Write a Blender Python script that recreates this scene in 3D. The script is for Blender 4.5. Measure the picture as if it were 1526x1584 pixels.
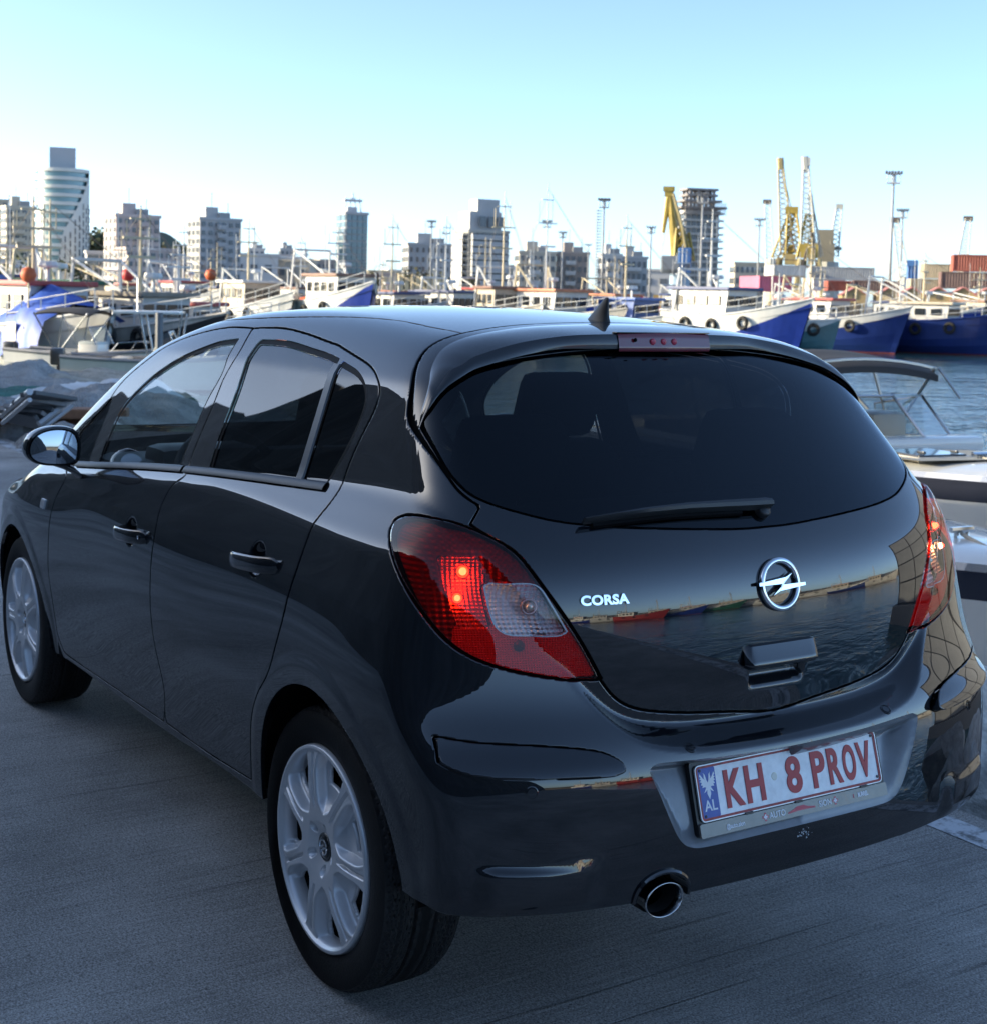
import bpy, bmesh, math, random
import numpy as np
from mathutils import Vector, Matrix, Euler

# ------------------------------------------------------------------ scene, camera, light
SC = bpy.context.scene
COL = SC.collection
for o in list(bpy.data.objects): bpy.data.objects.remove(o)

CAM_P = (-2.80910033, 2.14025042, 1.5477079)
CAM_YAW, CAM_PITCH, CAM_ROLL = math.radians(-32.57767699), math.radians(3.51817177), math.radians(1.40903205)
FPX, CYPX, IW, IH = 2200.1128562, -197.69015, 1526.0, 1584.0
def cam_axes():
    f = Vector((math.cos(CAM_YAW)*math.cos(CAM_PITCH), math.sin(CAM_YAW)*math.cos(CAM_PITCH), -math.sin(CAM_PITCH)))
    r = f.cross(Vector((0, 0, 1))).normalized(); u = r.cross(f)
    c, s = math.cos(CAM_ROLL), math.sin(CAM_ROLL)
    return c*r + s*u, -s*r + c*u, f
_r, _u, _f = cam_axes()
cam_d = bpy.data.cameras.new('camera'); cam = bpy.data.objects.new('camera', cam_d); COL.objects.link(cam)
cam.matrix_world = Matrix(((_r.x, _u.x, -_f.x, CAM_P[0]), (_r.y, _u.y, -_f.y, CAM_P[1]), (_r.z, _u.z, -_f.z, CAM_P[2]), (0, 0, 0, 1)))
cam_d.sensor_fit = 'HORIZONTAL'; cam_d.sensor_width = 36.0
cam_d.lens = 36.0*FPX/IW; cam_d.shift_y = CYPX/IW
cam_d.clip_start = 0.1; cam_d.clip_end = 12000
cam_d.dof.use_dof = True; cam_d.dof.focus_distance = 3.0; cam_d.dof.aperture_fstop = 11.0
SC.camera = cam

SUN_AZ, SUN_EL = math.radians(57), math.radians(15)      # azimuth counter-clockwise from +x
w = bpy.data.worlds.new('World'); SC.world = w; w.use_nodes = True
nt = w.node_tree; nt.nodes.clear()
sky = nt.nodes.new('ShaderNodeTexSky'); sky.sky_type = 'NISHITA'; sky.sun_disc = False
sky.sun_elevation = SUN_EL; sky.sun_rotation = math.radians(90) - SUN_AZ
sky.air_density = 0.42; sky.dust_density = 1.0; sky.ozone_density = 2.6; sky.altitude = 10
bg = nt.nodes.new('ShaderNodeBackground'); bg.inputs['Strength'].default_value = 0.12
wo = nt.nodes.new('ShaderNodeOutputWorld')
nt.links.new(sky.outputs[0], bg.inputs[0]); nt.links.new(bg.outputs[0], wo.inputs[0])
sl = bpy.data.lights.new('sun', 'SUN'); sl.energy = 2.0; sl.angle = math.radians(0.5); sl.color = (1.0, 0.90, 0.76)
sun = bpy.data.objects.new('sun', sl); COL.objects.link(sun)
sd = Vector((math.cos(SUN_AZ)*math.cos(SUN_EL), math.sin(SUN_AZ)*math.cos(SUN_EL), math.sin(SUN_EL)))
sun.rotation_euler = sd.to_track_quat('Z', 'Y').to_euler(); sun.location = sd*60
SC.view_settings.view_transform = 'Standard'; SC.view_settings.look = 'None'
SC.view_settings.gamma = 1.0; SC.view_settings.use_curve_mapping = False
SC.view_settings.exposure = 2.2
SC.view_settings.use_white_balance = True; SC.view_settings.white_balance_temperature = 7600; SC.view_settings.white_balance_tint = 4
SC.render.engine = 'CYCLES'
SC.cycles.max_bounces = 8; SC.cycles.transparent_max_bounces = 16; SC.cycles.glossy_bounces = 5
SC.cycles.sample_clamp_indirect = 6.0

WATER_Z = -1.2
def pix_dir(px, py):
    x = (px - IW/2)/FPX; y = -(py - IH/2 - CYPX)/FPX
    return x*_r + y*_u + _f
def bearing(px, D, z=0.0, py=440):
    """world point at horizontal distance D along the line of sight of a landmark"""
    d = pix_dir(px, py); h = math.hypot(d.x, d.y)
    return Vector((CAM_P[0] + d.x/h*D, CAM_P[1] + d.y/h*D, z))
def height_at(px, py, D):
    d = pix_dir(px, py); h = math.hypot(d.x, d.y)
    return CAM_P[2] + d.z/h*D
def width_at(px0, px1, D): return abs(px1 - px0)/FPX*D

# ------------------------------------------------------------------ materials
MATS = {}
def node_mat(name):
    m = bpy.data.materials.new(name); m.use_nodes = True
    return m, m.node_tree, m.node_tree.nodes['Principled BSDF']
def mat(name, col, rough=0.5, metal=0.0, coat=0.0, spec=0.5, var=0.0, vscale=8.0, bump=0.0, bscale=40.0, coat_rough=0.02, streak=False):
    """plain surface with optional colour mottling and fine relief"""
    if name in MATS: return MATS[name]
    m, t, b = node_mat(name)
    b.inputs['Base Color'].default_value = (*col, 1); b.inputs['Roughness'].default_value = rough
    b.inputs['Metallic'].default_value = metal; b.inputs['Coat Weight'].default_value = coat
    b.inputs['Coat Roughness'].default_value = coat_rough; b.inputs['Specular IOR Level'].default_value = spec
    if var > 0 or bump > 0:
        tc = t.nodes.new('ShaderNodeTexCoord')
        mp = t.nodes.new('ShaderNodeMapping'); t.links.new(tc.outputs['Object'], mp.inputs[0])
        if streak: mp.inputs['Scale'].default_value = (1, 1, 0.18)
    if var > 0:
        n = t.nodes.new('ShaderNodeTexNoise'); n.inputs['Scale'].default_value = vscale; n.inputs['Detail'].default_value = 6; n.inputs['Roughness'].default_value = 0.65
        t.links.new(mp.outputs[0], n.inputs['Vector'])
        r = t.nodes.new('ShaderNodeValToRGB')
        r.color_ramp.elements[0].position = 0.3; r.color_ramp.elements[1].position = 0.72
        r.color_ramp.elements[0].color = (*[c*(1-var) for c in col], 1); r.color_ramp.elements[1].color = (*[min(1, c*(1+var*0.6)) for c in col], 1)
        t.links.new(n.outputs['Fac'], r.inputs[0]); t.links.new(r.outputs[0], b.inputs['Base Color'])
    if bump > 0:
        n2 = t.nodes.new('ShaderNodeTexNoise'); n2.inputs['Scale'].default_value = bscale; n2.inputs['Detail'].default_value = 5
        t.links.new(mp.outputs[0], n2.inputs['Vector'])
        bp = t.nodes.new('ShaderNodeBump'); bp.inputs['Strength'].default_value = bump; bp.inputs['Distance'].default_value = 0.02
        t.links.new(n2.outputs['Fac'], bp.inputs['Height']); t.links.new(bp.outputs[0], b.inputs['Normal'])
    MATS[name] = m; return m
def glass_mat(name, tint, ior=1.5, rough=0.0, gcol=(1, 1, 1)):
    """thin pane: tinted see-through plus mirror reflection by Fresnel"""
    if name in MATS: return MATS[name]
    m = bpy.data.materials.new(name); m.use_nodes = True; t = m.node_tree; t.nodes.clear()
    o = t.nodes.new('ShaderNodeOutputMaterial'); mx = t.nodes.new('ShaderNodeMixShader'); fr = t.nodes.new('ShaderNodeFresnel'); ge = t.nodes.new('ShaderNodeNewGeometry'); mi = t.nodes.new('ShaderNodeMix'); mi.inputs[2].default_value = ior; mi.inputs[3].default_value = 1/ior
    t.links.new(ge.outputs['Backfacing'], mi.inputs[0]); t.links.new(mi.outputs[0], fr.inputs[0])          # a thin pane reflects alike from both sides
    tr = t.nodes.new('ShaderNodeBsdfTransparent'); tr.inputs[0].default_value = (*tint, 1)
    gl = t.nodes.new('ShaderNodeBsdfGlossy'); gl.inputs['Roughness'].default_value = rough; gl.inputs[0].default_value = (*gcol, 1)
    t.links.new(fr.outputs[0], mx.inputs[0]); t.links.new(tr.outputs[0], mx.inputs[1]); t.links.new(gl.outputs[0], mx.inputs[2]); t.links.new(mx.outputs[0], o.inputs[0])
    MATS[name] = m; return m

# ------------------------------------------------------------------ object helpers
def tag(o, label=None, cat=None, group=None, kind=None):
    if label: o['label'] = label
    if cat: o['category'] = cat
    if group: o['group'] = group
    if kind: o['kind'] = kind
    return o
def empty(name, loc=(0, 0, 0), rz=0.0, parent=None, scale=1.0):
    o = bpy.data.objects.new(name, None); COL.objects.link(o)
    o.location = loc; o.rotation_euler = (0, 0, rz); o.scale = (scale,)*3; o.empty_display_size = 0.3
    if parent: o.parent = parent
    return o
def thing(name, label, cat, loc=(0, 0, 0), rz=0.0, group=None, scale=1.0):
    return tag(empty(name, loc, rz, None, scale), label, cat, group)
class MB:
    """collects simple shapes and links them as one mesh object"""
    def __init__(s): s.v = []; s.f = []; s.mi = []; s.m = 0
    def add(s, vs, fs):
        b = len(s.v); s.v += [tuple(v) for v in vs]
        for f in fs: s.f.append([b+i for i in f]); s.mi.append(s.m)
        return s
    def box(s, c, d, rz=0.0, M=None):
        x, y, z = d[0]/2, d[1]/2, d[2]/2
        vs = [Vector((a*x, b*y, e*z)) for e in (-1, 1) for a, b in ((-1, -1), (1, -1), (1, 1), (-1, 1))]
        if M is None: M = Matrix.Rotation(rz, 3, 'Z')
        vs = [M @ v + Vector(c) for v in vs]
        return s.add(vs, [(0, 3, 2, 1), (4, 5, 6, 7), (0, 1, 5, 4), (1, 2, 6, 5), (2, 3, 7, 6), (3, 0, 4, 7)])
    def bbox(s, c, d, bev=0.01, rz=0.0, M=None):
        """box with chamfered edges"""
        x, y, z = d[0]/2, d[1]/2, d[2]/2; b = min(bev, x*.9, y*.9, z*.9)
        if M is None: M = Matrix.Rotation(rz, 3, 'Z')
        bm = bmesh.new(); bmesh.ops.create_cube(bm, size=1.0)
        for v in bm.verts: v.co = Vector((v.co.x*2*x, v.co.y*2*y, v.co.z*2*z))
        bmesh.ops.bevel(bm, geom=list(bm.edges), offset=b, segments=2, affect='EDGES', profile=0.6)
        bm.verts.index_update()
        s.add([M @ v.co + Vector(c) for v in bm.verts], [[q.index for q in f.verts] for f in bm.faces]); bm.free(); return s
    def tube(s, pts, r, n=6, cap=True, r1=None):
        pts = [Vector(p) for p in pts]; k = len(pts); rings = []
        for i, p in enumerate(pts):
            t = (pts[min(i+1, k-1)] - pts[max(i-1, 0)]).normalized()
            a = t.cross(Vector((0, 0, 1)) if abs(t.z) < 0.95 else Vector((1, 0, 0))).normalized(); b = t.cross(a)
            rr = r if r1 is None else r + (r1-r)*i/max(1, k-1)
            rings.append([p + rr*(math.cos(6.28319*j/n)*a + math.sin(6.28319*j/n)*b) for j in range(n)])
        vs = [v for q in rings for v in q]
        fs = [(i*n+j, i*n+(j+1) % n, (i+1)*n+(j+1) % n, (i+1)*n+j) for i in range(k-1) for j in range(n)]
        if cap: fs += [tuple(range(n))[::-1], tuple((k-1)*n+j for j in range(n))]
        return s.add(vs, fs)
    def prism(s, poly, z0, z1, M=None, T=(0, 0, 0)):
        n = len(poly); M = M or Matrix.Identity(3); T = Vector(T)
        vs = [M @ Vector((p[0], p[1], z)) + T for z in (z0, z1) for p in poly]
        return s.add(vs, [tuple(range(n))[::-1], tuple(range(n, 2*n))] + [(i, (i+1) % n, n+(i+1) % n, n+i) for i in range(n)])
    def lathe(s, prof, n=24, M=None, T=(0, 0, 0), a0=0, a1=2*math.pi):
        M = M or Matrix.Identity(3); T = Vector(T); k = len(prof); full = abs(a1-a0-2*math.pi) < 1e-6
        m = n if full else n+1
        vs = [M @ Vector((r*math.cos(a0+(a1-a0)*j/n), r*math.sin(a0+(a1-a0)*j/n), z)) + T for r, z in prof for j in range(m)]
        fs = [(i*m+j, i*m+(j+1) % m, (i+1)*m+(j+1) % m, (i+1)*m+j) for i in range(k-1) for j in range(n)]
        return s.add(vs, fs)
    def grid(s, P, nx, ny):
        return s.add(P, [(i*ny+j, (i+1)*ny+j, (i+1)*ny+j+1, i*ny+j+1) for i in range(nx-1) for j in range(ny-1)])
    def mesh(s, name, mats, smooth=False, ang=None):
        me = bpy.data.meshes.new(name); me.from_pydata(s.v, [], s.f)
        if not isinstance(mats, (list, tuple)): mats = [mats]
        for m in mats: me.materials.append(m)
        if len(mats) > 1: me.polygons.foreach_set('material_index', s.mi)
        me.update()
        if smooth or ang:
            me.polygons.foreach_set('use_smooth', [True]*len(me.polygons))
            if ang: me.set_sharp_from_angle(angle=math.radians(ang))
        return me
    def build(s, name, mats, parent=None, smooth=False, ang=None, loc=(0, 0, 0)):
        return link(name, s.mesh(name, mats, smooth, ang), parent, loc)
def link(name, me, parent=None, loc=(0, 0, 0), rot=(0, 0, 0)):
    o = bpy.data.objects.new(name, me); COL.objects.link(o)
    if parent: o.parent = parent
    o.location = loc; o.rotation_euler = rot
    return o
def recalc(o):
    bm = bmesh.new(); bm.from_mesh(o.data); bmesh.ops.recalc_face_normals(bm, faces=bm.faces); bm.to_mesh(o.data); bm.free(); return o
def text_mesh(txt, size=1.0, bold=0.0, depth=0.001, sx=1.0, align='CENTER', space=1.0):
    c = bpy.data.curves.new('lettering', 'FONT'); c.body = txt; c.size = size; c.align_x = align; c.align_y = 'CENTER'
    c.offset = bold; c.extrude = depth/2; c.resolution_u = 6; c.space_character = space
    o = bpy.data.objects.new('lettering', c); COL.objects.link(o)
    dg = bpy.context.evaluated_depsgraph_get(); me = bpy.data.meshes.new_from_object(o.evaluated_get(dg))
    bpy.data.objects.remove(o); bpy.data.curves.remove(c)
    n = len(me.vertices); a = np.empty(n*3); me.vertices.foreach_get('co', a); a = a.reshape(-1, 3); a[:, 0] *= sx
    me.vertices.foreach_set('co', a.ravel()); me.update(); return me
def copy_tree(o, parent=None):
    c = o.copy(); COL.objects.link(c)
    if parent: c.parent = parent
    for ch in list(o.children): copy_tree(ch, c)
    return c

# ------------------------------------------------------------------ car body surface (metres; x forward from the rear axle, y left, z up)
# ---- natural cubic spline helpers (vectorised) ----
def spl_coef(x,y):
    x=np.asarray(x,float);y=np.asarray(y,float);n=len(x)
    h=np.diff(x);A=np.zeros((n,n));b=np.zeros((n,)+y.shape[1:])
    A[0,0]=A[-1,-1]=1
    for i in range(1,n-1):
        A[i,i-1]=h[i-1];A[i,i]=2*(h[i-1]+h[i]);A[i,i+1]=h[i]
        b[i]=6*((y[i+1]-y[i])/h[i]-(y[i]-y[i-1])/h[i-1])
    return np.linalg.solve(A,b)
class Spl:
    def __init__(s,pts):
        pts=sorted(pts);s.x=np.array([q[0] for q in pts],float);s.y=np.array([q[1] for q in pts],float);s.m=spl_coef(s.x,s.y)
    def __call__(s,t):
        t=np.clip(t,s.x[0],s.x[-1]);i=np.clip(np.searchsorted(s.x,t)-1,0,len(s.x)-2)
        h=s.x[i+1]-s.x[i];a=(s.x[i+1]-t)/h;b=1-a
        return a*s.y[i]+b*s.y[i+1]+((a**3-a)*s.m[i]+(b**3-b)*s.m[i+1])*h*h/6
class Tab:
    """tensor spline: rows z, columns x"""
    def __init__(s,zs,xs,v):
        s.z=np.array(zs,float);s.x=np.array(xs,float);v=np.array(v,float)
        s.A=s._mat(s.z);s.B=s._mat(s.x);s.v=v
        s.zm=spl_coef(s.z,v)            # d2/dz2 at nodes
        s.xm=spl_coef(s.x,v.T).T        # d2/dx2
        s.zxm=spl_coef(s.x,s.zm.T).T
    def _mat(s,x):return None
    @staticmethod
    def _w(g,t):
        t=np.clip(t,g[0],g[-1]);i=np.clip(np.searchsorted(g,t)-1,0,len(g)-2)
        h=g[i+1]-g[i];a=(g[i+1]-t)/h;b=1-a
        return i,a,b,(a**3-a)*h*h/6,(b**3-b)*h*h/6
    def __call__(s,x,z):
        i,a,b,c,d=s._w(s.z,z);j,e,f,g,k=s._w(s.x,x)
        o=0
        for (ii,w,wm) in ((i,a,c),(i+1,b,d)):
            for (jj,u,um) in ((j,e,g),(j+1,f,k)):
                o=o+w*u*s.v[ii,jj]+wm*u*s.zm[ii,jj]+w*um*s.xm[ii,jj]+wm*um*s.zxm[ii,jj]
        return o
def smax(a,b,k):
    h=np.maximum(k-np.abs(a-b),0)/k
    return np.maximum(a,b)+h*h*h*k/6
def sstep(t):
    t=np.clip(t,0,1);return t*t*t*(t*(6*t-15)+10)

SX=[-.70,-.40,0,.6,1.2,1.8,2.4,2.9,3.3]
SZ=[.10,.25,.40,.55,.68,.78,.86,.93,1.00,1.08,1.2,1.34,1.48]
SV=[
[0.7078,0.7242,0.7188,0.717,0.717,0.717,0.722,0.724,0.664],
[0.7424,0.7672,0.7604,0.752,0.752,0.752,0.76,0.757,0.692],
[0.765,0.7904,0.7828,0.77,0.768,0.77,0.784,0.775,0.71],
[0.778,0.8054,0.802,0.794,0.791,0.794,0.804,0.782,0.715],
[0.796,0.8262,0.8162,0.811,0.809,0.809,0.814,0.775,0.705],
[0.798,0.8312,0.8228,0.813,0.812,0.81,0.808,0.76,0.69],
[0.784,0.8196,0.8174,0.806,0.805,0.8,0.778,0.72,0.65],
[0.7644,0.8015,0.8059,0.792,0.79,0.782,0.75,0.687,0.622],
[0.7368,0.7734,0.7834,0.767,0.764,0.754,0.714,0.644,0.584],
[0.706,0.7443,0.7547,0.738,0.735,0.722,0.69,0.62,0.56],
[0.6576,0.6943,0.7053,0.693,0.69,0.676,0.643,0.578,0.518],
[0.603,0.6405,0.6445,0.635,0.632,0.62,0.59,0.53,0.47],
[0.52,0.553,0.567,0.565,0.562,0.55,0.52,0.46,0.4]]
side0=Tab(SZ,SX,SV)
ZLO=Spl([(-.9,1.035),(-.4,1.034),(-.1,1.031),(.3,1.036),(.6,1.038),(.93,1.020),(1.2,.995),(1.8,.938),(2.4,.865),(3.3,.80)])
ZHI=Spl([(-.9,1.128),(-.4,1.128),(-.1,1.126),(.08,1.117),(.6,1.077),(1.2,1.030),(1.8,.972),(2.4,.905),(3.3,.86)])
YRAIL=Spl([(-.7,.575),(-.4,.622),(0,.634),(.6,.622),(1.2,.620),(1.8,.606),(2.4,.575),(3.3,.46)])
def _dense():
    xs=np.arange(-.7,3.31,.2);zs=np.concatenate([[.10,.18,.25,.32,.40,.48,.55,.62,.68,.74,.80],np.arange(.84,1.501,.02)])
    fz=np.arange(.08,1.52,.005);V=np.zeros((len(zs),len(xs)))
    for c,x in enumerate(xs):
        lo,hi=float(ZLO(x)),float(ZHI(x));zb=min(.86,lo-.05)
        y=side0(np.full_like(fz,x),fz);yb=float(side0(np.array([x]),np.array([zb]))[0])
        ya=yb-.25*(lo-zb);yh=ya-.74*(hi-lo);yr=float(YRAIL(x))
        y=np.where(fz>zb,yb+(ya-yb)*np.clip((fz-zb)/(lo-zb),0,1)**1.2,y)
        y=np.where(fz>lo,ya+(yh-ya)*(fz-lo)/(hi-lo),y)
        y=np.where(fz>hi,yh+(yr-yh)*(fz-hi)/(1.36-hi)-.25*(1-1)*0,y)
        y=np.where(fz>1.36,yr-.75*(fz-1.36)-1.2*(fz-1.36)**2,y)
        k=np.exp(-.5*(np.arange(-8,9)*.005/.009)**2);k/=k.sum();yp=np.convolve(np.pad(y,8,mode='edge'),k,mode='valid')
        w=np.clip((fz-(zb-.06))/.05,0,1);y=y*(1-w)+yp*w
        V[:,c]=np.interp(zs,fz,y)
    return Tab(zs,xs,V)
side=_dense()
roofc=Spl([(-.8,1.345),(-.5,1.420),(-.3,1.456),(0,1.490),(.35,1.512),(.7,1.520),(1.05,1.512),(1.35,1.482),(1.62,1.415),(1.9,1.30),(2.15,1.165),(2.38,1.035),(2.6,.935),(2.85,.868),(3.05,.78),(3.25,.64)])
def roof(x,y):
    return roofc(x)-.10*y*y-.10*y**4
# rear: centre x as function of z (hatch), bow in y
hat=Spl([(.10,-.50),(.5,-.60),(.68,-.608),(.75,-.614),(.85,-.618),(.95,-.608),(1.02,-.585),(1.08,-.545),(1.18,-.455),(1.3,-.34),(1.42,-.215),(1.5,-.12),(1.6,0)])
bum=Spl([(.10,-.56),(.2,-.60),(.28,-.655),(.36,-.690),(.48,-.70),(.56,-.698),(.62,-.690),(.68,-.668),(.73,-.64),(.8,-.615),(.95,-.58),(1.1,-.52),(1.5,-.2)])
zstep=Spl([(0,.662),(.2,.666),(.33,.680),(.42,.715),(.47,.76),(.55,.86),(.7,1.1),(.9,1.2)])
def rear(y,z):
    y=np.abs(y)
    h=hat(z)+.13*y*y+  .30*y**4
    b=bum(z)+.10*y*y+.26*y**4
    t=sstep((z-zstep(y)+.03)/.05)
    return b*(1-t)+h*t
frontc=Spl([(.1,3.18),(.3,3.28),(.5,3.32),(.7,3.30),(.85,3.24),(1.0,3.1)])
def F(P):
    x,y,z=P[...,0],P[...,1],P[...,2];ay=np.abs(y)
    fs=(ay-side(x,z))*.93
    fr=(z-roof(x,ay))*.93
    fb=(rear(y,z)-x)*.88
    ff=(x-(frontc(z)-.35*y*y-.2*y**4))*.9
    k=.055+.045*sstep((z-.75)/.4)
    f=smax(fs,fb,k)
    f=smax(f,fr,.09+.04*sstep((.1-x)/.4))
    return smax(f,ff,.22)

F_base = F
def wave(d, r0, r1):                       # 1 inside r0, 0 outside r1, smooth
    return 1 - sstep((d - r0)/(r1 - r0))
WB = 2.511
ARCH = ((-.04, .374), (2.55, .346))
def F(P):
    f = F_base(P); x, z = P[..., 0], P[..., 2]; ay = np.abs(P[..., 1])
    sd_ = (ay > .5)
    for cx, ra in ARCH:                    # flared wheel arch lips
        f = f - .004*sd_*wave(np.hypot(x-cx, z-.313), ra+.033, ra+.08)
    for (hx, hz) in ((.318, .910), (1.222, .838)):        # hollows behind the door handles
        f = f + .026*sd_*wave(np.hypot((x-hx)/1.15, z-hz), .012, .047)
    rr = (x < -.3)
    lip = sstep((.468 - z)/.02)*sstep((z-.345)/.05)*sstep((ay-.47)/.07)*(1-sstep((ay-.69)/.05))
    f = f - .012*rr*lip                    # lower bumper ledge
    scoop = sstep((z-.728)/.035)*sstep((.80-z)/.02)*(1-sstep((ay-.066)/.016))*rr*(x > -.75)
    f = f + .020*scoop                     # finger hollow under the tailgate grip
    return f
def Fgrad(P, e=8e-4):
    g = np.empty_like(P)
    for k in range(3):
        d = np.zeros(3); d[k] = e; g[:, k] = F(P+d) - F(P-d)
    return g/np.maximum(np.linalg.norm(g, axis=1), 1e-9)[:, None]
def chart_u(P):
    x, y, z = P[:, 0], np.abs(P[:, 1]), P[:, 2]
    cx = np.clip(x, .35, 2.45); cy = np.minimum(y, .3)
    return np.stack([.55*np.arctan2(cx-x, np.maximum(y-cy, 1e-6)) - (cx-.35) + (.3-cy), z], 1)
def chart_q(P): return np.stack([np.abs(P[:, 1]), P[:, 2] + .8*P[:, 0]], 1)
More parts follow.
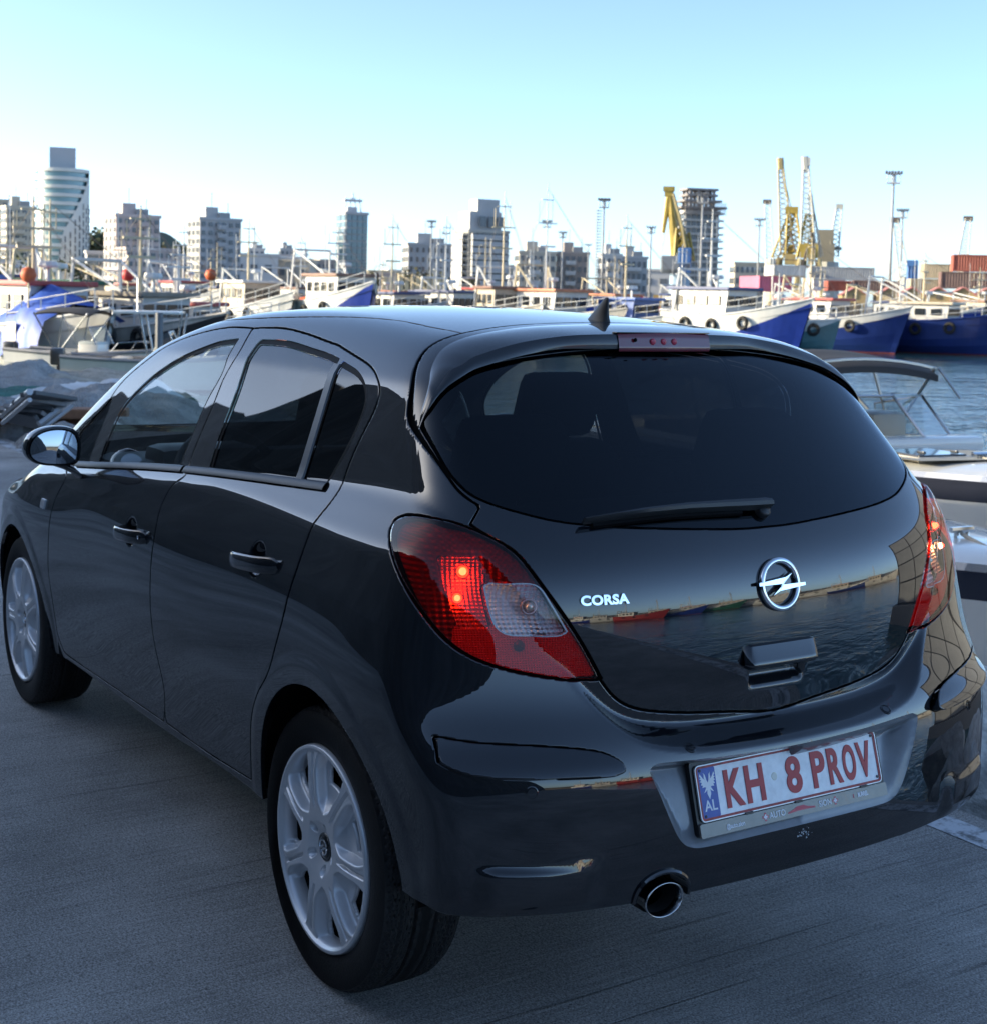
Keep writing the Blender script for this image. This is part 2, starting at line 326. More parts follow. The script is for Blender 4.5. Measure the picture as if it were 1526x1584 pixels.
# outlines of panels, panes and lamps in the two charts
SHAPES={
'front_door':('u',[(-0.608,1.443),(-0.608,1.443),(-0.777,1.440),(-0.950,1.419),(-1.109,1.384),(-1.249,1.331),(-1.394,1.266),(-1.470,1.213),(-1.502,1.168),(-1.584,1.116),(-1.688,1.064),(-1.751,0.996),(-1.734,0.943),(-1.614,0.912),(-1.668,0.842),(-1.691,0.783),(-1.723,0.676),(-1.763,0.565),(-1.770,0.477),(-1.771,0.380),(-1.763,0.329),(-1.715,0.287),(-1.715,0.287),(-1.656,0.282),(-1.372,0.289),(-1.075,0.299),(-0.710,0.311),(-0.710,0.311),(-0.695,0.341),(-0.683,0.389),(-0.684,0.439),(-0.707,0.533),(-0.700,0.629),(-0.685,0.710),(-0.675,0.804),(-0.671,0.881),(-0.674,0.933),(-0.638,0.998),(-0.570,1.036),(-0.592,1.070),(-0.593,1.129),(-0.581,1.235),(-0.577,1.311),(-0.552,1.372)]),
'rear_door':('u',[(-0.604,1.443),(-0.604,1.443),(-0.424,1.449),(-0.244,1.440),(-0.058,1.424),(0.195,1.403),(0.350,1.384),(0.410,1.363),(0.434,1.335),(0.427,1.293),(0.395,1.237),(0.360,1.168),(0.340,1.096),(0.295,1.023),(0.269,0.936),(0.244,0.859),(0.225,0.800),(0.294,1.022),(0.268,0.936),(0.245,0.859),(0.225,0.800),(0.189,0.735),(0.135,0.653),(0.059,0.589),(-0.006,0.514),(-0.042,0.427),(-0.060,0.339),(-0.060,0.339),(-0.360,0.320),(-0.683,0.313),(-0.683,0.313),(-0.695,0.341),(-0.683,0.389),(-0.684,0.439),(-0.707,0.533),(-0.700,0.629),(-0.685,0.710),(-0.675,0.804),(-0.671,0.881),(-0.674,0.933),(-0.638,0.998),(-0.570,1.036),(-0.592,1.070),(-0.593,1.129),(-0.581,1.235),(-0.577,1.311),(-0.552,1.372)]),
'front_window':('u',[(-0.637,1.399),(-0.637,1.399),(-0.744,1.387),(-0.863,1.358),(-1.008,1.318),(-1.152,1.264),(-1.253,1.210),(-1.325,1.153),(-1.344,1.099),(-1.352,1.038),(-1.348,0.982),(-1.348,0.982),(-0.663,1.047),(-0.663,1.047),(-0.659,1.130),(-0.646,1.238),(-0.611,1.324)]),
'rear_window':('u',[(-0.473,1.404),(-0.473,1.404),(-0.303,1.406),(-0.108,1.393),(0.110,1.378),(0.110,1.378),(0.117,1.285),(0.091,1.181),(0.089,1.096),(0.089,1.096),(-0.429,1.066),(-0.429,1.066),(-0.447,1.165),(-0.450,1.282)]),
'quarter_window':('u',[(0.160,1.373),(0.160,1.373),(0.298,1.357),(0.359,1.333),(0.375,1.301),(0.355,1.245),(0.316,1.181),(0.264,1.109),(0.264,1.109),(0.133,1.099),(0.133,1.099),(0.146,1.210)]),
'front_quarter':('u',[(-1.681,1.050),(-1.681,1.050),(-1.590,1.101),(-1.480,1.175),(-1.480,1.175),(-1.471,1.146),(-1.474,1.076),(-1.477,1.006),(-1.468,0.969),(-1.468,0.969),(-1.631,0.949),(-1.631,0.949)]),
'lamp':('u',[(0.517,1.041),(0.511,1.068),(0.516,1.085),(0.531,1.098),(0.562,1.105),(0.592,1.100),(0.618,1.090),(0.646,1.073),(0.668,1.055),(0.683,1.035),(0.699,0.999),(0.716,0.959),(0.736,0.912),(0.759,0.851),(0.779,0.792),(0.779,0.792),(0.760,0.792),(0.712,0.805),(0.669,0.820),(0.636,0.837),(0.610,0.858),(0.589,0.885),(0.567,0.926),(0.548,0.965),(0.531,1.002)]),
'clear_lens':('u',[(0.638,0.984),(0.697,0.985),(0.703,0.977),(0.734,0.890),(0.731,0.886),(0.663,0.888),(0.654,0.897),(0.645,0.931)]),
'red_chamber':('u',[(0.578,1.040),(0.578,1.040),(0.629,1.038),(0.629,1.038),(0.644,0.991),(0.644,0.991),(0.635,0.984),(0.635,0.984),(0.645,0.899),(0.645,0.899),(0.608,0.900),(0.608,0.900),(0.588,0.987),(0.588,0.987)]),
'bumper_strip':('u',[(0.580,0.705),(0.580,0.705),(0.623,0.694),(0.691,0.686),(0.753,0.672),(0.774,0.660),(0.787,0.643),(0.793,0.628),(0.783,0.622),(0.735,0.625),(0.666,0.630),(0.622,0.636),(0.600,0.645),(0.587,0.659),(0.587,0.659)]),
'hatch':('Q',[(0.008,0.193),(0.121,0.204),(0.257,0.224),(0.359,0.251),(0.412,0.284),(0.445,0.326),(0.445,0.326),(0.478,0.393),(0.516,0.465),(0.546,0.527),(0.569,0.581),(0.588,0.639),(0.606,0.675),(0.634,0.714),(0.661,0.758),(0.661,0.758),(0.629,0.802),(0.629,0.802),(0.652,0.849),(0.662,0.924),(0.667,1.033),(0.661,1.132),(0.646,1.208),(0.619,1.289),(0.581,1.358),(0.540,1.401),(0.464,1.436)]),
'glass':('Q',[(0.025,0.622),(0.092,0.624),(0.248,0.645),(0.389,0.675),(0.489,0.712),(0.549,0.751),(0.597,0.791),(0.635,0.837),(0.652,0.892),(0.659,0.952),(0.659,1.060),(0.653,1.121),(0.620,1.163),(0.582,1.197),(0.528,1.237),(0.433,1.260),(0.325,1.273),(0.211,1.283)]),
'recess':('Q',[(0.379,0.100),(0.379,0.100),(0.322,-0.068),(0.298,-0.091),(0.226,-0.102),(0.036,-0.105),(0.393,0.094)]),
'bump_seam':('u',[(0.589,0.885),(0.572,0.782),(0.548,0.697),(0.512,0.591)]),
'archR':('u',[(0.043,0.350),(0.016,0.425),(0.036,0.477),(0.097,0.557),(0.162,0.615),(0.243,0.662),(0.301,0.680),(0.362,0.683),(0.416,0.670),(0.458,0.652),(0.508,0.581),(0.524,0.510),(0.544,0.388),(0.554,0.376)]),
'archF':('u',[(-2.468,0.589),(-2.342,0.638),(-2.212,0.658),(-2.097,0.646),(-2.010,0.607),(-1.945,0.551),(-1.906,0.496),(-1.888,0.409),(-1.827,0.341),(-1.763,0.313),(-1.653,0.291)]),
'sillbot':('u',[(-1.098,0.277),(-0.655,0.288),(-0.243,0.309),(0.030,0.314)]),
'ditch':('Q',[(0.462,2.067),(0.437,1.734),(0.449,1.754),(0.456,1.566),(0.454,1.421)]),
}

def smooth_loop(pts, closed=True, step=.008, it=6):
    """repeated points are corners; the rest is rounded"""
    pts = [tuple(p) for p in pts]; cl = []; corner = []
    for p in pts:
        if cl and cl[-1] == p: corner[-1] = True
        else: cl.append(p); corner.append(False)
    n = len(cl); out = []; pin = []
    A = np.array(cl)
    for i in range(n if closed else n-1):
        p0, p1, p2, p3 = A[(i-1) % n], A[i], A[(i+1) % n], A[(i+2) % n]
        if corner[i] or (not closed and i == 0): p0 = p1
        if corner[(i+1) % n] or (not closed and i == n-2): p3 = p2
        L = np.linalg.norm(p2-p1); k = max(1, int(L/step))
        for j in range(k):
            t = j/k
            out.append(.5*((2*p1)+(p2-p0)*t+(2*p0-5*p1+4*p2-p3)*t*t+(3*p1-p0-3*p2+p3)*t**3)); pin.append(corner[i] and j == 0)
    if not closed: out.append(A[-1]); pin.append(True); pin[0] = True
    out = np.array(out); pin = np.array(pin)
    for _ in range(it):
        a = (np.roll(out, 1, 0) + np.roll(out, -1, 0))/2
        out = np.where(pin[:, None], out, .5*out+.5*a)
    return out
def loop_sd(Q, loop):
    """signed distance, negative inside"""
    A = loop; B = np.roll(loop, -1, 0); d = np.full(len(Q), 1e9); ins = np.zeros(len(Q), bool)
    for a, b in zip(A, B):
        e = b-a; L = e@e
        if L < 1e-14: continue
        t = np.clip(((Q-a)@e)/L, 0, 1); d = np.minimum(d, np.hypot(Q[:, 0]-a[0]-t*e[0], Q[:, 1]-a[1]-t*e[1]))
        c = ((A is not None) & ((a[1] > Q[:, 1]) != (b[1] > Q[:, 1])))
        if e[1] != 0: ins ^= c & (Q[:, 0] < e[0]*(Q[:, 1]-a[1])/e[1] + a[0])
    return np.where(ins, -d, d)

class Skin:
    """triangulated body surface that is cut along level sets into panels"""
    def __init__(s):
        def fan(n, h): return [(math.tan(math.radians(45*(1-i/n))), h) for i in range(n)]
        XL = [(-a, c) for a, c in fan(84, .35)] + [(0, .35+2.1*i/230) for i in range(231)] + [(a, 2.45) for a, c in fan(36, 0)][::-1]
        YL = [(-a, -.3) for a, c in fan(92, 0)] + [(0, -.3+.6*i/66) for i in range(67)] + [(a, .3) for a, c in fan(92, 0)][::-1]
        ZL = [(-a, .55) for a, c in fan(56, 0)] + [(0, .55+.3*i/60) for i in range(61)] + [(a, .85) for a, c in fan(66, 0)][::-1]
        X, Y, Z = map(np.array, (XL, YL, ZL)); V = []; T = []; base = 0
        def face(U, W, fn, flip):
            nonlocal base
            a, b = np.meshgrid(np.arange(len(U)), np.arange(len(W)), indexing='ij')
            o, d = fn(U[a.ravel()], W[b.ravel()]); d = d/np.linalg.norm(d, axis=1)[:, None]
            t0 = np.full(len(o), .02); t1 = np.full(len(o), 2.4); f0 = F(o+d*t0[:, None]); f1 = F(o+d*t1[:, None])
            for it in range(24):                       # Illinois false position
                tm = np.clip(t1 - f1*(t1-t0)/np.where(np.abs(f1-f0) < 1e-12, 1e-12, f1-f0), t0, t1)
                if it < 4: tm = .5*(t0+t1)
                fm = F(o+d*tm[:, None]); pos = fm > 0
                if it >= 4: f0 = np.where(pos, f0*np.where(lastpos, .5, 1), f0); f1 = np.where(~pos, f1*np.where(~lastpos, .5, 1), f1)
                lastpos = pos
                t1 = np.where(pos, tm, t1); f1 = np.where(pos, fm, f1); t0 = np.where(pos, t0, tm); f0 = np.where(pos, f0, fm)
                if np.max(np.abs(fm)) < 1e-7: break
            V.append(o+d*tm[:, None]); n1, n2 = len(U), len(W)
            I = (np.arange(n1-1)[:, None]*n2 + np.arange(n2-1)[None, :]).ravel() + base
            q = [I, I+n2, I+n2+1, I+1]
            if flip: q = q[::-1]
            T.append(np.stack([q[0], q[1], q[2]], 1)); T.append(np.stack([q[0], q[2], q[3]], 1)); base += n1*n2
        one = lambda a: np.ones(len(a))
        face(X, Z, lambda u, w: (np.stack([u[:, 1], .3*one(u), w[:, 1]], 1), np.stack([u[:, 0], one(u), w[:, 0]], 1)), True)
        nl = base; V.append(V[0]*np.array([1, -1, 1])); T.append(T[0][:, ::-1]+nl); T.append(T[1][:, ::-1]+nl); base += nl
        face(Y, Z, lambda u, w: (np.stack([.35*one(u), u[:, 1], w[:, 1]], 1), np.stack([-one(u), u[:, 0], w[:, 0]], 1)), True)
        face(Y, Z, lambda u, w: (np.stack([2.45*one(u), u[:, 1], w[:, 1]], 1), np.stack([one(u), u[:, 0], w[:, 0]], 1)), False)
        face(X, Y, lambda u, w: (np.stack([u[:, 1], w[:, 1], .85*one(u)], 1), np.stack([u[:, 0], w[:, 0], one(u)], 1)), False)
        V = np.concatenate(V); T = np.concatenate(T)
        key = np.round(V*1e5+.37).astype(np.int64); _, idx, inv = np.unique(key, axis=0, return_index=True, return_inverse=True)
        s.V = V[idx]; T = inv.reshape(-1)[T]; T = T[(T[:, 0] != T[:, 1]) & (T[:, 1] != T[:, 2]) & (T[:, 0] != T[:, 2])]
        s.T = T; s.L = np.zeros(len(T), int); s.names = ['body_shell']
        s.N = Fgrad(s.V)
        # consistent outward winding
        n = np.cross(s.V[T[:, 1]]-s.V[T[:, 0]], s.V[T[:, 2]]-s.V[T[:, 0]]); flip = np.sum(n*s.N[T[:, 0]], 1) < 0
        s.T[flip] = s.T[flip][:, ::-1]
    def lab(s, name):
        if name not in s.names: s.names.append(name)
        return s.names.index(name)
    def field(s, loop, chart, side_only):
        Q = (chart_u if chart == 'u' else chart_q)(s.V); lo, hi = loop.min(0)-.05, loop.max(0)+.05
        ok = np.all((Q > lo) & (Q < hi), 1)
        if chart == 'q': ok &= s.V[:, 0] < .35
        if side_only: ok &= (np.abs(s.V[:, 1]) > side(s.V[:, 0], s.V[:, 2]) - .085)
        g = np.full(len(s.V), np.nan); i = np.where(ok)[0]; g[i] = loop_sd(Q[i], loop); return g
    def split(s, g, c):
        """insert vertices where field g passes level c"""
        T = s.T; E = np.sort(np.concatenate([T[:, [0, 1]], T[:, [1, 2]], T[:, [2, 0]]]), 1)
        with np.errstate(invalid='ignore'):
            near = np.abs(g-c) < 2e-5
        g = np.where(near, c, g); a, b = g[E[:, 0]]-c, g[E[:, 1]]-c
        with np.errstate(invalid='ignore'): cr = (a*b < 0)
        if not cr.any(): return g
        u, inv = np.unique(E[cr], axis=0, return_inverse=True); inv = inv.reshape(-1)
        ga, gb = g[u[:, 0]]-c, g[u[:, 1]]-c; t = (ga/(ga-gb))[:, None]; nv = len(s.V)
        s.V = np.concatenate([s.V, s.V[u[:, 0]]*(1-t)+s.V[u[:, 1]]*t])
        nn = s.N[u[:, 0]]*(1-t)+s.N[u[:, 1]]*t; s.N = np.concatenate([s.N, nn/np.linalg.norm(nn, axis=1)[:, None]])
        g = np.concatenate([g, np.full(len(u), c)])
        em = np.full(len(E), -1); em[np.where(cr)[0]] = nv+inv; k = len(T); em = np.stack([em[:k], em[k:2*k], em[2*k:]], 1)
        cnt = (em >= 0).sum(1); keep = cnt == 0; nT = [T[keep]]; nL = [s.L[keep]]
        for r in range(3):                                   # one split edge
            m = (cnt == 1) & (em[:, r] >= 0); A, B, C = T[m, r], T[m, (r+1) % 3], T[m, (r+2) % 3]; e = em[m, r]
            nT += [np.stack([A, e, C], 1), np.stack([e, B, C], 1)]; nL += [s.L[m]]*2
        for r in range(3):                                   # two split edges, meeting at corner r
            m = (cnt == 2) & (em[:, (r+1) % 3] < 0); A, B, C = T[m, r], T[m, (r+1) % 3], T[m, (r+2) % 3]; e, f = em[m, r], em[m, (r+2) % 3]
            nT += [np.stack([A, e, f], 1), np.stack([e, B, C], 1), np.stack([e, C, f], 1)]; nL += [s.L[m]]*3
        m = cnt == 3; A, B, C = T[m].T; e, f, h = em[m].T
        nT += [np.stack([A, e, h], 1), np.stack([e, B, f], 1), np.stack([f, C, h], 1), np.stack([e, f, h], 1)]; nL += [s.L[m]]*4
        s.T = np.concatenate(nT); s.L = np.concatenate(nL); return g
    def cut(s, g, levels, regions, src):
        """regions: (lower, upper, new label); triangles of the labels src between two levels get the new label"""
        for c in levels:
            g0 = g; g = s.split(g, c)
            if len(g) < len(s.V): g = np.concatenate([g, np.full(len(s.V)-len(g), c)])
        gc = g[s.T].mean(1); ids = [s.names.index(n) for n in src if n in s.names]; m0 = np.isin(s.L, ids)
        for lo, hi, nm in regions:
            m = m0 & (gc > lo) & (gc < hi)
            s.L[m] = s.lab(nm)
    def panel(s, key, name, src, w=.0022, bev=.0025, side_only=True, gap='panel_gap'):
        ch, pts = SHAPES[key]; ch = 'u' if ch == 'u' else 'q'
        loop = smooth_loop(pts); g = s.field(loop, ch, side_only)
        s.cut(g, [-w-bev, -w, w, w+bev], [(-9, -w, name), (-w, w, gap)], src)
    def extract(s, names, half=None):
        m = np.isin(s.L, [s.names.index(n) for n in names if n in s.names])
        if half: m &= (s.V[s.T][:, :, 1].mean(1)*half > 0)
        return s.T[m]
    def obj(s, name, T, mats, parent=None, off=0.0, lip=.010, tilt=True, tmat=None, offv=None):
        """panel object: surface with exact normals, edges rolled inward"""
        if len(T) == 0: return None
        used, inv = np.unique(T, return_inverse=True); T2 = inv.reshape(-1, 3)
        V = s.V[used].copy(); N = s.N[used].copy()
        if offv is not None: V += N*offv(V)[:, None]
        else: V += N*off
        E = np.concatenate([T2[:, [0, 1]], T2[:, [1, 2]], T2[:, [2, 0]]]); k = E[:, 0].astype(np.int64)*len(V)+E[:, 1]; kr = E[:, 1].astype(np.int64)*len(V)+E[:, 0]
        bd = E[~np.isin(k, kr)]
        # edges that merely touch a neighbouring panel without a gap stay flush
        allE = np.concatenate([s.T[:, [0, 1]], s.T[:, [1, 2]], s.T[:, [2, 0]]]).astype(np.int64); M = len(s.V)
        lab2 = np.concatenate([s.L]*3); solid = ~np.isin(lab2, [s.names.index(n) for n in ('panel_gap', 'void') if n in s.names])
        sk = np.sort(allE[solid][:, 0]*M + allE[solid][:, 1])
        rev = used[bd[:, 1]].astype(np.int64)*M + used[bd[:, 0]]; pos = np.clip(np.searchsorted(sk, rev), 0, len(sk)-1)
        flush = sk[pos] == rev
        if tilt == 'all': flush[:] = False
        bd = bd[~flush]; faces = T2; nv = len(V)
        if lip > 0 and len(bd):
            o = np.zeros((nv, 3)); t = V[bd[:, 1]]-V[bd[:, 0]]
            for c in (0, 1): np.add.at(o, bd[:, c], np.cross(t, N[bd[:, c]]))
            bi = np.unique(bd); ob = o[bi]; ob /= np.maximum(np.linalg.norm(ob, axis=1), 1e-9)[:, None]
            mp = np.full(nv, -1); mp[bi] = np.arange(len(bi)); nb = len(bi)
            R1 = V[bi]-N[bi]*.0012; R2 = V[bi]-N[bi]*lip
            Nn = N.copy()
            if tilt: mixn = N[bi]*.62+ob*.78; Nn[bi] = mixn/np.linalg.norm(mixn, axis=1)[:, None]; V[bi] = V[bi]-N[bi]*.0007
            a, b = mp[bd[:, 0]], mp[bd[:, 1]]; q1 = nv+a, nv+b
            S0 = np.concatenate([V, V[bi], R1, R2]); N = np.concatenate([Nn, Nn[bi] if tilt else ob, ob, ob]); V = S0
            r0, r1, r2 = nv, nv+nb, nv+2*nb
            F4 = []
            for p, q in ((r0, r1), (r1, r2)):
                F4 += [np.stack([b+p, a+p, a+q], 1), np.stack([b+p, a+q, b+q], 1)]
            faces = np.concatenate([T2]+F4)
        me = bpy.data.meshes.new(name); me.vertices.add(len(V)); me.vertices.foreach_set('co', V.astype(np.float32).ravel())
        me.loops.add(len(faces)*3); me.loops.foreach_set('vertex_index', faces.astype(np.int32).ravel())
        me.polygons.add(len(faces)); me.polygons.foreach_set('loop_start', np.arange(0, len(faces)*3, 3, dtype=np.int32)); me.polygons.foreach_set('loop_total', np.full(len(faces), 3, dtype=np.int32))
        me.update(calc_edges=True); me.validate()
        me.polygons.foreach_set('use_smooth', [True]*len(me.polygons))
        for m_ in (mats if isinstance(mats, (list, tuple)) else [mats]): me.materials.append(m_)
        if len(me.vertices) == len(N): me.normals_split_custom_set_from_vertices([tuple(v) for v in N])
        return link(name, me, parent)

paint = mat('car paint', (.0030, .0048, .0080), rough=.5, coat=1.0, coat_rough=.004, spec=.06)
paint.node_tree.nodes['Principled BSDF'].inputs['Coat IOR'].default_value = 1.8
rubber = mat('black rubber', (.003, .003, .0035), rough=.6, spec=.12)
gloss_black = mat('gloss black trim', (.004, .004, .005), rough=.08, coat=.6)
satin_black = mat('satin black plastic', (.012, .013, .014), rough=.42)
chrome = mat('chrome', (.72, .75, .78), rough=.06, metal=1.0)
gap_m = mat('panel gap', (.0015, .0015, .0018), rough=.9, spec=.1)
glass_front = glass_mat('door glass', (.90, .96, .93), 1.5)
glass_dark = glass_mat('privacy glass', (.045, .05, .055), 1.52)
glass_rear = glass_mat('tinted rear glass', (.14, .16, .17), 1.46, gcol=(.80, .90, 1.0))
glass_wind = glass_mat('windscreen glass', (.86, .92, .89), 1.5)
lens_red = glass_mat('red lamp lens', (1.0, .035, .035), 1.45, .0)
lens_clear = glass_mat('clear lamp lens', (.88, .92, .95), 1.5, .0)

sk = Skin()
CAR = thing('parked_car', 'dark blue-black five-door hatchback with tinted rear windows parked on the concrete quay', 'car')

# wheel openings and the lower edge
def side_mask(g): return np.where(np.abs(sk.V[:, 1]) > .45, g, np.nan)
for cx, ra in ARCH:
    g = side_mask(np.hypot(sk.V[:, 0]-cx, sk.V[:, 2]-.313) - ra)
    sk.cut(g, [0, .003], [(-9, 0, 'void')], ['body_shell'])
zb = Spl([(-.8, .362), (-.6, .362), (-.42, .368), (-.2, .352), (.2, .320), (.34, .314), (.6, .309), (1.0, .288), (1.45, .277), (2.1, .262), (2.6, .25), (3.4, .24)])
g = sk.V[:, 2] - zb(sk.V[:, 0]); g = np.where(np.abs(g) < .2, g, np.sign(g)*.2)
sk.cut(g, [0, .003], [(-9, 0, 'void')], ['body_shell'])

g = np.hypot((sk.V[:, 1]-.352)/1.14, sk.V[:, 2]-.368) - .052; g = np.where(sk.V[:, 0] < -.4, g, np.nan)
sk.cut(g, [0, .003], [(-9, 0, 'void')], ['body_shell'])

# doors and side panes
sk.panel('front_door', 'front_door', ['body_shell']); sk.panel('rear_door', 'rear_door', ['body_shell'])
def pane(key, name, src, seal=.011):
    ch, pts = SHAPES[key]; loop = smooth_loop(pts); g = sk.field(loop, 'u', True)
    sk.cut(g, [0, seal, seal+.0025], [(-9, 0, name), (0, seal, 'window_seal')], src+['window_seal'])
pane('front_window', 'front_window', ['front_door'], .014); pane('front_quarter', 'front_quarter_window', ['front_door', 'body_shell'], .008)
pane('rear_window', 'rear_window', ['rear_door'], .013); pane('quarter_window', 'quarter_window', ['rear_door'], .013)

# tail lamps, tailgate, rear glass, bumper
sk.panel('lamp', 'lens_red', ['body_shell'], w=.0028, side_only=False)
CL = SHAPES['clear_lens'][1]; loop = smooth_loop([CL[0], CL[0], CL[1], CL[2], CL[3], CL[3], CL[4], CL[5], CL[6], CL[7]], it=2); g = sk.field(loop, 'u', False); sk.cut(g, [0, .0022], [(-9, 0, 'lens_clear'), (0, .0022, 'lens_rim')], ['lens_red'])
loop = smooth_loop(SHAPES['red_chamber'][1]); g = sk.field(loop, 'u', False); sk.cut(g, [0], [(-9, 0, 'lens_chamber')], ['lens_red'])
HP = SHAPES['hatch'][1]; hp = [(0, .190)] + HP[1:] + [(.32, 1.481), (.2, 1.495), (0, 1.502)]
full = hp[::1] + [(-a, b) for a, b in hp[::-1] if a > 1e-6]
SHAPES['hatch_full'] = ('Q', full)
sk.panel('hatch_full', 'tailgate', ['body_shell'], w=.0026, side_only=False)
GP = [(0, .621)] + SHAPES['glass'][1][1:] + [(0, 1.287)]
SHAPES['glass_full'] = ('Q', GP + [(-a, b) for a, b in GP[::-1] if a > 1e-6])
sk.panel('glass_full', 'rear_glass', ['tailgate'], w=.003, side_only=False)
# number plate recess
RP = [(0, -.105), (.226, -.102), (.290, -.094), (.318, -.072), (.345, -.02), (.388, .088), (.386, .098), (.372, .101), (.2, .082), (0, .074)]
SHAPES['recess_full'] = ('Q', RP + [(-a, b) for a, b in RP[::-1] if a > 1e-6])
ch, pts = SHAPES['recess_full']; g = sk.field(smooth_loop(pts, it=2), 'q', False)
sk.cut(g, [0, .0025], [(-9, 0, 'plate_recess')], ['body_shell'])
# bumper splits off without a visible gap
seam = smooth_loop([(.589, .885), (.572, .782), (.548, .697), (.513, .595)], closed=False)
ug = chart_u(sk.V); us = np.interp(ug[:, 1], seam[::-1, 1], seam[::-1, 0]); g = ug[:, 0]-us
g = np.where((ug[:, 1] < .90) & (sk.V[:, 0] < .3), g, np.nan)
sk.cut(g, [0], [(0, 9, 'bumper')], ['body_shell'])
sk.panel('bumper_strip', 'bumper_strip', ['bumper'], w=.0014, side_only=False)
# roof panel between the two roof seams, bonnet, windscreen
def roof_field(loop):
    Q = np.stack([sk.V[:, 0], np.abs(sk.V[:, 1])], 1); ok = (sk.N[:, 2] > .25) & np.all((Q > loop.min(0)-.05) & (Q < loop.max(0)+.05), 1)
    g = np.full(len(sk.V), np.nan); i = np.where(ok)[0]; g[i] = loop_sd(Q[i], loop); return g
WS = [(1.63, 0), (1.61, .30), (1.555, .49), (1.57, .52), (1.62, .53), (1.90, .585), (2.18, .63), (2.24, .63), (2.33, .42), (2.37, .2), (2.38, 0)]
loop = smooth_loop(WS + [(a, -b) for a, b in WS[::-1] if b > 0])
g = roof_field(loop); sk.cut(g, [0, .006], [(-9, 0, 'windscreen')], ['body_shell'])
RO = [(-.06, 0), (-.06, .2), (-.06, .452), (-.06, .452), (.006, .452), (.114, .456), (.30, .452), (.68, .484), (1.1, .505), (1.5, .497), (1.5, .497), (1.57, .30), (1.59, 0)]
loop = smooth_loop(RO + [(a, -b) for a, b in RO[::-1] if b > 0])
g = roof_field(loop); sk.cut(g, [-.005, -.0025, .0025, .005], [(-9, -.0025, 'roof'), (-.0025, .0025, 'panel_gap')], ['body_shell'])
BO = [(2.44, 0), (2.41, .25), (2.30, .60), (2.30, .60), (2.6, .64), (3.0, .58), (3.0, .58), (3.12, .3), (3.15, 0)]
loop = smooth_loop(BO + [(a, -b) for a, b in BO[::-1] if b > 0])
g = roof_field(loop); sk.cut(g, [-.005, -.0025, .0025, .005], [(-9, -.0025, 'bonnet'), (-.0025, .0025, 'panel_gap')], ['body_shell'])

sk.obj('body_shell', sk.extract(['body_shell']), paint, CAR, lip=.012)
sk.obj('roof', sk.extract(['roof']), paint, CAR); sk.obj('bonnet', sk.extract(['bonnet']), paint, CAR)
sk.obj('windscreen', sk.extract(['windscreen']), glass_wind, CAR, off=-.001, lip=0)
sk.obj('panel_gap', sk.extract(['panel_gap']), gap_m, CAR, off=-.009, lip=0)
DOORS = {}
for hf in (1, -1):
    fd = sk.obj('front_door', sk.extract(['front_door'], hf), paint, CAR); rd = sk.obj('rear_door', sk.extract(['rear_door'], hf), paint, CAR)
    DOORS[hf] = (fd, rd)
    sk.obj('window_pane', sk.extract(['front_window'], hf), glass_front, fd, off=-.006, lip=0)
    sk.obj('quarter_pane', sk.extract(['front_quarter_window'], hf), glass_dark, fd, off=-.004, lip=0)
    sk.obj('window_pane', sk.extract(['rear_window'], hf), glass_dark, rd, off=-.006, lip=0)
    sk.obj('quarter_pane', sk.extract(['quarter_window'], hf), glass_dark, rd, off=-.005, lip=0)
    sk.obj('window_seal', sk.extract(['window_seal'], hf), rubber, CAR, off=-.003, lip=.006)
GATE = sk.obj('tailgate', sk.extract(['tailgate']), paint, CAR)
sk.obj('rear_window', sk.extract(['rear_glass']), glass_rear, GATE, off=-.0005, lip=.004, tilt=False)
BUMP = sk.obj('bumper', sk.extract(['bumper']), paint, CAR, lip=.032)
def shaped(name, T, m, parent, offv, lip=.010):
    """panel pushed in or out by a smooth amount"""
    used = np.unique(T); keepV, keepN = sk.V.copy(), sk.N.copy(); sk.V[used] += sk.N[used]*offv(sk.V[used])[:, None]
    acc = np.zeros_like(sk.V); fn = np.cross(sk.V[T[:, 1]]-sk.V[T[:, 0]], sk.V[T[:, 2]]-sk.V[T[:, 0]])
    for c in range(3): np.add.at(acc, T[:, c], fn)
    sk.N[used] = acc[used]/np.maximum(np.linalg.norm(acc[used], axis=1), 1e-12)[:, None]
    o = sk.obj(name, T, m, parent, lip=lip); sk.V, sk.N = keepV, keepN; return o
for hf in (1, -1): shaped('bumper_strip', sk.extract(['bumper_strip'], hf), paint, BUMP, lambda V: .001+.022*sstep((.70-V[:, 2])/.085)**1.0, lip=.022)
# recess floor leans back so that its face looks up, and runs out softly at the sides
rec_m = mat('recess dust and sky sheen', (.19, .205, .22), rough=.28, coat=.7, var=.22, vscale=14)  # pale base colour carries dust and painted-in sky reflection
RLOOP = smooth_loop(SHAPES['recess_full'][1], it=2)
def rec_off(V):
    Q = chart_q(V); e = -loop_sd(Q, RLOOP); y = V[:, 1]
    r = np.where(y < 0, .055, .022)
    return -.004*sstep(e/.004) - (.008 + .052*np.clip((V[:, 2]-.455)/.18, 0, 1.15))*sstep(e/r)
shaped('plate_recess', sk.extract(['plate_recess']), rec_m, BUMP, rec_off, lip=0)
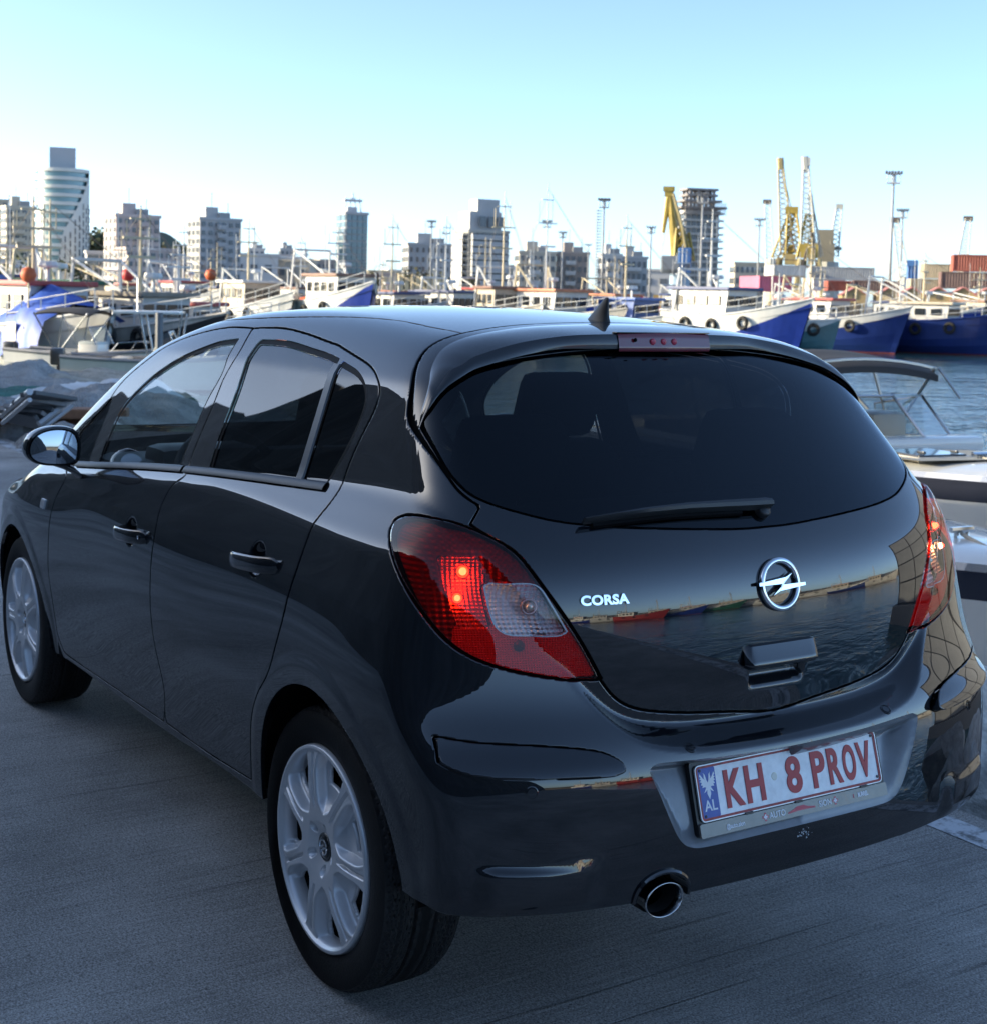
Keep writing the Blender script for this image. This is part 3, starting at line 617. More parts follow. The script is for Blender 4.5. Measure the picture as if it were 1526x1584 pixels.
# ------------------------------------------------------------------ tail lamps
def facet_mat(name, col, rough, sc, strength=.6, metal=1.0):
    m, t, b = node_mat(name); b.inputs['Base Color'].default_value = (*col, 1); b.inputs['Metallic'].default_value = metal; b.inputs['Roughness'].default_value = rough
    tc = t.nodes.new('ShaderNodeTexCoord'); hs = []
    for ax, s_ in ((1, sc), (2, sc*1.15)):
        wv = t.nodes.new('ShaderNodeTexWave'); wv.wave_type = 'BANDS'; wv.bands_direction = 'XYZ'[ax]; wv.wave_profile = 'SIN'
        wv.inputs['Scale'].default_value = s_; wv.inputs['Distortion'].default_value = .4; t.links.new(tc.outputs['Object'], wv.inputs['Vector']); hs.append(wv)
    ad = t.nodes.new('ShaderNodeMath'); ad.operation = 'ADD'; t.links.new(hs[0].outputs['Fac'], ad.inputs[0]); t.links.new(hs[1].outputs['Fac'], ad.inputs[1])
    bp = t.nodes.new('ShaderNodeBump'); bp.inputs['Strength'].default_value = strength; bp.inputs['Distance'].default_value = .006
    t.links.new(ad.outputs[0], bp.inputs['Height']); t.links.new(bp.outputs[0], b.inputs['Normal']); return m
refl_red = facet_mat('red reflector facets', (1.0, .9, .88), .35, 38, .9, metal=.3)
refl_chrome = facet_mat('chrome reflector facets', (.95, .96, .98), .30, 34, .8, metal=.25)
refl_low = facet_mat('lower reflector facets', (.75, .42, .40), .35, 60, .5, metal=.2)
ribbed = facet_mat('ribbed dark housing', (.17, .09, .10), .35, 26, .6, metal=.2)
bulb_m = mat('bulb glass', (.9, .75, .6), rough=.08, metal=.6)
lit_m = mat('lit bulb', (.9, .6, .4), rough=.3); lit_m.node_tree.nodes['Principled BSDF'].inputs['Emission Color'].default_value = (1, .50, .28, 1); lit_m.node_tree.nodes['Principled BSDF'].inputs['Emission Strength'].default_value = 9.0
sock_m = mat('bulb socket', (.05, .04, .04), rough=.4)
def surf_x(y, z, x0=-1.2, x1=.2):
    """rear surface position at (y, z)"""
    y = np.atleast_1d(np.asarray(y, float)); z = np.atleast_1d(np.asarray(z, float)); a = np.full(len(y), x0); b = np.full(len(y), x1)
    for _ in range(34):
        m = .5*(a+b); v = F(np.stack([m, y, z], 1)) > 0; a = np.where(v, m, a); b = np.where(v, b, m)
    return b
def surf_y(x, z, y1=1.1):
    x = np.atleast_1d(np.asarray(x, float)); z = np.atleast_1d(np.asarray(z, float)); a = np.zeros(len(x)); b = np.full(len(x), y1)
    for _ in range(34):
        m = .5*(a+b); v = F(np.stack([x, m, z], 1)) > 0; b = np.where(v, m, b); a = np.where(v, a, m)
    return a
def on_skin(p, off=0.0):
    P = np.array([p], float)
    for _ in range(12):
        g = Fgrad(P); P = P - g*(F(P)-off)[:, None]
    return Vector(P[0]), Vector(Fgrad(P)[0])
for hf in (1, -1):
    lamp = empty('tail_lamp', parent=CAR)
    sk.obj('red_lens', sk.extract(['lens_red', 'lens_chamber'], hf), lens_red, lamp, off=.004, lip=.006)
    sk.obj('lens_rim', sk.extract(['lens_rim'], hf), mat('lens rim', (.40, .42, .46), rough=.15, coat=.5), lamp, off=.0045, lip=0)
    sk.obj('reversing_lens', sk.extract(['lens_clear'], hf), lens_clear, lamp, off=.004, lip=0)
    Tr = sk.extract(['lens_red'], hf); c = sk.V[Tr].mean(1); u = .55*np.arctan2(.35-c[:, 0], np.maximum(np.abs(c[:, 1])-.3, 1e-6)) + np.where(np.abs(c[:, 1]) < .3, .3-np.abs(c[:, 1]), 0)
    low = c[:, 2] < .905-.0*u; low &= u > .60
    sk.obj('housing', Tr[~low], ribbed, lamp, off=-.016, lip=0); sk.obj('lower_reflector', Tr[low], refl_low, lamp, off=-.014, lip=0)
    bowl = lambda V: -.022 - .016*np.clip(1-(((V[:, 2]-.97)/.07)**2), 0, 1)
    sk.obj('stop_reflector', sk.extract(['lens_chamber'], hf), refl_red, lamp, offv=bowl, lip=0)
    sk.obj('reversing_reflector', sk.extract(['lens_clear', 'lens_rim'], hf), refl_chrome, lamp, offv=lambda V: -.016-.02*np.clip(1-(((V[:, 2]-.935)/.05)**2), 0, 1), lip=0)
    for q, r, mm in (((-.452, .693, 1.010), .008, lit_m), ((-.461, .710, .959), .0065, lit_m), ((-.535, .60, .935), .009, bulb_m), ((-.529, .605, .866), .012, sock_m)):
        pos, n = on_skin((q[0], q[1]*hf, q[2]), -.017)
        m = MB(); M = n.to_track_quat('Z', 'Y').to_matrix()
        m.lathe([(0, r*1.5), (r*.5, r*1.35), (r*.9, r*.8), (r, 0), (r*.8, -r*.8), (r*.7, -r*2)], 14, M, pos); m.build('bulb', mm, lamp, smooth=True)
        m = MB(); m.lathe([(r*1.25, -.004), (r*1.7, .0), (r*1.9, -.002), (r*1.9, -.01)], 16, M, pos); m.build('bulb_collar', mm if mm is sock_m else mat('bulb collar', (.5, .3, .28), rough=.25, metal=.7), lamp, smooth=True)

# ------------------------------------------------------------------ roof spoiler with high brake light
SP_S = [(.012, 0, 0), (.006, .20, 0), (-.008, .32, 0), (-.036, .435, 0), (-.062, .525, 0), (-.088, .570, 0), (-.118, .605, 0), (-.150, .630, 0), (-.178, .645, 0), (-.200, .654, 0), (-.222, .661, 0)]
SP_T = [(-.198, 0, 1.471), (-.191, .20, 1.4675), (-.180, .296, 1.461), (-.179, .40, 1.446), (-.181, .484, 1.425), (-.183, .521, 1.413), (-.188, .551, 1.398), (-.190, .580, 1.384), (-.202, .617, 1.349), (-.206, .636, 1.326), (-.205, .660, 1.270)]
SP_B = [(-.205, 0, 1.435), (-.198, .20, 1.435), (-.189, .301, 1.433), (-.194, .405, 1.418), (-.197, .493, 1.398), (-.200, .53, 1.387), (-.206, .568, 1.369), (-.210, .605, 1.347), (-.214, .634, 1.318), (-.211, .649, 1.294), (-.207, .661, 1.265)]
def resamp(pts, n):
    P = np.array(pts, float); t = np.linspace(0, 1, len(P)); f = [Spl(list(zip(t, P[:, k]))) for k in range(3)]; s_ = np.linspace(0, 1, n)
    return np.stack([g(s_) for g in f], 1)
ns = 61; Tt, Bb = resamp(SP_T, ns), resamp(SP_B, ns); Ss = resamp(SP_S, ns)
def proj_z(P):
    """drop points onto the skin along the rear-upper diagonal"""
    P = P.copy(); P[:, 2] = roof(P[:, 0], np.abs(P[:, 1]))
    for _ in range(25): P = P - Fgrad(P)*F(P)[:, None]
    return P
Ss = proj_z(Ss)
Nn = Fgrad(Ss); Ss0 = Ss - Nn*.004 + np.array([-.004, 0, 0])
def rows_top():
    R = []
    for i in range(13):
        t = i/12; P = Ss0*(1-t)+Tt*t; P = P + Nn*(.0045*4*t*(1-t)+.004*(1-(1-t)**3)*(1-t)); R.append(P)
    return R
Uu = Bb.copy(); 
for _ in range(20): Uu = Uu - Fgrad(Uu)*(F(Uu)+.004)[:, None]
Uu = Uu + np.array([.035, 0, .02])*np.linspace(1, .3, ns)[:, None]
def mirror_rows(R): return [np.concatenate([r[::-1]*np.array([1, -1, 1]), r[1:]]) for r in R]
def strip_obj(name, R, m, parent, flip=False):
    R = mirror_rows(R); a = MB(); P = [p for r in R for p in r]; a.grid(P, len(R), len(R[0])); o = a.build(name, m, parent, smooth=True)
    return o
spo = strip_obj('spoiler', rows_top(), paint, GATE)
band = [Tt*(1-t)+Bb*t + np.array([-.0035*math.sin(math.pi*t), 0, 0]) for t in (0, .06, .25, .5, .75, .94, 1)]
strip_obj('spoiler_rear_face', band, mat('spoiler rear face paint', (.0035, .0052, .0085), rough=.42, coat=.8, coat_rough=.05), spo)
strip_obj('spoiler_underside', [Bb, Bb*.6+Uu*.4, Uu], gloss_black, spo)
# brake light
bl = []
for t in np.linspace(-.04, 1.16, 8):
    row = []
    for yy in np.linspace(-.137, .137, 25):
        k = abs(yy)/.20*(ns-1)*.1; i0 = int(k); fr_ = k-i0
        T_ = Tt[i0]*(1-fr_)+Tt[i0+1]*fr_; B_ = Bb[i0]*(1-fr_)+Bb[i0+1]*fr_
        p_ = T_*(1-t)+B_*t; row.append((p_[0]-.006 + (.004 if t in (-.04, 1.16) else 0), yy, p_[2]))
    bl.append(row)
a = MB(); a.grid([q for r in bl for q in r], len(bl), 25)
brk = a.build('high_brake_light', mat('high brake lens', (.16, .012, .022), rough=.12, coat=1.0), spo, smooth=True)
for yy in (-.032, 0, .032):
    a = MB(); a.lathe([(0, .003), (.006, .002), (.008, 0)], 12, Matrix.Rotation(-math.pi/2, 3, 'Y'), (-.2085, yy+.008, 1.452)); a.build('led', mat('brake led', (.5, .03, .07), rough=.3), brk)
a = MB(); a.lathe([(0, .002), (.004, .002), (.005, 0)], 12, Matrix.Rotation(-math.pi/2, 3, 'Y'), (-.2085, .093, 1.456)); a.build('washer_nozzle', gap_m, brk)
a = MB(); a.bbox((-.190, 0, 1.4725), (.018, .280, .003), .001); a.build('light_cover', paint, spo)
# ------------------------------------------------------------------ aerial fin
fin = MB()
prof = [(-.055, .030, 0), (-.05, .024, .010), (-.035, .014, .032), (-.015, .007, .052), (-.004, .004, .058)]
n = 16; P = []
for (xc, hw, zz), L in zip(prof, (.120, .100, .062, .030, .012)):
    for j in range(n):
        a_ = 2*math.pi*j/n; P.append((-.034*(zz/.058)**1.15 + L*.38*math.cos(a_), hw*math.sin(a_)*.60, zz*1.05))
k = len(prof); fin.add(P, [(i*n+j, i*n+(j+1) % n, (i+1)*n+(j+1) % n, (i+1)*n+j) for i in range(k-1) for j in range(n)] + [tuple((k-1)*n+j for j in range(n))])
fin.build('roof_aerial', satin_black, CAR, smooth=True, loc=(.062, 0, float(roofc(.062))-.003))
# ------------------------------------------------------------------ lettering and badge on the tailgate
def wrap_rear(me, y0, z0, off, slant=0.0):
    """lay a flat mesh (x to the right as seen from behind, y up) on the tailgate"""
    k = len(me.vertices); a = np.empty(k*3); me.vertices.foreach_get('co', a); a = a.reshape(-1, 3)
    y = y0 - a[:, 0]; z = z0 + a[:, 1] + slant*a[:, 0]; x = surf_x(y, z) - off - (a[:, 2]-a[:, 2].min())
    me.vertices.foreach_set('co', np.stack([x, y, z], 1).ravel()); me.update(); return me
me = wrap_rear(text_mesh('CORSA', .0255, .0011, .004, sx=1.18, space=1.06), .4385, .9505, .001); me.materials.append(mat('bright chrome letters', (.86, .90, .94), rough=.10, metal=1.0)); link('model_lettering', me, GATE)
badge = empty('badge', parent=GATE)
bx = float(surf_x([0], [.950])[0]); ti = math.atan2(float(surf_x([0], [.99])[0]-surf_x([0], [.91])[0]), .08)
BMt = Matrix(((0, math.sin(ti), -math.cos(ti)), (-1, 0, 0), (0, math.cos(ti), math.sin(ti))))   # local x right, y up, z out of the car
a = MB(); R_, r_ = .0515, .0022
ring = [(R_-.0065, .0), (R_-.0065, .006), (R_-.0045, .0095), (R_, .010), (R_+.0045, .0085), (R_+.0060, .005), (R_+.0060, 0)]
a.lathe(ring, 64, BMt, (bx-.001, 0, .950)); chr2 = mat('badge chrome', (.78, .82, .86), rough=.09, metal=1.0); a.build('badge_ring', chr2, badge, smooth=True)
bolt = [(-.0655, .0060), (-.0655, .0005), (-.0655, .0005), (.0045, .0015), (-.0260, -.0225), (-.0095, -.0150), (.0655, -.0055), (.0655, .0005), (-.0050, -.0015), (.0275, .0235), (.0100, .0145)]
def bolt_poly():
    return [(-.067, .0082), (-.067, .0008), (.004, .0008), (-.029, -.0245), (-.010, -.0160), (.067, -.0085), (.067, -.0012), (-.003, -.0012), (.030, .0245), (.011, .0162)]
bp = bolt_poly(); a = MB(); nb = len(bp); c3 = [BMt @ Vector((x, y, .0035)) + Vector((bx-.001, 0, .950)) for x, y in bp]; d3 = [BMt @ Vector((x*.985, y*.86, .0125)) + Vector((bx-.001, 0, .950)) for x, y in bp]
a.add(c3+d3, [(i, (i+1) % nb, nb+(i+1) % nb, nb+i) for i in range(nb)] + [(nb+0, nb+1, nb+2, nb+8, nb+9), (nb+2, nb+3, nb+4, nb+5, nb+6, nb+7), (nb+2, nb+7, nb+8)]); recalc(a.build('badge_bolt', chr2, badge))
# ------------------------------------------------------------------ tailgate grip
gx = -.617
a = MB(); rows = []
for i in range(25):
    y = -.103 + .206*i/24; e = abs(y)/.103; s_ = 1 - max(0, (e-.88)/.12)**2*.75
    zt, zb_ = .828 - .012*(1-s_), .779 + .012*(1-s_); pr = .024*s_ + .002
    x0 = float(surf_x([y], [.805])[0]) - .0
    rows.append([(x0+.006, y, zt+.004), (x0-.011*s_, y, zt), (x0-pr*.86, y, .7985), (x0-pr, y, .7915), (x0-pr*.97, y, .787), (x0-pr*.55, y, zb_), (x0+.02, y, zb_+.001)])
a.grid([p_ for r in rows for p_ in r], 25, 7); recalc(a.build('tailgate_grip', paint, GATE, smooth=True, ang=50))
# ------------------------------------------------------------------ rear wiper
wp = MB(); W = [((-.515, .452, 1.102), .004), ((-.523, .38, 1.108), .006), ((-.531, .30, 1.115), .008), ((-.537, .20, 1.119), .010), ((-.541, .10, 1.118), .0115), ((-.545, .03, 1.119), .0125), ((-.549, -.012, 1.122), .0125), ((-.551, -.030, 1.121), .010)]
rows = []
for (q, h) in W:
    p0, n = on_skin(q, .0); up = Vector((0, 0, 1)); up = (up - n*up.dot(n)).normalized()
    rows.append([p0+n*.012-up*h*.9, p0+n*.030-up*h*.75, p0+n*.034-up*h*.1, p0+n*.031+up*h*.6, p0+n*.022+up*h*.95, p0+n*.010+up*h*.8])
wp.grid([p_ for r in rows for p_ in r], len(rows), 6); wp.add([p_ for p_ in rows[0]], [tuple(range(6))]); wp.add([p_ for p_ in rows[-1]], [tuple(range(6))[::-1]])
wip = recalc(wp.build('rear_wiper', mat('wiper plastic', (.018, .020, .022), rough=.38), GATE, smooth=True, ang=40))
p0, n = on_skin((-.555, -.012, 1.112), 0); a = MB(); a.lathe([(.017, 0), (.017, .012), (.014, .016), (0, .017)], 20, n.to_track_quat('Z', 'Y').to_matrix(), p0); a.build('pivot_cap', satin_black, wip, smooth=True)
bl_ = MB(); q = [on_skin((x, y, z), .006)[0] for (x, y, z) in ((-.52, .43, 1.098), (-.535, .25, 1.106), (-.547, .05, 1.106))]; bl_.tube(q, .007, 6); bl_.build('wiper_blade', rubber, wip)
# ------------------------------------------------------------------ parking sensors, exhaust, scratches
for q in ((-.664, .281, .654), (-.664, -.285, .653), (-.613, .628, .603), (-.613, -.628, .603)):
    p0, n = on_skin(q, 0); a = MB(); a.lathe([(0, .0012), (.0085, .0012), (.0092, -.0012), (.0105, -.0012), (.0112, .0012), (.0128, .0008), (.013, -.003)], 24, n.to_track_quat('Z', 'Y').to_matrix(), p0); a.build('parking_sensor', paint, BUMP, smooth=True, ang=30)
EXC = Vector((-.668, .352, .362)); exm = MB(); n = 28
def ov(r, x, z0=0): return [(EXC.x+x, EXC.y+1.02*r*math.cos(2*math.pi*j/n), EXC.z+z0+.74*r*math.sin(2*math.pi*j/n)) for j in range(n)]
rr = [ov(.040, .06), ov(.0415, .0), ov(.046, -.012), ov(.048, -.017), ov(.0465, -.020), ov(.0435, -.017), ov(.041, .0), ov(.040, .10), ov(.040, .3)]
exm.add([p_ for r in rr for p_ in r], [(i*n+j, i*n+(j+1) % n, (i+1)*n+(j+1) % n, (i+1)*n+j) for i in range(len(rr)-1) for j in range(n)])
exo = exm.build('exhaust_pipe', [mat('exhaust steel', (.42, .43, .44), rough=.22, metal=1.0), mat('exhaust soot', (.006, .006, .006), rough=.9)], BUMP, smooth=True)
for pl in exo.data.polygons: pl.material_index = 1 if pl.index >= 6*n else 0
a = MB(); a.lathe([(.040, .45), (.040, 0)], 20, Matrix.Rotation(math.pi/2, 3, 'Y'), EXC+Vector((.02, 0, 0))); a.build('exhaust_tail', mat('exhaust soot', (.006, .006, .006)), BUMP)
arch = MB()                                   # collar moulded in the bumper over the pipe
rows = []
for j in range(21):
    a_ = math.radians(-8+196*j/20); cy, cz = EXC.y+.060*1.12*math.cos(a_), EXC.z+.006+.056*math.sin(a_)
    cy2, cz2 = EXC.y+.052*1.12*math.cos(a_), EXC.z+.006+.047*math.sin(a_)
    xs = float(surf_x([cy], [max(cz, .35)])[0])
    rows.append([(xs+.03, cy*1.0, cz+.002), (xs-.004, cy, cz), (xs-.007, .5*(cy+cy2), .5*(cz+cz2)), (xs-.005, cy2, cz2), (xs+.09, cy2, cz2)])
arch.grid([p_ for r in rows for p_ in r], 21, 5); arch.build('exhaust_collar', paint, BUMP, smooth=True, ang=50)
scr = MB(); rs = random.Random(4)
for _ in range(26):
    y = -.012+rs.gauss(0, .011); z = .437+rs.gauss(0, .006); w_ = rs.uniform(.0008, .0028); x = float(surf_x([y], [z])[0])-.0006
    scr.add([(x, y-w_, z-w_*.4), (x, y+w_, z-w_*.9), (x, y+w_*.6, z+w_)], [(0, 1, 2)])
scr.build('scratch_marks', mat('scraped paint', (.45, .48, .5), rough=.7), BUMP)
# valance, underbody and wheel wells
ub = MB(); ub.box((1.25, 0, .262), (1.75, 1.22, .15)); ub.box((1.38, 0, .27), (3.2, .9, .12)); ub.box((-.42, 0, .345), (.30, .80, .05)); ub.box((1.25, 0, .50), (.1, 1.3, .4)); ub.build('underbody', mat('underbody', (.006, .006, .006), rough=.9), CAR)
for cx, ra in ARCH:
    for hf in (1, -1):
        a = MB(); M = Matrix.Rotation(-math.pi/2*hf, 3, 'X'); n_ = 28; P = []
        for j in range(n_+1):
            t_ = math.radians(3+174*j/n_)
            for yy in (.765, .45): P.append((cx+(ra+.014)*math.cos(t_), yy*hf, .315+(ra+.014)*math.sin(t_)))
        a.grid(P, n_+1, 2); a.add([(cx+(ra+.014)*math.cos(math.radians(3+174*j/n_)), .45*hf, .315+(ra+.014)*math.sin(math.radians(3+174*j/n_))) for j in range(n_+1)], [tuple(range(n_+1))])
        a.build('wheel_well', mat('wheel well', (.004, .004, .004), rough=1.0, spec=.1), CAR)

# ------------------------------------------------------------------ number plate
PC, PT = Vector((-.666, 0, .553)), .2847
PM = Matrix(((0, math.sin(PT), -math.cos(PT)), (-1, 0, 0), (0, math.cos(PT), math.sin(PT))))
plate = empty('number_plate', parent=CAR)
def pl_obj(mb_or_me, name, m, z, dx=0, dy=0, sc=1.0):
    me = mb_or_me.mesh(name, m) if isinstance(mb_or_me, MB) else mb_or_me
    if not isinstance(mb_or_me, MB): me.materials.append(m)
    o = link(name, me, plate); o.matrix_local = Matrix.Translation(PC + PM @ Vector((dx, dy, z))) @ PM.to_4x4() @ Matrix.Scale(sc, 4); return o
def rrect(w_, h_, r, cx=0, cy=0, n=5):
    out = []
    for (sx_, sy_, a0) in ((1, 1, 0), (-1, 1, 90), (-1, -1, 180), (1, -1, 270)):
        for i in range(n+1):
            t_ = math.radians(a0+90*i/n); out.append((cx+sx_*(w_/2-r)+r*math.cos(t_), cy+sy_*(h_/2-r)+r*math.sin(t_)))
    return out
a = MB(); a.prism(rrect(.538, .150, .008, 0, -.010), -.014, -.001); pl_obj(a, 'plate_holder', mat('plate holder', (.004, .004, .005), rough=.35), 0)
plate_m = mat('plate white', (.84, .87, .90), rough=.32, var=.22, vscale=22, coat=.3)
a = MB(); a.prism(rrect(.516, .107, .009), 0, .0022); pl_obj(a, 'plate_sheet', plate_m, 0)
red_b = mat('plate red border', (.42, .05, .05), rough=.45, var=.5, vscale=90)
def frame(w0, h0, w1, h1, r, z0, z1):
    A_, B_ = rrect(w0, h0, r), rrect(w1, h1, max(.002, r-(w0-w1)/2)); n_ = len(A_); a = MB()
    a.add([(x, y, z0) for x, y in A_]+[(x, y, z1) for x, y in A_]+[(x, y, z1) for x, y in B_]+[(x, y, z0) for x, y in B_], [(k*n_+i, k*n_+(i+1) % n_, (k+1)*n_+(i+1) % n_, (k+1)*n_+i) for k in range(3) for i in range(n_)]); return a
pl_obj(frame(.5165, .1075, .506, .098, .009, .0015, .0036), 'plate_border', red_b, 0)
pl_obj(frame(.5205, .1115, .5165, .1075, .010, .0, .0045), 'plate_edge', mat('plate edge', (.68, .70, .72), rough=.3, metal=.3), 0)
a = MB(); a.prism(rrect(.046, .100, .005, -.2305, 0), .0020, .0030); pl_obj(a, 'country_band', mat('plate blue', (.035, .10, .42), rough=.35, var=.25, vscale=60), 0)
white_p = mat('plate print white', (.80, .84, .88), rough=.4)
me = text_mesh('AL', .030, .0004, .0006, sx=.95); pl_obj(me, 'country_letters', white_p, .0033, -.2300, -.0265)
# heraldic double-headed eagle
eg = MB(); half = [(0, .004), (.0025, .009), (.0045, .0185), (.0085, .0225), (.0072, .0185), (.0080, .0130), (.0055, .0095), (.010, .0125), (.0165, .0215), (.0180, .0175), (.0150, .0140), (.0185, .0130), (.0145, .0100), (.0180, .0075), (.0140, .0055), (.0165, .0015), (.0125, .0010), (.0140, -.0035), (.0095, -.0025), (.0055, -.0040), (.0115, -.0130), (.0070, -.0110), (.0035, -.0080), (.0045, -.0150), (0, -.0255)]
for sgn in (1, -1):
    pts = [(sgn*x, y) for x, y in half]; n_ = len(pts); eg.add([(x, y, 0) for x, y in pts] + [(0, -.002, 0)], [((i, i+1, n_) if sgn < 0 else (i+1, i, n_)) for i in range(n_-1)])
pl_obj(eg, 'eagle_emblem', white_p, .0033, -.2300, .0150, 1.12)
red_l = mat('plate red letters', (.50, .035, .04), rough=.42)
def plate_txt(t, x0, x1, nm='plate_characters'):
    me = text_mesh(t, .100, .0030, .0016, space=1.0); n_ = len(me.vertices); c = np.empty(n_*3); me.vertices.foreach_get('co', c); c = c.reshape(-1, 3)
    lo, hi = c.min(0), c.max(0); c[:, 0] = x0+(c[:, 0]-lo[0])/(hi[0]-lo[0])*(x1-x0); c[:, 1] = -.039+(c[:, 1]-lo[1])/(hi[1]-lo[1])*.076
    me.vertices.foreach_set('co', c.ravel()); me.update(); pl_obj(me, nm, red_l, .0032)
for ch_, x0, x1 in (('K', -.187, -.137), ('H', -.131, -.080), ('8', -.017, .027), ('P', .058, .098), ('R', .107, .147), ('O', .152, .190), ('V', .195, .238)): plate_txt(ch_, x0, x1, 'plate_character')
a = MB(); a.lathe([(0, .001), (.007, .001), (.0085, 0)], 20, None, (-.049, .004, .0022)); pl_obj(a, 'plate_seal', mat('plate seal', (.78, .78, .68), rough=.5), 0)
for (x, y) in ((-.247, .045), (-.247, -.045), (.248, .045), (.248, -.043)):
    a = MB(); a.lathe([(0, .0012), (.0026, .0012), (.0032, 0)], 10, None, (x, y, .0032)); pl_obj(a, 'plate_screw', mat('plate screw', (.01, .012, .016), rough=.4), 0)
ad_m = mat('dealer strip', (.115, .10, .092), rough=.22, coat=.6, var=.3, vscale=18)
a = MB(); a.prism(rrect(.536, .0275, .004, 0, -.0715), -.001, .006); pl_obj(a, 'dealer_strip', ad_m, 0)
for x in (-.135, .005, .20):
    a = MB(); a.bbox((x, -.0565, .004), (.022, .005, .006), .001); pl_obj(a, 'holder_clip', mat('plate holder', (.004, .004, .005)), 0)
def adtxt(t, size, x, y, m, bold=.0002, sx=1.0):
    me = text_mesh(t, size, bold, .0005, sx=sx); return pl_obj(me, 'dealer_lettering', m, .0066, x, y)
wht = mat('print white', (.82, .86, .9), rough=.5); pnk = mat('print pink', (.62, .10, .13), rough=.5)
adtxt('@auto.sion', .0125, -.176, -.0735, wht, .0003, .85); adtxt('AUTO', .0175, -.060, -.0715, wht, .0003, .92); adtxt('SION', .0175, .078, -.0715, wht, .0003, .92); adtxt('BURREL', .0125, .192, -.0715, wht, .0006, .72)
for x, m_ in ((-.0935, wht), (.1085, wht)):
    for s_, mm, z_ in ((1.6, pnk, .0062), (1.0, m_, .0066)):
        a = MB(); q = .0052*s_; t_ = .0018*s_; a.add([(x-t_, -.0715-q, z_), (x+t_, -.0715-q, z_), (x+t_, -.0715+q, z_), (x-t_, -.0715+q, z_)], [(0, 1, 2, 3)]); a.add([(x-q, -.0715-t_, z_+.0001), (x+q, -.0715-t_, z_+.0001), (x+q, -.0715+t_, z_+.0001), (x-q, -.0715+t_, z_+.0001)], [(0, 1, 2, 3)]); pl_obj(a, 'cross_mark', mm, 0)
a = MB(); cp = [(-.036, -.0765), (-.036, -.0735), (-.022, -.0705), (-.010, -.0655), (.010, -.0650), (.022, -.0695), (.043, -.0725), (.043, -.0755), (.020, -.0745), (-.010, -.0745)]
a.add([(x+.006, y, .0063) for x, y in cp] + [(.006, -.0725, .0063)], [(i, (i+1) % 10, 10)[::-1] for i in range(10)]); pl_obj(a, 'car_silhouette', pnk, 0)
a = MB(); a.add([(.163, -.0755, .0063), (.1655, -.0755, .0063), (.1655, -.0675, .0063), (.163, -.0675, .0063)], [(0, 1, 2, 3)]); pl_obj(a, 'print_bar', pnk, 0)
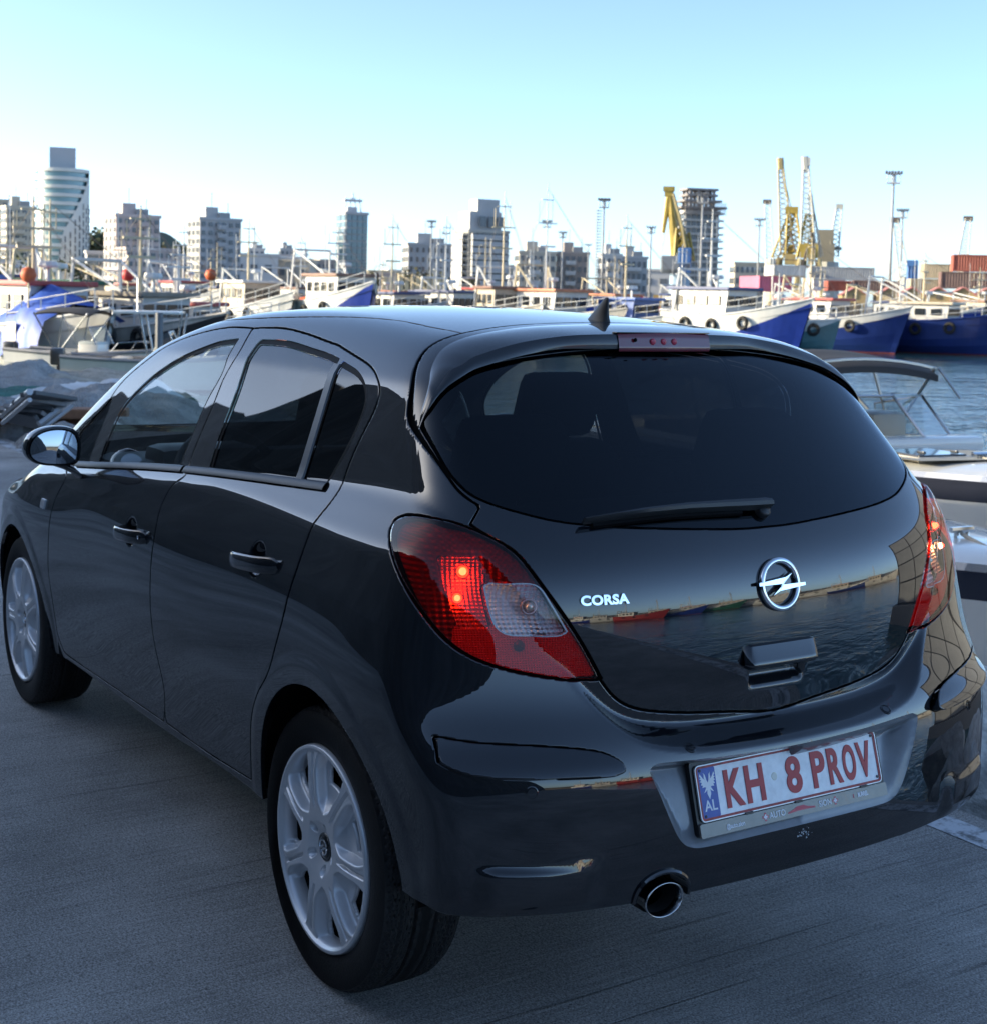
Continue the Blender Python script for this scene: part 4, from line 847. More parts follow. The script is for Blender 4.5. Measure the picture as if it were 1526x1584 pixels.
# ------------------------------------------------------------------ belt trim, pillar bar, handles, indicator
bt = [(1.95, .768, .951), (1.843, .761, .961), (1.347, .753, 1.012), (.934, .745, 1.049), (.477, .732, 1.081), (.125, .719, 1.103), (.05, .72, 1.108)]
bf = Spl([(-x, z) for x, y, z in bt])
for hf in (1, -1):
    for x0, x1, par in ((1.92, .965, DOORS[hf][0]), (.948, .115, DOORS[hf][1])):
        a = MB(); rows = []; xs = np.linspace(x0, x1, 30); zs = bf(-xs)
        def sy(xx, zz): return surf_y(xx, zz)
        for dz, dn in ((.012, -.003), (.0115, .005), (.008, .008), (0, .0085), (-.005, .007), (-.0065, -.001)):
            y = sy(xs, zs+dz); rows.append([(x, (yy+dn)*hf, z+dz) for x, yy, z in zip(xs, y, zs)])
        a.grid([p_ for r in rows for p_ in r], 6, 30); recalc(a.build('belt_trim', mat('belt trim', (.028, .030, .033), rough=.42), par, smooth=True, ang=50))
    # bar between rear pane and quarter pane
    a = MB(); q0, q1 = Vector((.279, 0, 1.378)), Vector((.264, 0, 1.100)); rows = []
    for i in range(14):
        q = q0.lerp(q1, i/13); xs = np.array([q.x-.017, q.x-.015, q.x+.015, q.x+.017]); zs = np.full(4, q.z); y = surf_y(xs, zs)
        rows.append([(x, (yy+d)*hf, q.z) for x, yy, d in zip(xs, y, (-.004, .0015, .0015, -.004))])
    a.grid([p_ for r in rows for p_ in r], 14, 4); recalc(a.build('pillar_bar', mat('pillar bar', (.10, .11, .12), rough=.32, metal=.2), DOORS[hf][1], smooth=True, ang=40))
    # door handles
    for (xa, za), (xb, zb2), par in (((1.345, .823), (1.078, .842), DOORS[hf][0]), ((.458, .892), (.185, .916), DOORS[hf][1])):
        a = MB(); rows = []; N_ = 26
        for i in range(N_):
            t = i/(N_-1); x = xa+(xb-xa)*t; z = za+(zb2-za)*t; ys = float(surf_y([xa+(xb-xa)*(0.02 if t < .5 else .98)], [z])[0]); y0 = float(F_side_y(x, z)) if False else None
            yb = (1-t)*float(surf_y([xa], [za])[0]) + t*float(surf_y([xb], [zb2])[0])
            e = abs(2*t-1); lift = .005+.030*(1-e**3.2); hh = .0200*(1-max(0, (e-.86)/.14)**2*.55); th = .012
            rows.append([(x, (yb+lift-th)*hf, z+hh*.55), (x, (yb+lift-.005)*hf, z+hh), (x, (yb+lift)*hf, z+hh*.72), (x, (yb+lift+.001)*hf, z), (x, (yb+lift-.001)*hf, z-hh*.7), (x, (yb+lift-.007)*hf, z-hh), (x, (yb+lift-th)*hf, z-hh*.5), (x, (yb+lift-th)*hf, z+hh*.55)])
        a.grid([p_ for r in rows for p_ in r], N_, 8); a.add(rows[0][:7], [tuple(range(7))]); a.add(rows[-1][:7], [tuple(range(7))[::-1]])
        hd = recalc(a.build('door_handle', paint, par, smooth=True, ang=60))
        if hf == 1 and xa > 1:
            p0 = Vector((xb+.018, float(surf_y([xb], [zb2])[0])+.020, zb2)); b_ = MB(); b_.lathe([(.0055, .0015), (.0055, 0), (.004, -.001), (0, -.001)], 14, Matrix.Rotation(-math.pi/2, 3, 'X'), p0); b_.build('key_lock', chrome, hd, smooth=True)
    p0, n = on_skin((2.144, .810*hf, .794), .001); a = MB(); M = n.to_track_quat('Y', 'Z').to_matrix()
    a.bbox(p0, (.050, .012, .034), .006, M=M); a.build('side_indicator', mat('clear indicator', (.55, .57, .58), rough=.12, coat=1.0, spec=.8), CAR)
# ------------------------------------------------------------------ door mirrors
for hf in (1, -1):
    mr = empty('door_mirror', parent=CAR)
    def mir(name, prof, m, flat=False):
        """prof: (scale, x) rings of the mirror outline"""
        base = [(-.118, .012), (-.105, .055), (-.066, .087), (-.010, .101), (.050, .098), (.085, .082), (.098, .050), (.098, .0), (.094, -.035), (.075, -.050), (.020, -.052), (-.045, -.049), (-.092, -.035), (-.114, -.012)]
        L = smooth_loop([(-a_, b_) for a_, b_ in base][::-1], step=.012, it=3); n_ = len(L); a = MB(); P = []
        for s_, x in prof:
            for (u_, v_) in L: P.append((x + .10*u_*s_ + .030*v_*s_ + s_*s_*(u_*u_+v_*v_)/2.2, (.872 + u_*s_*.80)*hf, 1.014 + v_*s_*.84))
        a.add(P, [(i*n_+j, i*n_+(j+1) % n_, (i+1)*n_+(j+1) % n_, (i+1)*n_+j) for i in range(len(prof)-1) for j in range(n_)] + ([] if flat else [tuple(range(n_)), tuple((len(prof)-1)*n_+j for j in range(n_))]))
        return recalc(a.build(name, m, mr, smooth=True, ang=45))
    MX = 1.775
    mir('housing', [(.86, MX+.012), (.985, MX-.004), (1.0, MX+.006), (1.0, MX+.030), (.93, MX+.070), (.72, MX+.105), (.35, MX+.122)], paint)
    mir('mirror_glass', [(.03, MX-.003), (.15, MX-.003), (.3, MX-.003), (.45, MX-.003), (.6, MX-.003), (.74, MX-.003), (.838, MX-.003), (.845, MX+.004)], mat('mirror silver', (.42, .46, .52), rough=.01, metal=1.0))
    mir('mirror_bezel', [(.985, MX-.0035), (.90, MX-.0045), (.845, MX+.002)], gloss_black, True)
    a = MB(); rows = []
    for t, y, z, w_, h_ in ((0, .790, .935, .060, .012), (.3, .805, .950, .052, .013), (.6, .838, .968, .045, .014), (1, .880, .985, .042, .016)):
        rows.append([(MX+.050+w_*math.cos(k*math.pi/5), y*hf, z+h_*math.sin(k*math.pi/5)) for k in range(10)])
    a.grid([p_ for r in rows for p_ in r + r[:1]], 4, 11); recalc(a.build('mirror_arm', paint, mr, smooth=True))

# ------------------------------------------------------------------ wheels
def wheel_meshes():
    R, W2 = .3125, .100
    # tyre: tread blocks modelled in relief
    nth, prof = 640, []
    nv = 58; vs = np.linspace(-.088, .088, nv)
    th = np.arange(nth)*2*math.pi/nth; s_ = th*R
    S_, V_ = np.meshgrid(s_, vs, indexing='ij')
    av = np.abs(V_); pitch = 2*math.pi*R/58
    ph = ((S_ + 1.05*av + 4.2*np.maximum(av-.03, 0)**1.5*2)/pitch + np.where(V_ > 0, .5, 0)) % 1.0
    lat = np.clip((.13-np.abs(ph-.5))/.05, 0, 1)*(av > .012)
    sipe = np.clip((.045-np.abs(((ph*2.0+.25) % 1.0)-.5))/.03, 0, 1)*.35*(av > .02)*(av < .08)
    cir = np.clip((.0042-np.abs(av-.0255))/.0012, 0, 1)+np.clip((.003-np.abs(av-.062))/.001, 0, 1)*.5
    dep = np.clip(np.maximum(np.maximum(lat*.95, cir), sipe), 0, 1)*.0062
    rr_ = R - .0045*(av/.088)**4 - .0045*np.clip((av-.075)/.013, 0, 1)**2 - dep
    tread = np.stack([rr_*np.cos(th)[:, None], V_, rr_*np.sin(th)[:, None]], 2)
    side = [(.0945, .3005), (.0985, .292), (.1010, .280), (.1020, .268), (.1010, .254), (.0985, .243), (.0960, .2375), (.0955, .2345), (.0935, .2315), (.088, .2290), (.070, .226), (.0, .222)]
    rib = lambda k: 0.0
    P = [tread.reshape(-1, 3)]; faces = []
    cols = nv
    def idx(i, j): return (i % nth)*nv+j
    V = list(map(tuple, P[0])); F_ = [(idx(i, j), idx(i, j+1), idx(i+1, j+1), idx(i+1, j)) for i in range(nth) for j in range(nv-1)]
    step = 4; nr = nth//step
    for sg, edge in ((1, nv-1), (-1, 0)):
        b = len(V); 
        for y, r in side:
            for i in range(nr): a_ = th[i*step]; V.append((r*math.cos(a_), sg*y, r*math.sin(a_)))
        for k in range(len(side)-1):
            for i in range(nr):
                q = (b+k*nr+i, b+k*nr+(i+1) % nr, b+(k+1)*nr+(i+1) % nr, b+(k+1)*nr+i); F_.append(q if sg < 0 else q[::-1])
        for i in range(nr):                     # join tread edge to sidewall
            q = [idx(i*step+t_, edge) for t_ in range(step+1)] + [b+(i+1) % nr, b+i]; F_.append(tuple(q if sg < 0 else q[::-1]))
    me = bpy.data.meshes.new('tyre'); me.from_pydata(V, [], F_); me.materials.append(mat('tyre rubber', (.0115, .0118, .012), rough=.62, var=.25, vscale=30, bump=.15, bscale=160)); me.update()
    me.polygons.foreach_set('use_smooth', [True]*len(me.polygons)); me.set_sharp_from_angle(angle=math.radians(38))
    # rim face: relief in polar form with vents cut through
    nr_, na = 74, 700; rad = np.concatenate([np.linspace(.031, .212, 62), np.linspace(.2145, .2290, 12)]); ang = np.arange(na)*2*math.pi/na
    Rg, Ag = np.meshgrid(rad, ang, indexing='ij'); n7 = 7; off = math.radians(-7)
    per = 2*math.pi/n7; loc = (Ag-off+per/2) % per - per/2                   # 0 on the groove of a spoke
    dsp = np.abs(loc)*Rg                                                       # distance to spoke axis
    base = .012*np.sin(np.clip((Rg-.02)/.205, 0, 1)*math.pi)**.8 + .004 - .010*np.clip((.06-Rg)/.03, 0, 1)
    ws = .0205 + .055*np.clip((.115-Rg)/.055, 0, 1)**2 + .012*np.clip((Rg-.17)/.04, 0, 1)**2     # half width of a spoke
    dd = dsp - ws                                                              # > 0 in the dished field between two spokes
    depth = .027*sstep((Rg-.068)/.06); rimk = np.clip((.211-Rg)/.005, 0, 1)
    h = base - depth*sstep((dd+.0035)/.0085)*rimk + .0022*np.exp(-((dsp-ws+.006)/.0045)**2)*np.clip((Rg-.09)/.03, 0, 1)*rimk
    vd = np.where((Rg > .132) & (Rg < .2065), .0125 - dd, .02); vd = np.maximum(vd, .141-Rg + .35*np.clip(.02-dd, 0, .02)); vd = np.where(Rg > .2065, .02, vd)
    gro = sstep((.0062 - dsp)/.0032)*np.clip((Rg-.088)/.02, 0, 1)*np.clip((.209-Rg)/.006, 0, 1)
    h = h - .0095*gro
    for k in range(5):
        a5 = math.radians(62+72*k); dx = Rg*np.cos(Ag)-.052*math.cos(a5); dz = Rg*np.sin(Ag)-.052*math.sin(a5)
        h = h - .016*np.clip((.0120-np.hypot(dx, dz))/.003, 0, 1)
    rim_l = np.clip((Rg-.212)/.006, 0, 1); h = h*(1-rim_l) + rim_l*(.011+.004*np.sin(np.clip((Rg-.212)/.017, 0, 1)*math.pi)) - .012*np.clip((Rg-.2265)/.0025, 0, 1)
    h = np.where(Rg > .2112, np.maximum(h, .006-.012*np.clip((Rg-.2265)/.0025, 0, 1)), h)
    cut = (vd < 0)
    V = np.stack([Rg*np.cos(Ag), .088+h, Rg*np.sin(Ag)], 2).reshape(-1, 3); F_ = []
    cf = cut
    for i in range(len(rad)-1):
        for j in range(na):
            j2 = (j+1) % na
            if cf[i, j] and cf[i+1, j] and cf[i, j2] and cf[i+1, j2]: continue
            F_.append((i*na+j, i*na+j2, (i+1)*na+j2, (i+1)*na+j))
    m2 = bpy.data.meshes.new('rim'); m2.from_pydata(list(map(tuple, V)), [], F_); m2.materials.append(mat('alloy silver', (.68, .70, .72), rough=.36, metal=.45, coat=.3, coat_rough=.12)); m2.update()
    m2.polygons.foreach_set('use_smooth', [True]*len(m2.polygons))
    bm = bmesh.new(); bm.from_mesh(m2); bmesh.ops.delete(bm, geom=[v for v in bm.verts if not v.link_faces], context='VERTS')
    ed = [e for e in bm.edges if e.is_boundary and .1 < math.hypot(e.verts[0].co.x, e.verts[0].co.z) < .2095]
    ex = bmesh.ops.extrude_edge_only(bm, edges=ed); 
    for v in [g for g in ex['geom'] if isinstance(g, bmesh.types.BMVert)]: v.co.y -= .010
    bm.to_mesh(m2); bm.free()
    a = MB(); Mx = Matrix.Rotation(-math.pi/2, 3, 'X'); a.lathe([(0, .0905), (.018, .0902), (.024, .089), (.0255, .086), (.028, .088), (.0315, .087), (.033, .080)], 36, Mx); cap = a.mesh('centre_cap', mat('cap black', (.008, .009, .010), rough=.18, coat=.6), True)
    a = MB(); a.lathe([(.0150, .0904), (.0155, .0925), (.0175, .0928), (.0182, .0900)], 30, Mx); a.prism([(-.0195, .0025), (-.0195, 0), (.001, 0), (-.008, -.0075), (.0195, -.0025), (.0195, 0), (-.001, 0), (.008, .0075)], .0905, .0925, Mx); emb = a.mesh('cap_emblem', chrome)
    a = MB(); a.lathe([(.224, -.09), (.224, .075), (.215, .085)], 48, Mx); a.lathe([(.0, .015), (.135, .015), (.140, .01), (.140, -.012), (.0, -.012)], 40, Mx); a.lathe([(0, .04), (.07, .04), (.075, .015)], 24, Mx); a.box((.10, .0, .07), (.09, .09, .10))
    brk = a.mesh('brake_and_barrel', mat('dark barrel', (.006, .0065, .007), rough=.6), True)
    return me, m2, cap, emb, brk
tyre_m, rim_m, cap_m, emb_m, barrel_m = wheel_meshes()
first = None
for (x, y, hf) in ((0, .675, 1), (WB, .690, 1), (0, -.675, -1), (WB, -.690, -1)):
    wh = empty('wheel', (x, y*hf, .3105), parent=CAR)
    if hf < 0: wh.rotation_euler = (0, 0, math.pi)
    if x > 1: wh.rotation_euler = (0, math.radians(0), wh.rotation_euler.z)
    for nm, me in (('tyre', tyre_m), ('rim', rim_m), ('centre_cap', cap_m), ('cap_emblem', emb_m), ('wheel_barrel', barrel_m)):
        o = link(nm, me, wh)
        if nm != 'tyre': o.rotation_euler = (0, math.radians(20 if x < 1 else 48), 0)
# ------------------------------------------------------------------ cabin
trim = mat('dark cabin fabric', (.016, .017, .019), rough=.85, var=.2, vscale=30); plast = mat('cabin plastic', (.02, .021, .022), rough=.55)
a = MB(); a.box((.95, 0, .36), (2.6, 1.36, .05)); a.build('cabin_floor', trim, CAR)
def seat(x, y, back=.62, rear=False):
    st = empty('seat', (x, y, .38), parent=CAR); wd = .50 if not rear else 1.22
    a = MB(); a.bbox((.18, 0, .12), (.52, wd, .18), .05); a.build('seat_cushion', trim, st, smooth=True, ang=50)
    M = Matrix.Rotation(math.radians(-20), 3, 'Y')
    a = MB(); a.bbox((-.17, 0, .43), (.14, wd*.98, back), .055, M=M); a.build('backrest', trim, st, smooth=True, ang=50)
    for yy in ((0,) if not rear else (-.36, .36)):
        a = MB(); a.bbox((-.31, yy, .845 if not rear else .80), (.10, .27, .20), .05, M=M); a.tube([(-.27, yy-.06, .68), (-.30, yy-.06, .80)], .007); a.tube([(-.27, yy+.06, .68), (-.30, yy+.06, .80)], .007); a.build('headrest', trim, st, smooth=True, ang=50)
seat(1.05, .36); seat(1.05, -.36); seat(.22, 0, .50, True)
a = MB(); a.bbox((1.95, 0, .86), (.42, 1.30, .22), .06); a.bbox((1.82, .36, .97), (.20, .36, .10), .04); a.build('dashboard', plast, CAR, smooth=True, ang=50)
sw = MB(); M = Matrix.Rotation(math.radians(-65), 3, 'Y'); sw.lathe([(.178+.015*math.cos(t), .015*math.sin(t)) for t in [i*math.pi/4 for i in range(9)]], 32, M, (1.58, .36, .92)); sw.box((1.58, .36, .92), (.05, .33, .03), M=M); sw.box((1.60, .36, .92), (.14, .12, .04), M=M); sw.build('steering_wheel', plast, CAR, smooth=True, ang=50)
a = MB(); a.bbox((1.56, 0, 1.375), (.03, .22, .06), .012); a.build('interior_mirror', plast, CAR)
a = MB(); a.bbox((-.25, 0, 1.0), (.36, 1.12, .02), .006); a.build('parcel_shelf', trim, CAR)
# ------------------------------------------------------------------ setting: quay, water, far shore
def vary_nodes(t, b, ramp, vec, scale, detail=8, rough=.65):
    n = t.nodes.new('ShaderNodeTexNoise'); n.inputs['Scale'].default_value = scale; n.inputs['Detail'].default_value = detail; n.inputs['Roughness'].default_value = rough
    t.links.new(vec, n.inputs['Vector']); r = t.nodes.new('ShaderNodeValToRGB')
    for i, (p_, c) in enumerate(ramp):
        e = r.color_ramp.elements[i] if i < 2 else r.color_ramp.elements.new(p_)
        e.position = p_; e.color = (*c, 1)
    t.links.new(n.outputs['Fac'], r.inputs[0]); return n, r
def concrete_mat():
    m, t, b = node_mat('broomed concrete'); tc = t.nodes.new('ShaderNodeTexCoord'); vec = tc.outputs['Object']
    n1, r1 = vary_nodes(t, b, [(.34, (.34, .325, .305)), (.66, (.58, .555, .52))], vec, 1.1, 10, .7)
    mp = t.nodes.new('ShaderNodeMapping'); mp.inputs['Scale'].default_value = (95, 3.2, 1); t.links.new(vec, mp.inputs[0])
    n2 = t.nodes.new('ShaderNodeTexNoise'); n2.inputs['Scale'].default_value = 1.0; n2.inputs['Detail'].default_value = 4; t.links.new(mp.outputs[0], n2.inputs['Vector'])
    n3 = t.nodes.new('ShaderNodeTexNoise'); n3.inputs['Scale'].default_value = 210; n3.inputs['Detail'].default_value = 3; t.links.new(vec, n3.inputs['Vector'])
    mx = t.nodes.new('ShaderNodeMix'); mx.data_type = 'RGBA'; mx.blend_type = 'OVERLAY'; mx.inputs[0].default_value = .42
    t.links.new(r1.outputs[0], mx.inputs[6]); t.links.new(n2.outputs['Fac'], mx.inputs[7])
    mx2 = t.nodes.new('ShaderNodeMix'); mx2.data_type = 'RGBA'; mx2.blend_type = 'OVERLAY'; mx2.inputs[0].default_value = .95
    t.links.new(mx.outputs[2], mx2.inputs[6]); t.links.new(n3.outputs['Fac'], mx2.inputs[7])
    # pits and damp stains
    vo = t.nodes.new('ShaderNodeTexVoronoi'); vo.inputs['Scale'].default_value = 26; t.links.new(vec, vo.inputs['Vector'])
    pr = t.nodes.new('ShaderNodeValToRGB'); pr.color_ramp.elements[0].position = .05; pr.color_ramp.elements[1].position = .13; pr.color_ramp.elements[0].color = (.38, .38, .38, 1)
    t.links.new(vo.outputs['Distance'], pr.inputs[0]); m3 = t.nodes.new('ShaderNodeMix'); m3.data_type = 'RGBA'; m3.blend_type = 'MULTIPLY'; m3.inputs[0].default_value = .8
    t.links.new(mx2.outputs[2], m3.inputs[6]); t.links.new(pr.outputs[0], m3.inputs[7]); t.links.new(m3.outputs[2], b.inputs['Base Color'])
    def overlay(prev, fac, nd, mode='OVERLAY'):
        q = t.nodes.new('ShaderNodeMix'); q.data_type = 'RGBA'; q.blend_type = mode; q.inputs[0].default_value = fac; t.links.new(prev, q.inputs[6]); t.links.new(nd, q.inputs[7]); return q.outputs[2]
    def ramp(nd, a, b_, ca, cb):
        q = t.nodes.new('ShaderNodeValToRGB'); q.color_ramp.elements[0].position = a; q.color_ramp.elements[1].position = b_; q.color_ramp.elements[0].color = (*[ca]*3, 1); q.color_ramp.elements[1].color = (*[cb]*3, 1); t.links.new(nd, q.inputs[0]); return q.outputs[0]
    g1 = t.nodes.new('ShaderNodeTexNoise'); g1.inputs['Scale'].default_value = 105; g1.inputs['Detail'].default_value = 9; g1.inputs['Roughness'].default_value = .82; t.links.new(vec, g1.inputs['Vector'])
    col = overlay(m3.outputs[2], .72, ramp(g1.outputs['Fac'], .33, .67, .12, .88))
    mp2 = t.nodes.new('ShaderNodeMapping'); mp2.inputs['Scale'].default_value = (46, .55, 1); mp2.inputs['Rotation'].default_value = (0, 0, .03); t.links.new(vec, mp2.inputs[0])
    n4 = t.nodes.new('ShaderNodeTexNoise'); n4.inputs['Scale'].default_value = 1.0; n4.inputs['Detail'].default_value = 3; n4.inputs['Roughness'].default_value = .6; t.links.new(mp2.outputs[0], n4.inputs['Vector'])
    col = overlay(col, .62, ramp(n4.outputs['Fac'], .285, .36, .25, 1.0), 'MULTIPLY')           # scored grooves
    n5 = t.nodes.new('ShaderNodeTexNoise'); n5.inputs['Scale'].default_value = .55; n5.inputs['Detail'].default_value = 5; t.links.new(vec, n5.inputs['Vector'])
    col = overlay(col, .5, ramp(n5.outputs['Fac'], .36, .64, .45, 1.0), 'MULTIPLY')              # broad damp patches
    n6 = t.nodes.new('ShaderNodeTexNoise'); n6.inputs['Scale'].default_value = 170; n6.inputs['Detail'].default_value = 2; t.links.new(vec, n6.inputs['Vector'])
    col = overlay(col, .20, ramp(n6.outputs['Fac'], .66, .74, 0, 1.0), 'ADD')                     # pale grit
    t.links.new(col, b.inputs['Base Color'])
    hs = ramp(n4.outputs['Fac'], .285, .36, 0, 1.0)
    ad = t.nodes.new('ShaderNodeMath'); ad.operation = 'ADD'; t.links.new(n2.outputs['Fac'], ad.inputs[0]); t.links.new(g1.outputs['Fac'], ad.inputs[1])
    ad2 = t.nodes.new('ShaderNodeMath'); ad2.operation = 'ADD'; t.links.new(ad.outputs[0], ad2.inputs[0]); t.links.new(hs, ad2.inputs[1])
    bp = t.nodes.new('ShaderNodeBump'); bp.inputs['Strength'].default_value = .9; bp.inputs['Distance'].default_value = .008; t.links.new(ad2.outputs[0], bp.inputs['Height']); t.links.new(bp.outputs[0], b.inputs['Normal'])
    b.inputs['Roughness'].default_value = .78; b.inputs['Specular IOR Level'].default_value = .35; return m
conc = concrete_mat()
a = MB(); a.box((-18, 2.0, -1.5), (72, 6.84, 3.0)); q = a.build('quay', conc); tag(q, kind='structure')
def worn_paint():
    m, t, b = node_mat('worn line paint'); tc = t.nodes.new('ShaderNodeTexCoord')
    n, r = vary_nodes(t, b, [(.43, (.16, .165, .165)), (.53, (.62, .64, .66))], tc.outputs['Object'], 9, 12, .75); t.links.new(r.outputs[0], b.inputs['Base Color']); b.inputs['Roughness'].default_value = .7; return m
a = MB(); a.add([(-44, -1.345, .002), (17.9, -1.345, .002), (17.9, -1.225, .002), (-44, -1.225, .002)], [(0, 1, 2, 3)]); tag(a.build('edge_line', worn_paint()), kind='structure')
a = MB()
for (cx, cy, rx, ry, sd_) in ((-.78, .60, .045, .026, 1), (-.55, .40, .02, .012, 2), (-1.0, .9, .015, .01, 3), (.95, 1.35, .02, .012, 4)):
    rs = random.Random(sd_); n_ = 18; a.add([(cx, cy, .0045)] + [(cx+rx*(1+rs.uniform(-.35, .35))*math.cos(6.283*i/n_), cy+ry*(1+rs.uniform(-.35, .35))*math.sin(6.283*i/n_), .0045) for i in range(n_)], [(0, 1+i, 1+(i+1) % n_) for i in range(n_)])
tag(a.build('oil_stain', mat('oil stain', (.03, .031, .033), rough=.5)), kind='structure')
def water_mat():
    m, t, b = node_mat('harbour water'); b.inputs['Base Color'].default_value = (.018, .085, .10, 1); b.inputs['Roughness'].default_value = .06; b.inputs['IOR'].default_value = 1.33
    tc = t.nodes.new('ShaderNodeTexCoord'); hs = []
    for s_, w_, d_ in ((.75, 1.0, 4), (3.1, .42, 3), (.16, 1.2, 2)):
        mp = t.nodes.new('ShaderNodeMapping'); mp.inputs['Scale'].default_value = (1, .62, 1); mp.inputs['Rotation'].default_value = (0, 0, .6); t.links.new(tc.outputs['Object'], mp.inputs[0])
        n = t.nodes.new('ShaderNodeTexNoise'); n.inputs['Scale'].default_value = s_; n.inputs['Detail'].default_value = d_; n.inputs['Distortion'].default_value = .5; t.links.new(mp.outputs[0], n.inputs['Vector'])
        mu = t.nodes.new('ShaderNodeMath'); mu.operation = 'MULTIPLY'; mu.inputs[1].default_value = w_; t.links.new(n.outputs['Fac'], mu.inputs[0]); hs.append(mu)
    a1 = t.nodes.new('ShaderNodeMath'); t.links.new(hs[0].outputs[0], a1.inputs[0]); t.links.new(hs[1].outputs[0], a1.inputs[1])
    a2 = t.nodes.new('ShaderNodeMath'); t.links.new(a1.outputs[0], a2.inputs[0]); t.links.new(hs[2].outputs[0], a2.inputs[1])
    bp = t.nodes.new('ShaderNodeBump'); bp.inputs['Strength'].default_value = .8; bp.inputs['Distance'].default_value = .16; t.links.new(a2.outputs[0], bp.inputs['Height']); t.links.new(bp.outputs[0], b.inputs['Normal']); return m
WATER_Z = -1.45
a = MB(); a.add([(-6000, -6000, 0), (6000, -6000, 0), (6000, 6000, 0), (-6000, 6000, 0)], [(0, 1, 2, 3)]); tag(a.build('water', water_mat(), loc=(0, 0, WATER_Z)), kind='structure')
a = MB(); a.add([(-7000, -7000, 0), (7000, -7000, 0), (7000, 7000, 0), (-7000, 7000, 0)], [(0, 1, 2, 3)]); tag(a.build('seabed', mat('seabed', (.05, .06, .05), rough=.9), loc=(0, 0, -8)), kind='structure')
# far shore: harbour quay and the town ground behind it
fs = MB(); A0 = [bearing(px, D, 0) for px, D in ((-900, 150), (-100, 140), (500, 128), (1000, 132), (1300, 150), (2300, 190))]; A1 = [bearing(px, 4500, 0) for px in (-900, -100, 500, 1000, 1300, 2300)]
P = [(p_.x, p_.y, -.1) for p_ in A0] + [(p_.x, p_.y, -.1) for p_ in A1] + [(p_.x, p_.y, -4) for p_ in A0]
fs.add(P, [(i, i+1, 7+i, 6+i) for i in range(5)] + [(12+i, 13+i, i+1, i) for i in range(5)]); tag(fs.build('far_shore', mat('far shore ground', (.17, .16, .145), rough=.9, var=.3, vscale=.05)), kind='structure')

# ------------------------------------------------------------------ rocks
from mathutils import noise as mnoise
def rock_mesh(seed, sub=3, rough=.32, facet=True):
    rs = random.Random(seed); bm = bmesh.new(); bmesh.ops.create_icosphere(bm, subdivisions=sub, radius=1.0)
    planes = [(Vector((rs.gauss(0, 1), rs.gauss(0, 1), rs.gauss(0, 1))).normalized(), rs.uniform(.50, .92)) for _ in range(11)]
    off = Vector((seed*7.1, seed*3.3, seed))
    for v in bm.verts:
        p_ = v.co.copy(); k = 1.0
        for n_, d_ in planes:
            dd = p_.normalized().dot(n_)
            if dd > 1e-4: k = min(k, d_/dd)
        p_ = p_*k*(1+rough*.35*mnoise.fractal(p_*2.2+off, 1.0, 2.0, 4)); v.co = p_
    me = bpy.data.meshes.new('boulder'); bm.to_mesh(me); bm.free(); me.polygons.foreach_set('use_smooth', [True]*len(me.polygons)); me.set_sharp_from_angle(angle=math.radians(34)); return me
rock_pale = mat('pale limestone', (.62, .60, .56), rough=.85, var=.45, vscale=5, bump=.6, bscale=22)
rock_grey = mat('grey limestone', (.36, .355, .34), rough=.88, var=.5, vscale=4, bump=.6, bscale=20)
rock_dark = mat('dark breakwater rock', (.055, .053, .05), rough=.9, var=.7, vscale=1.6, bump=.5, bscale=9)
RM = []
for i in range(6):
    me = rock_mesh(i+1, 4); me.materials.append(rock_pale if i < 3 else rock_grey); RM.append(me)
rs = random.Random(11); rk = 0
ROCKLBL = 'pale quarried boulder in the rock slope along the water edge of the quay'
def boulder(x, y, z, s_, me, label=ROCKLBL, group='boulders along the quay edge'):
    o = link('boulder', me); o.location = (x, y, z); o.scale = (s_*rs.uniform(.85, 1.3), s_*rs.uniform(.8, 1.15), s_*rs.uniform(.65, .95)); o.rotation_euler = (rs.uniform(-.5, .5), rs.uniform(-.5, .5), rs.uniform(0, 6.3)); return tag(o, label, 'rock', group)
for x in np.arange(-.9, 16, .62):
    for row, (yy, zz, ss) in enumerate(((-1.80, .0, .30), (-2.35, -.10, .38), (-2.95, -.28, .42), (-3.55, -.55, .46), (-4.2, -1.05, .5))):
        if row == 0 and (rs.random() < .2 or 0 < x < .5): continue
        boulder(x+rs.uniform(-.2, .2), yy+rs.uniform(-.15, .15), zz+rs.uniform(-.1, .07), ss*rs.uniform(.75, 1.2), RM[rs.randrange(6)])
boulder(.38, -1.80, .03, .36, RM[0], 'large pale boulder standing right behind the white edge line by the rear wheel', None)
boulder(-.42, -1.78, -.04, .26, RM[1], 'low flat pale stone lying on the white edge line at the right', None)
for o in bpy.data.objects:
    if o.name.startswith('boulder') and o.get('group') is None and 'group' in o: del o['group']
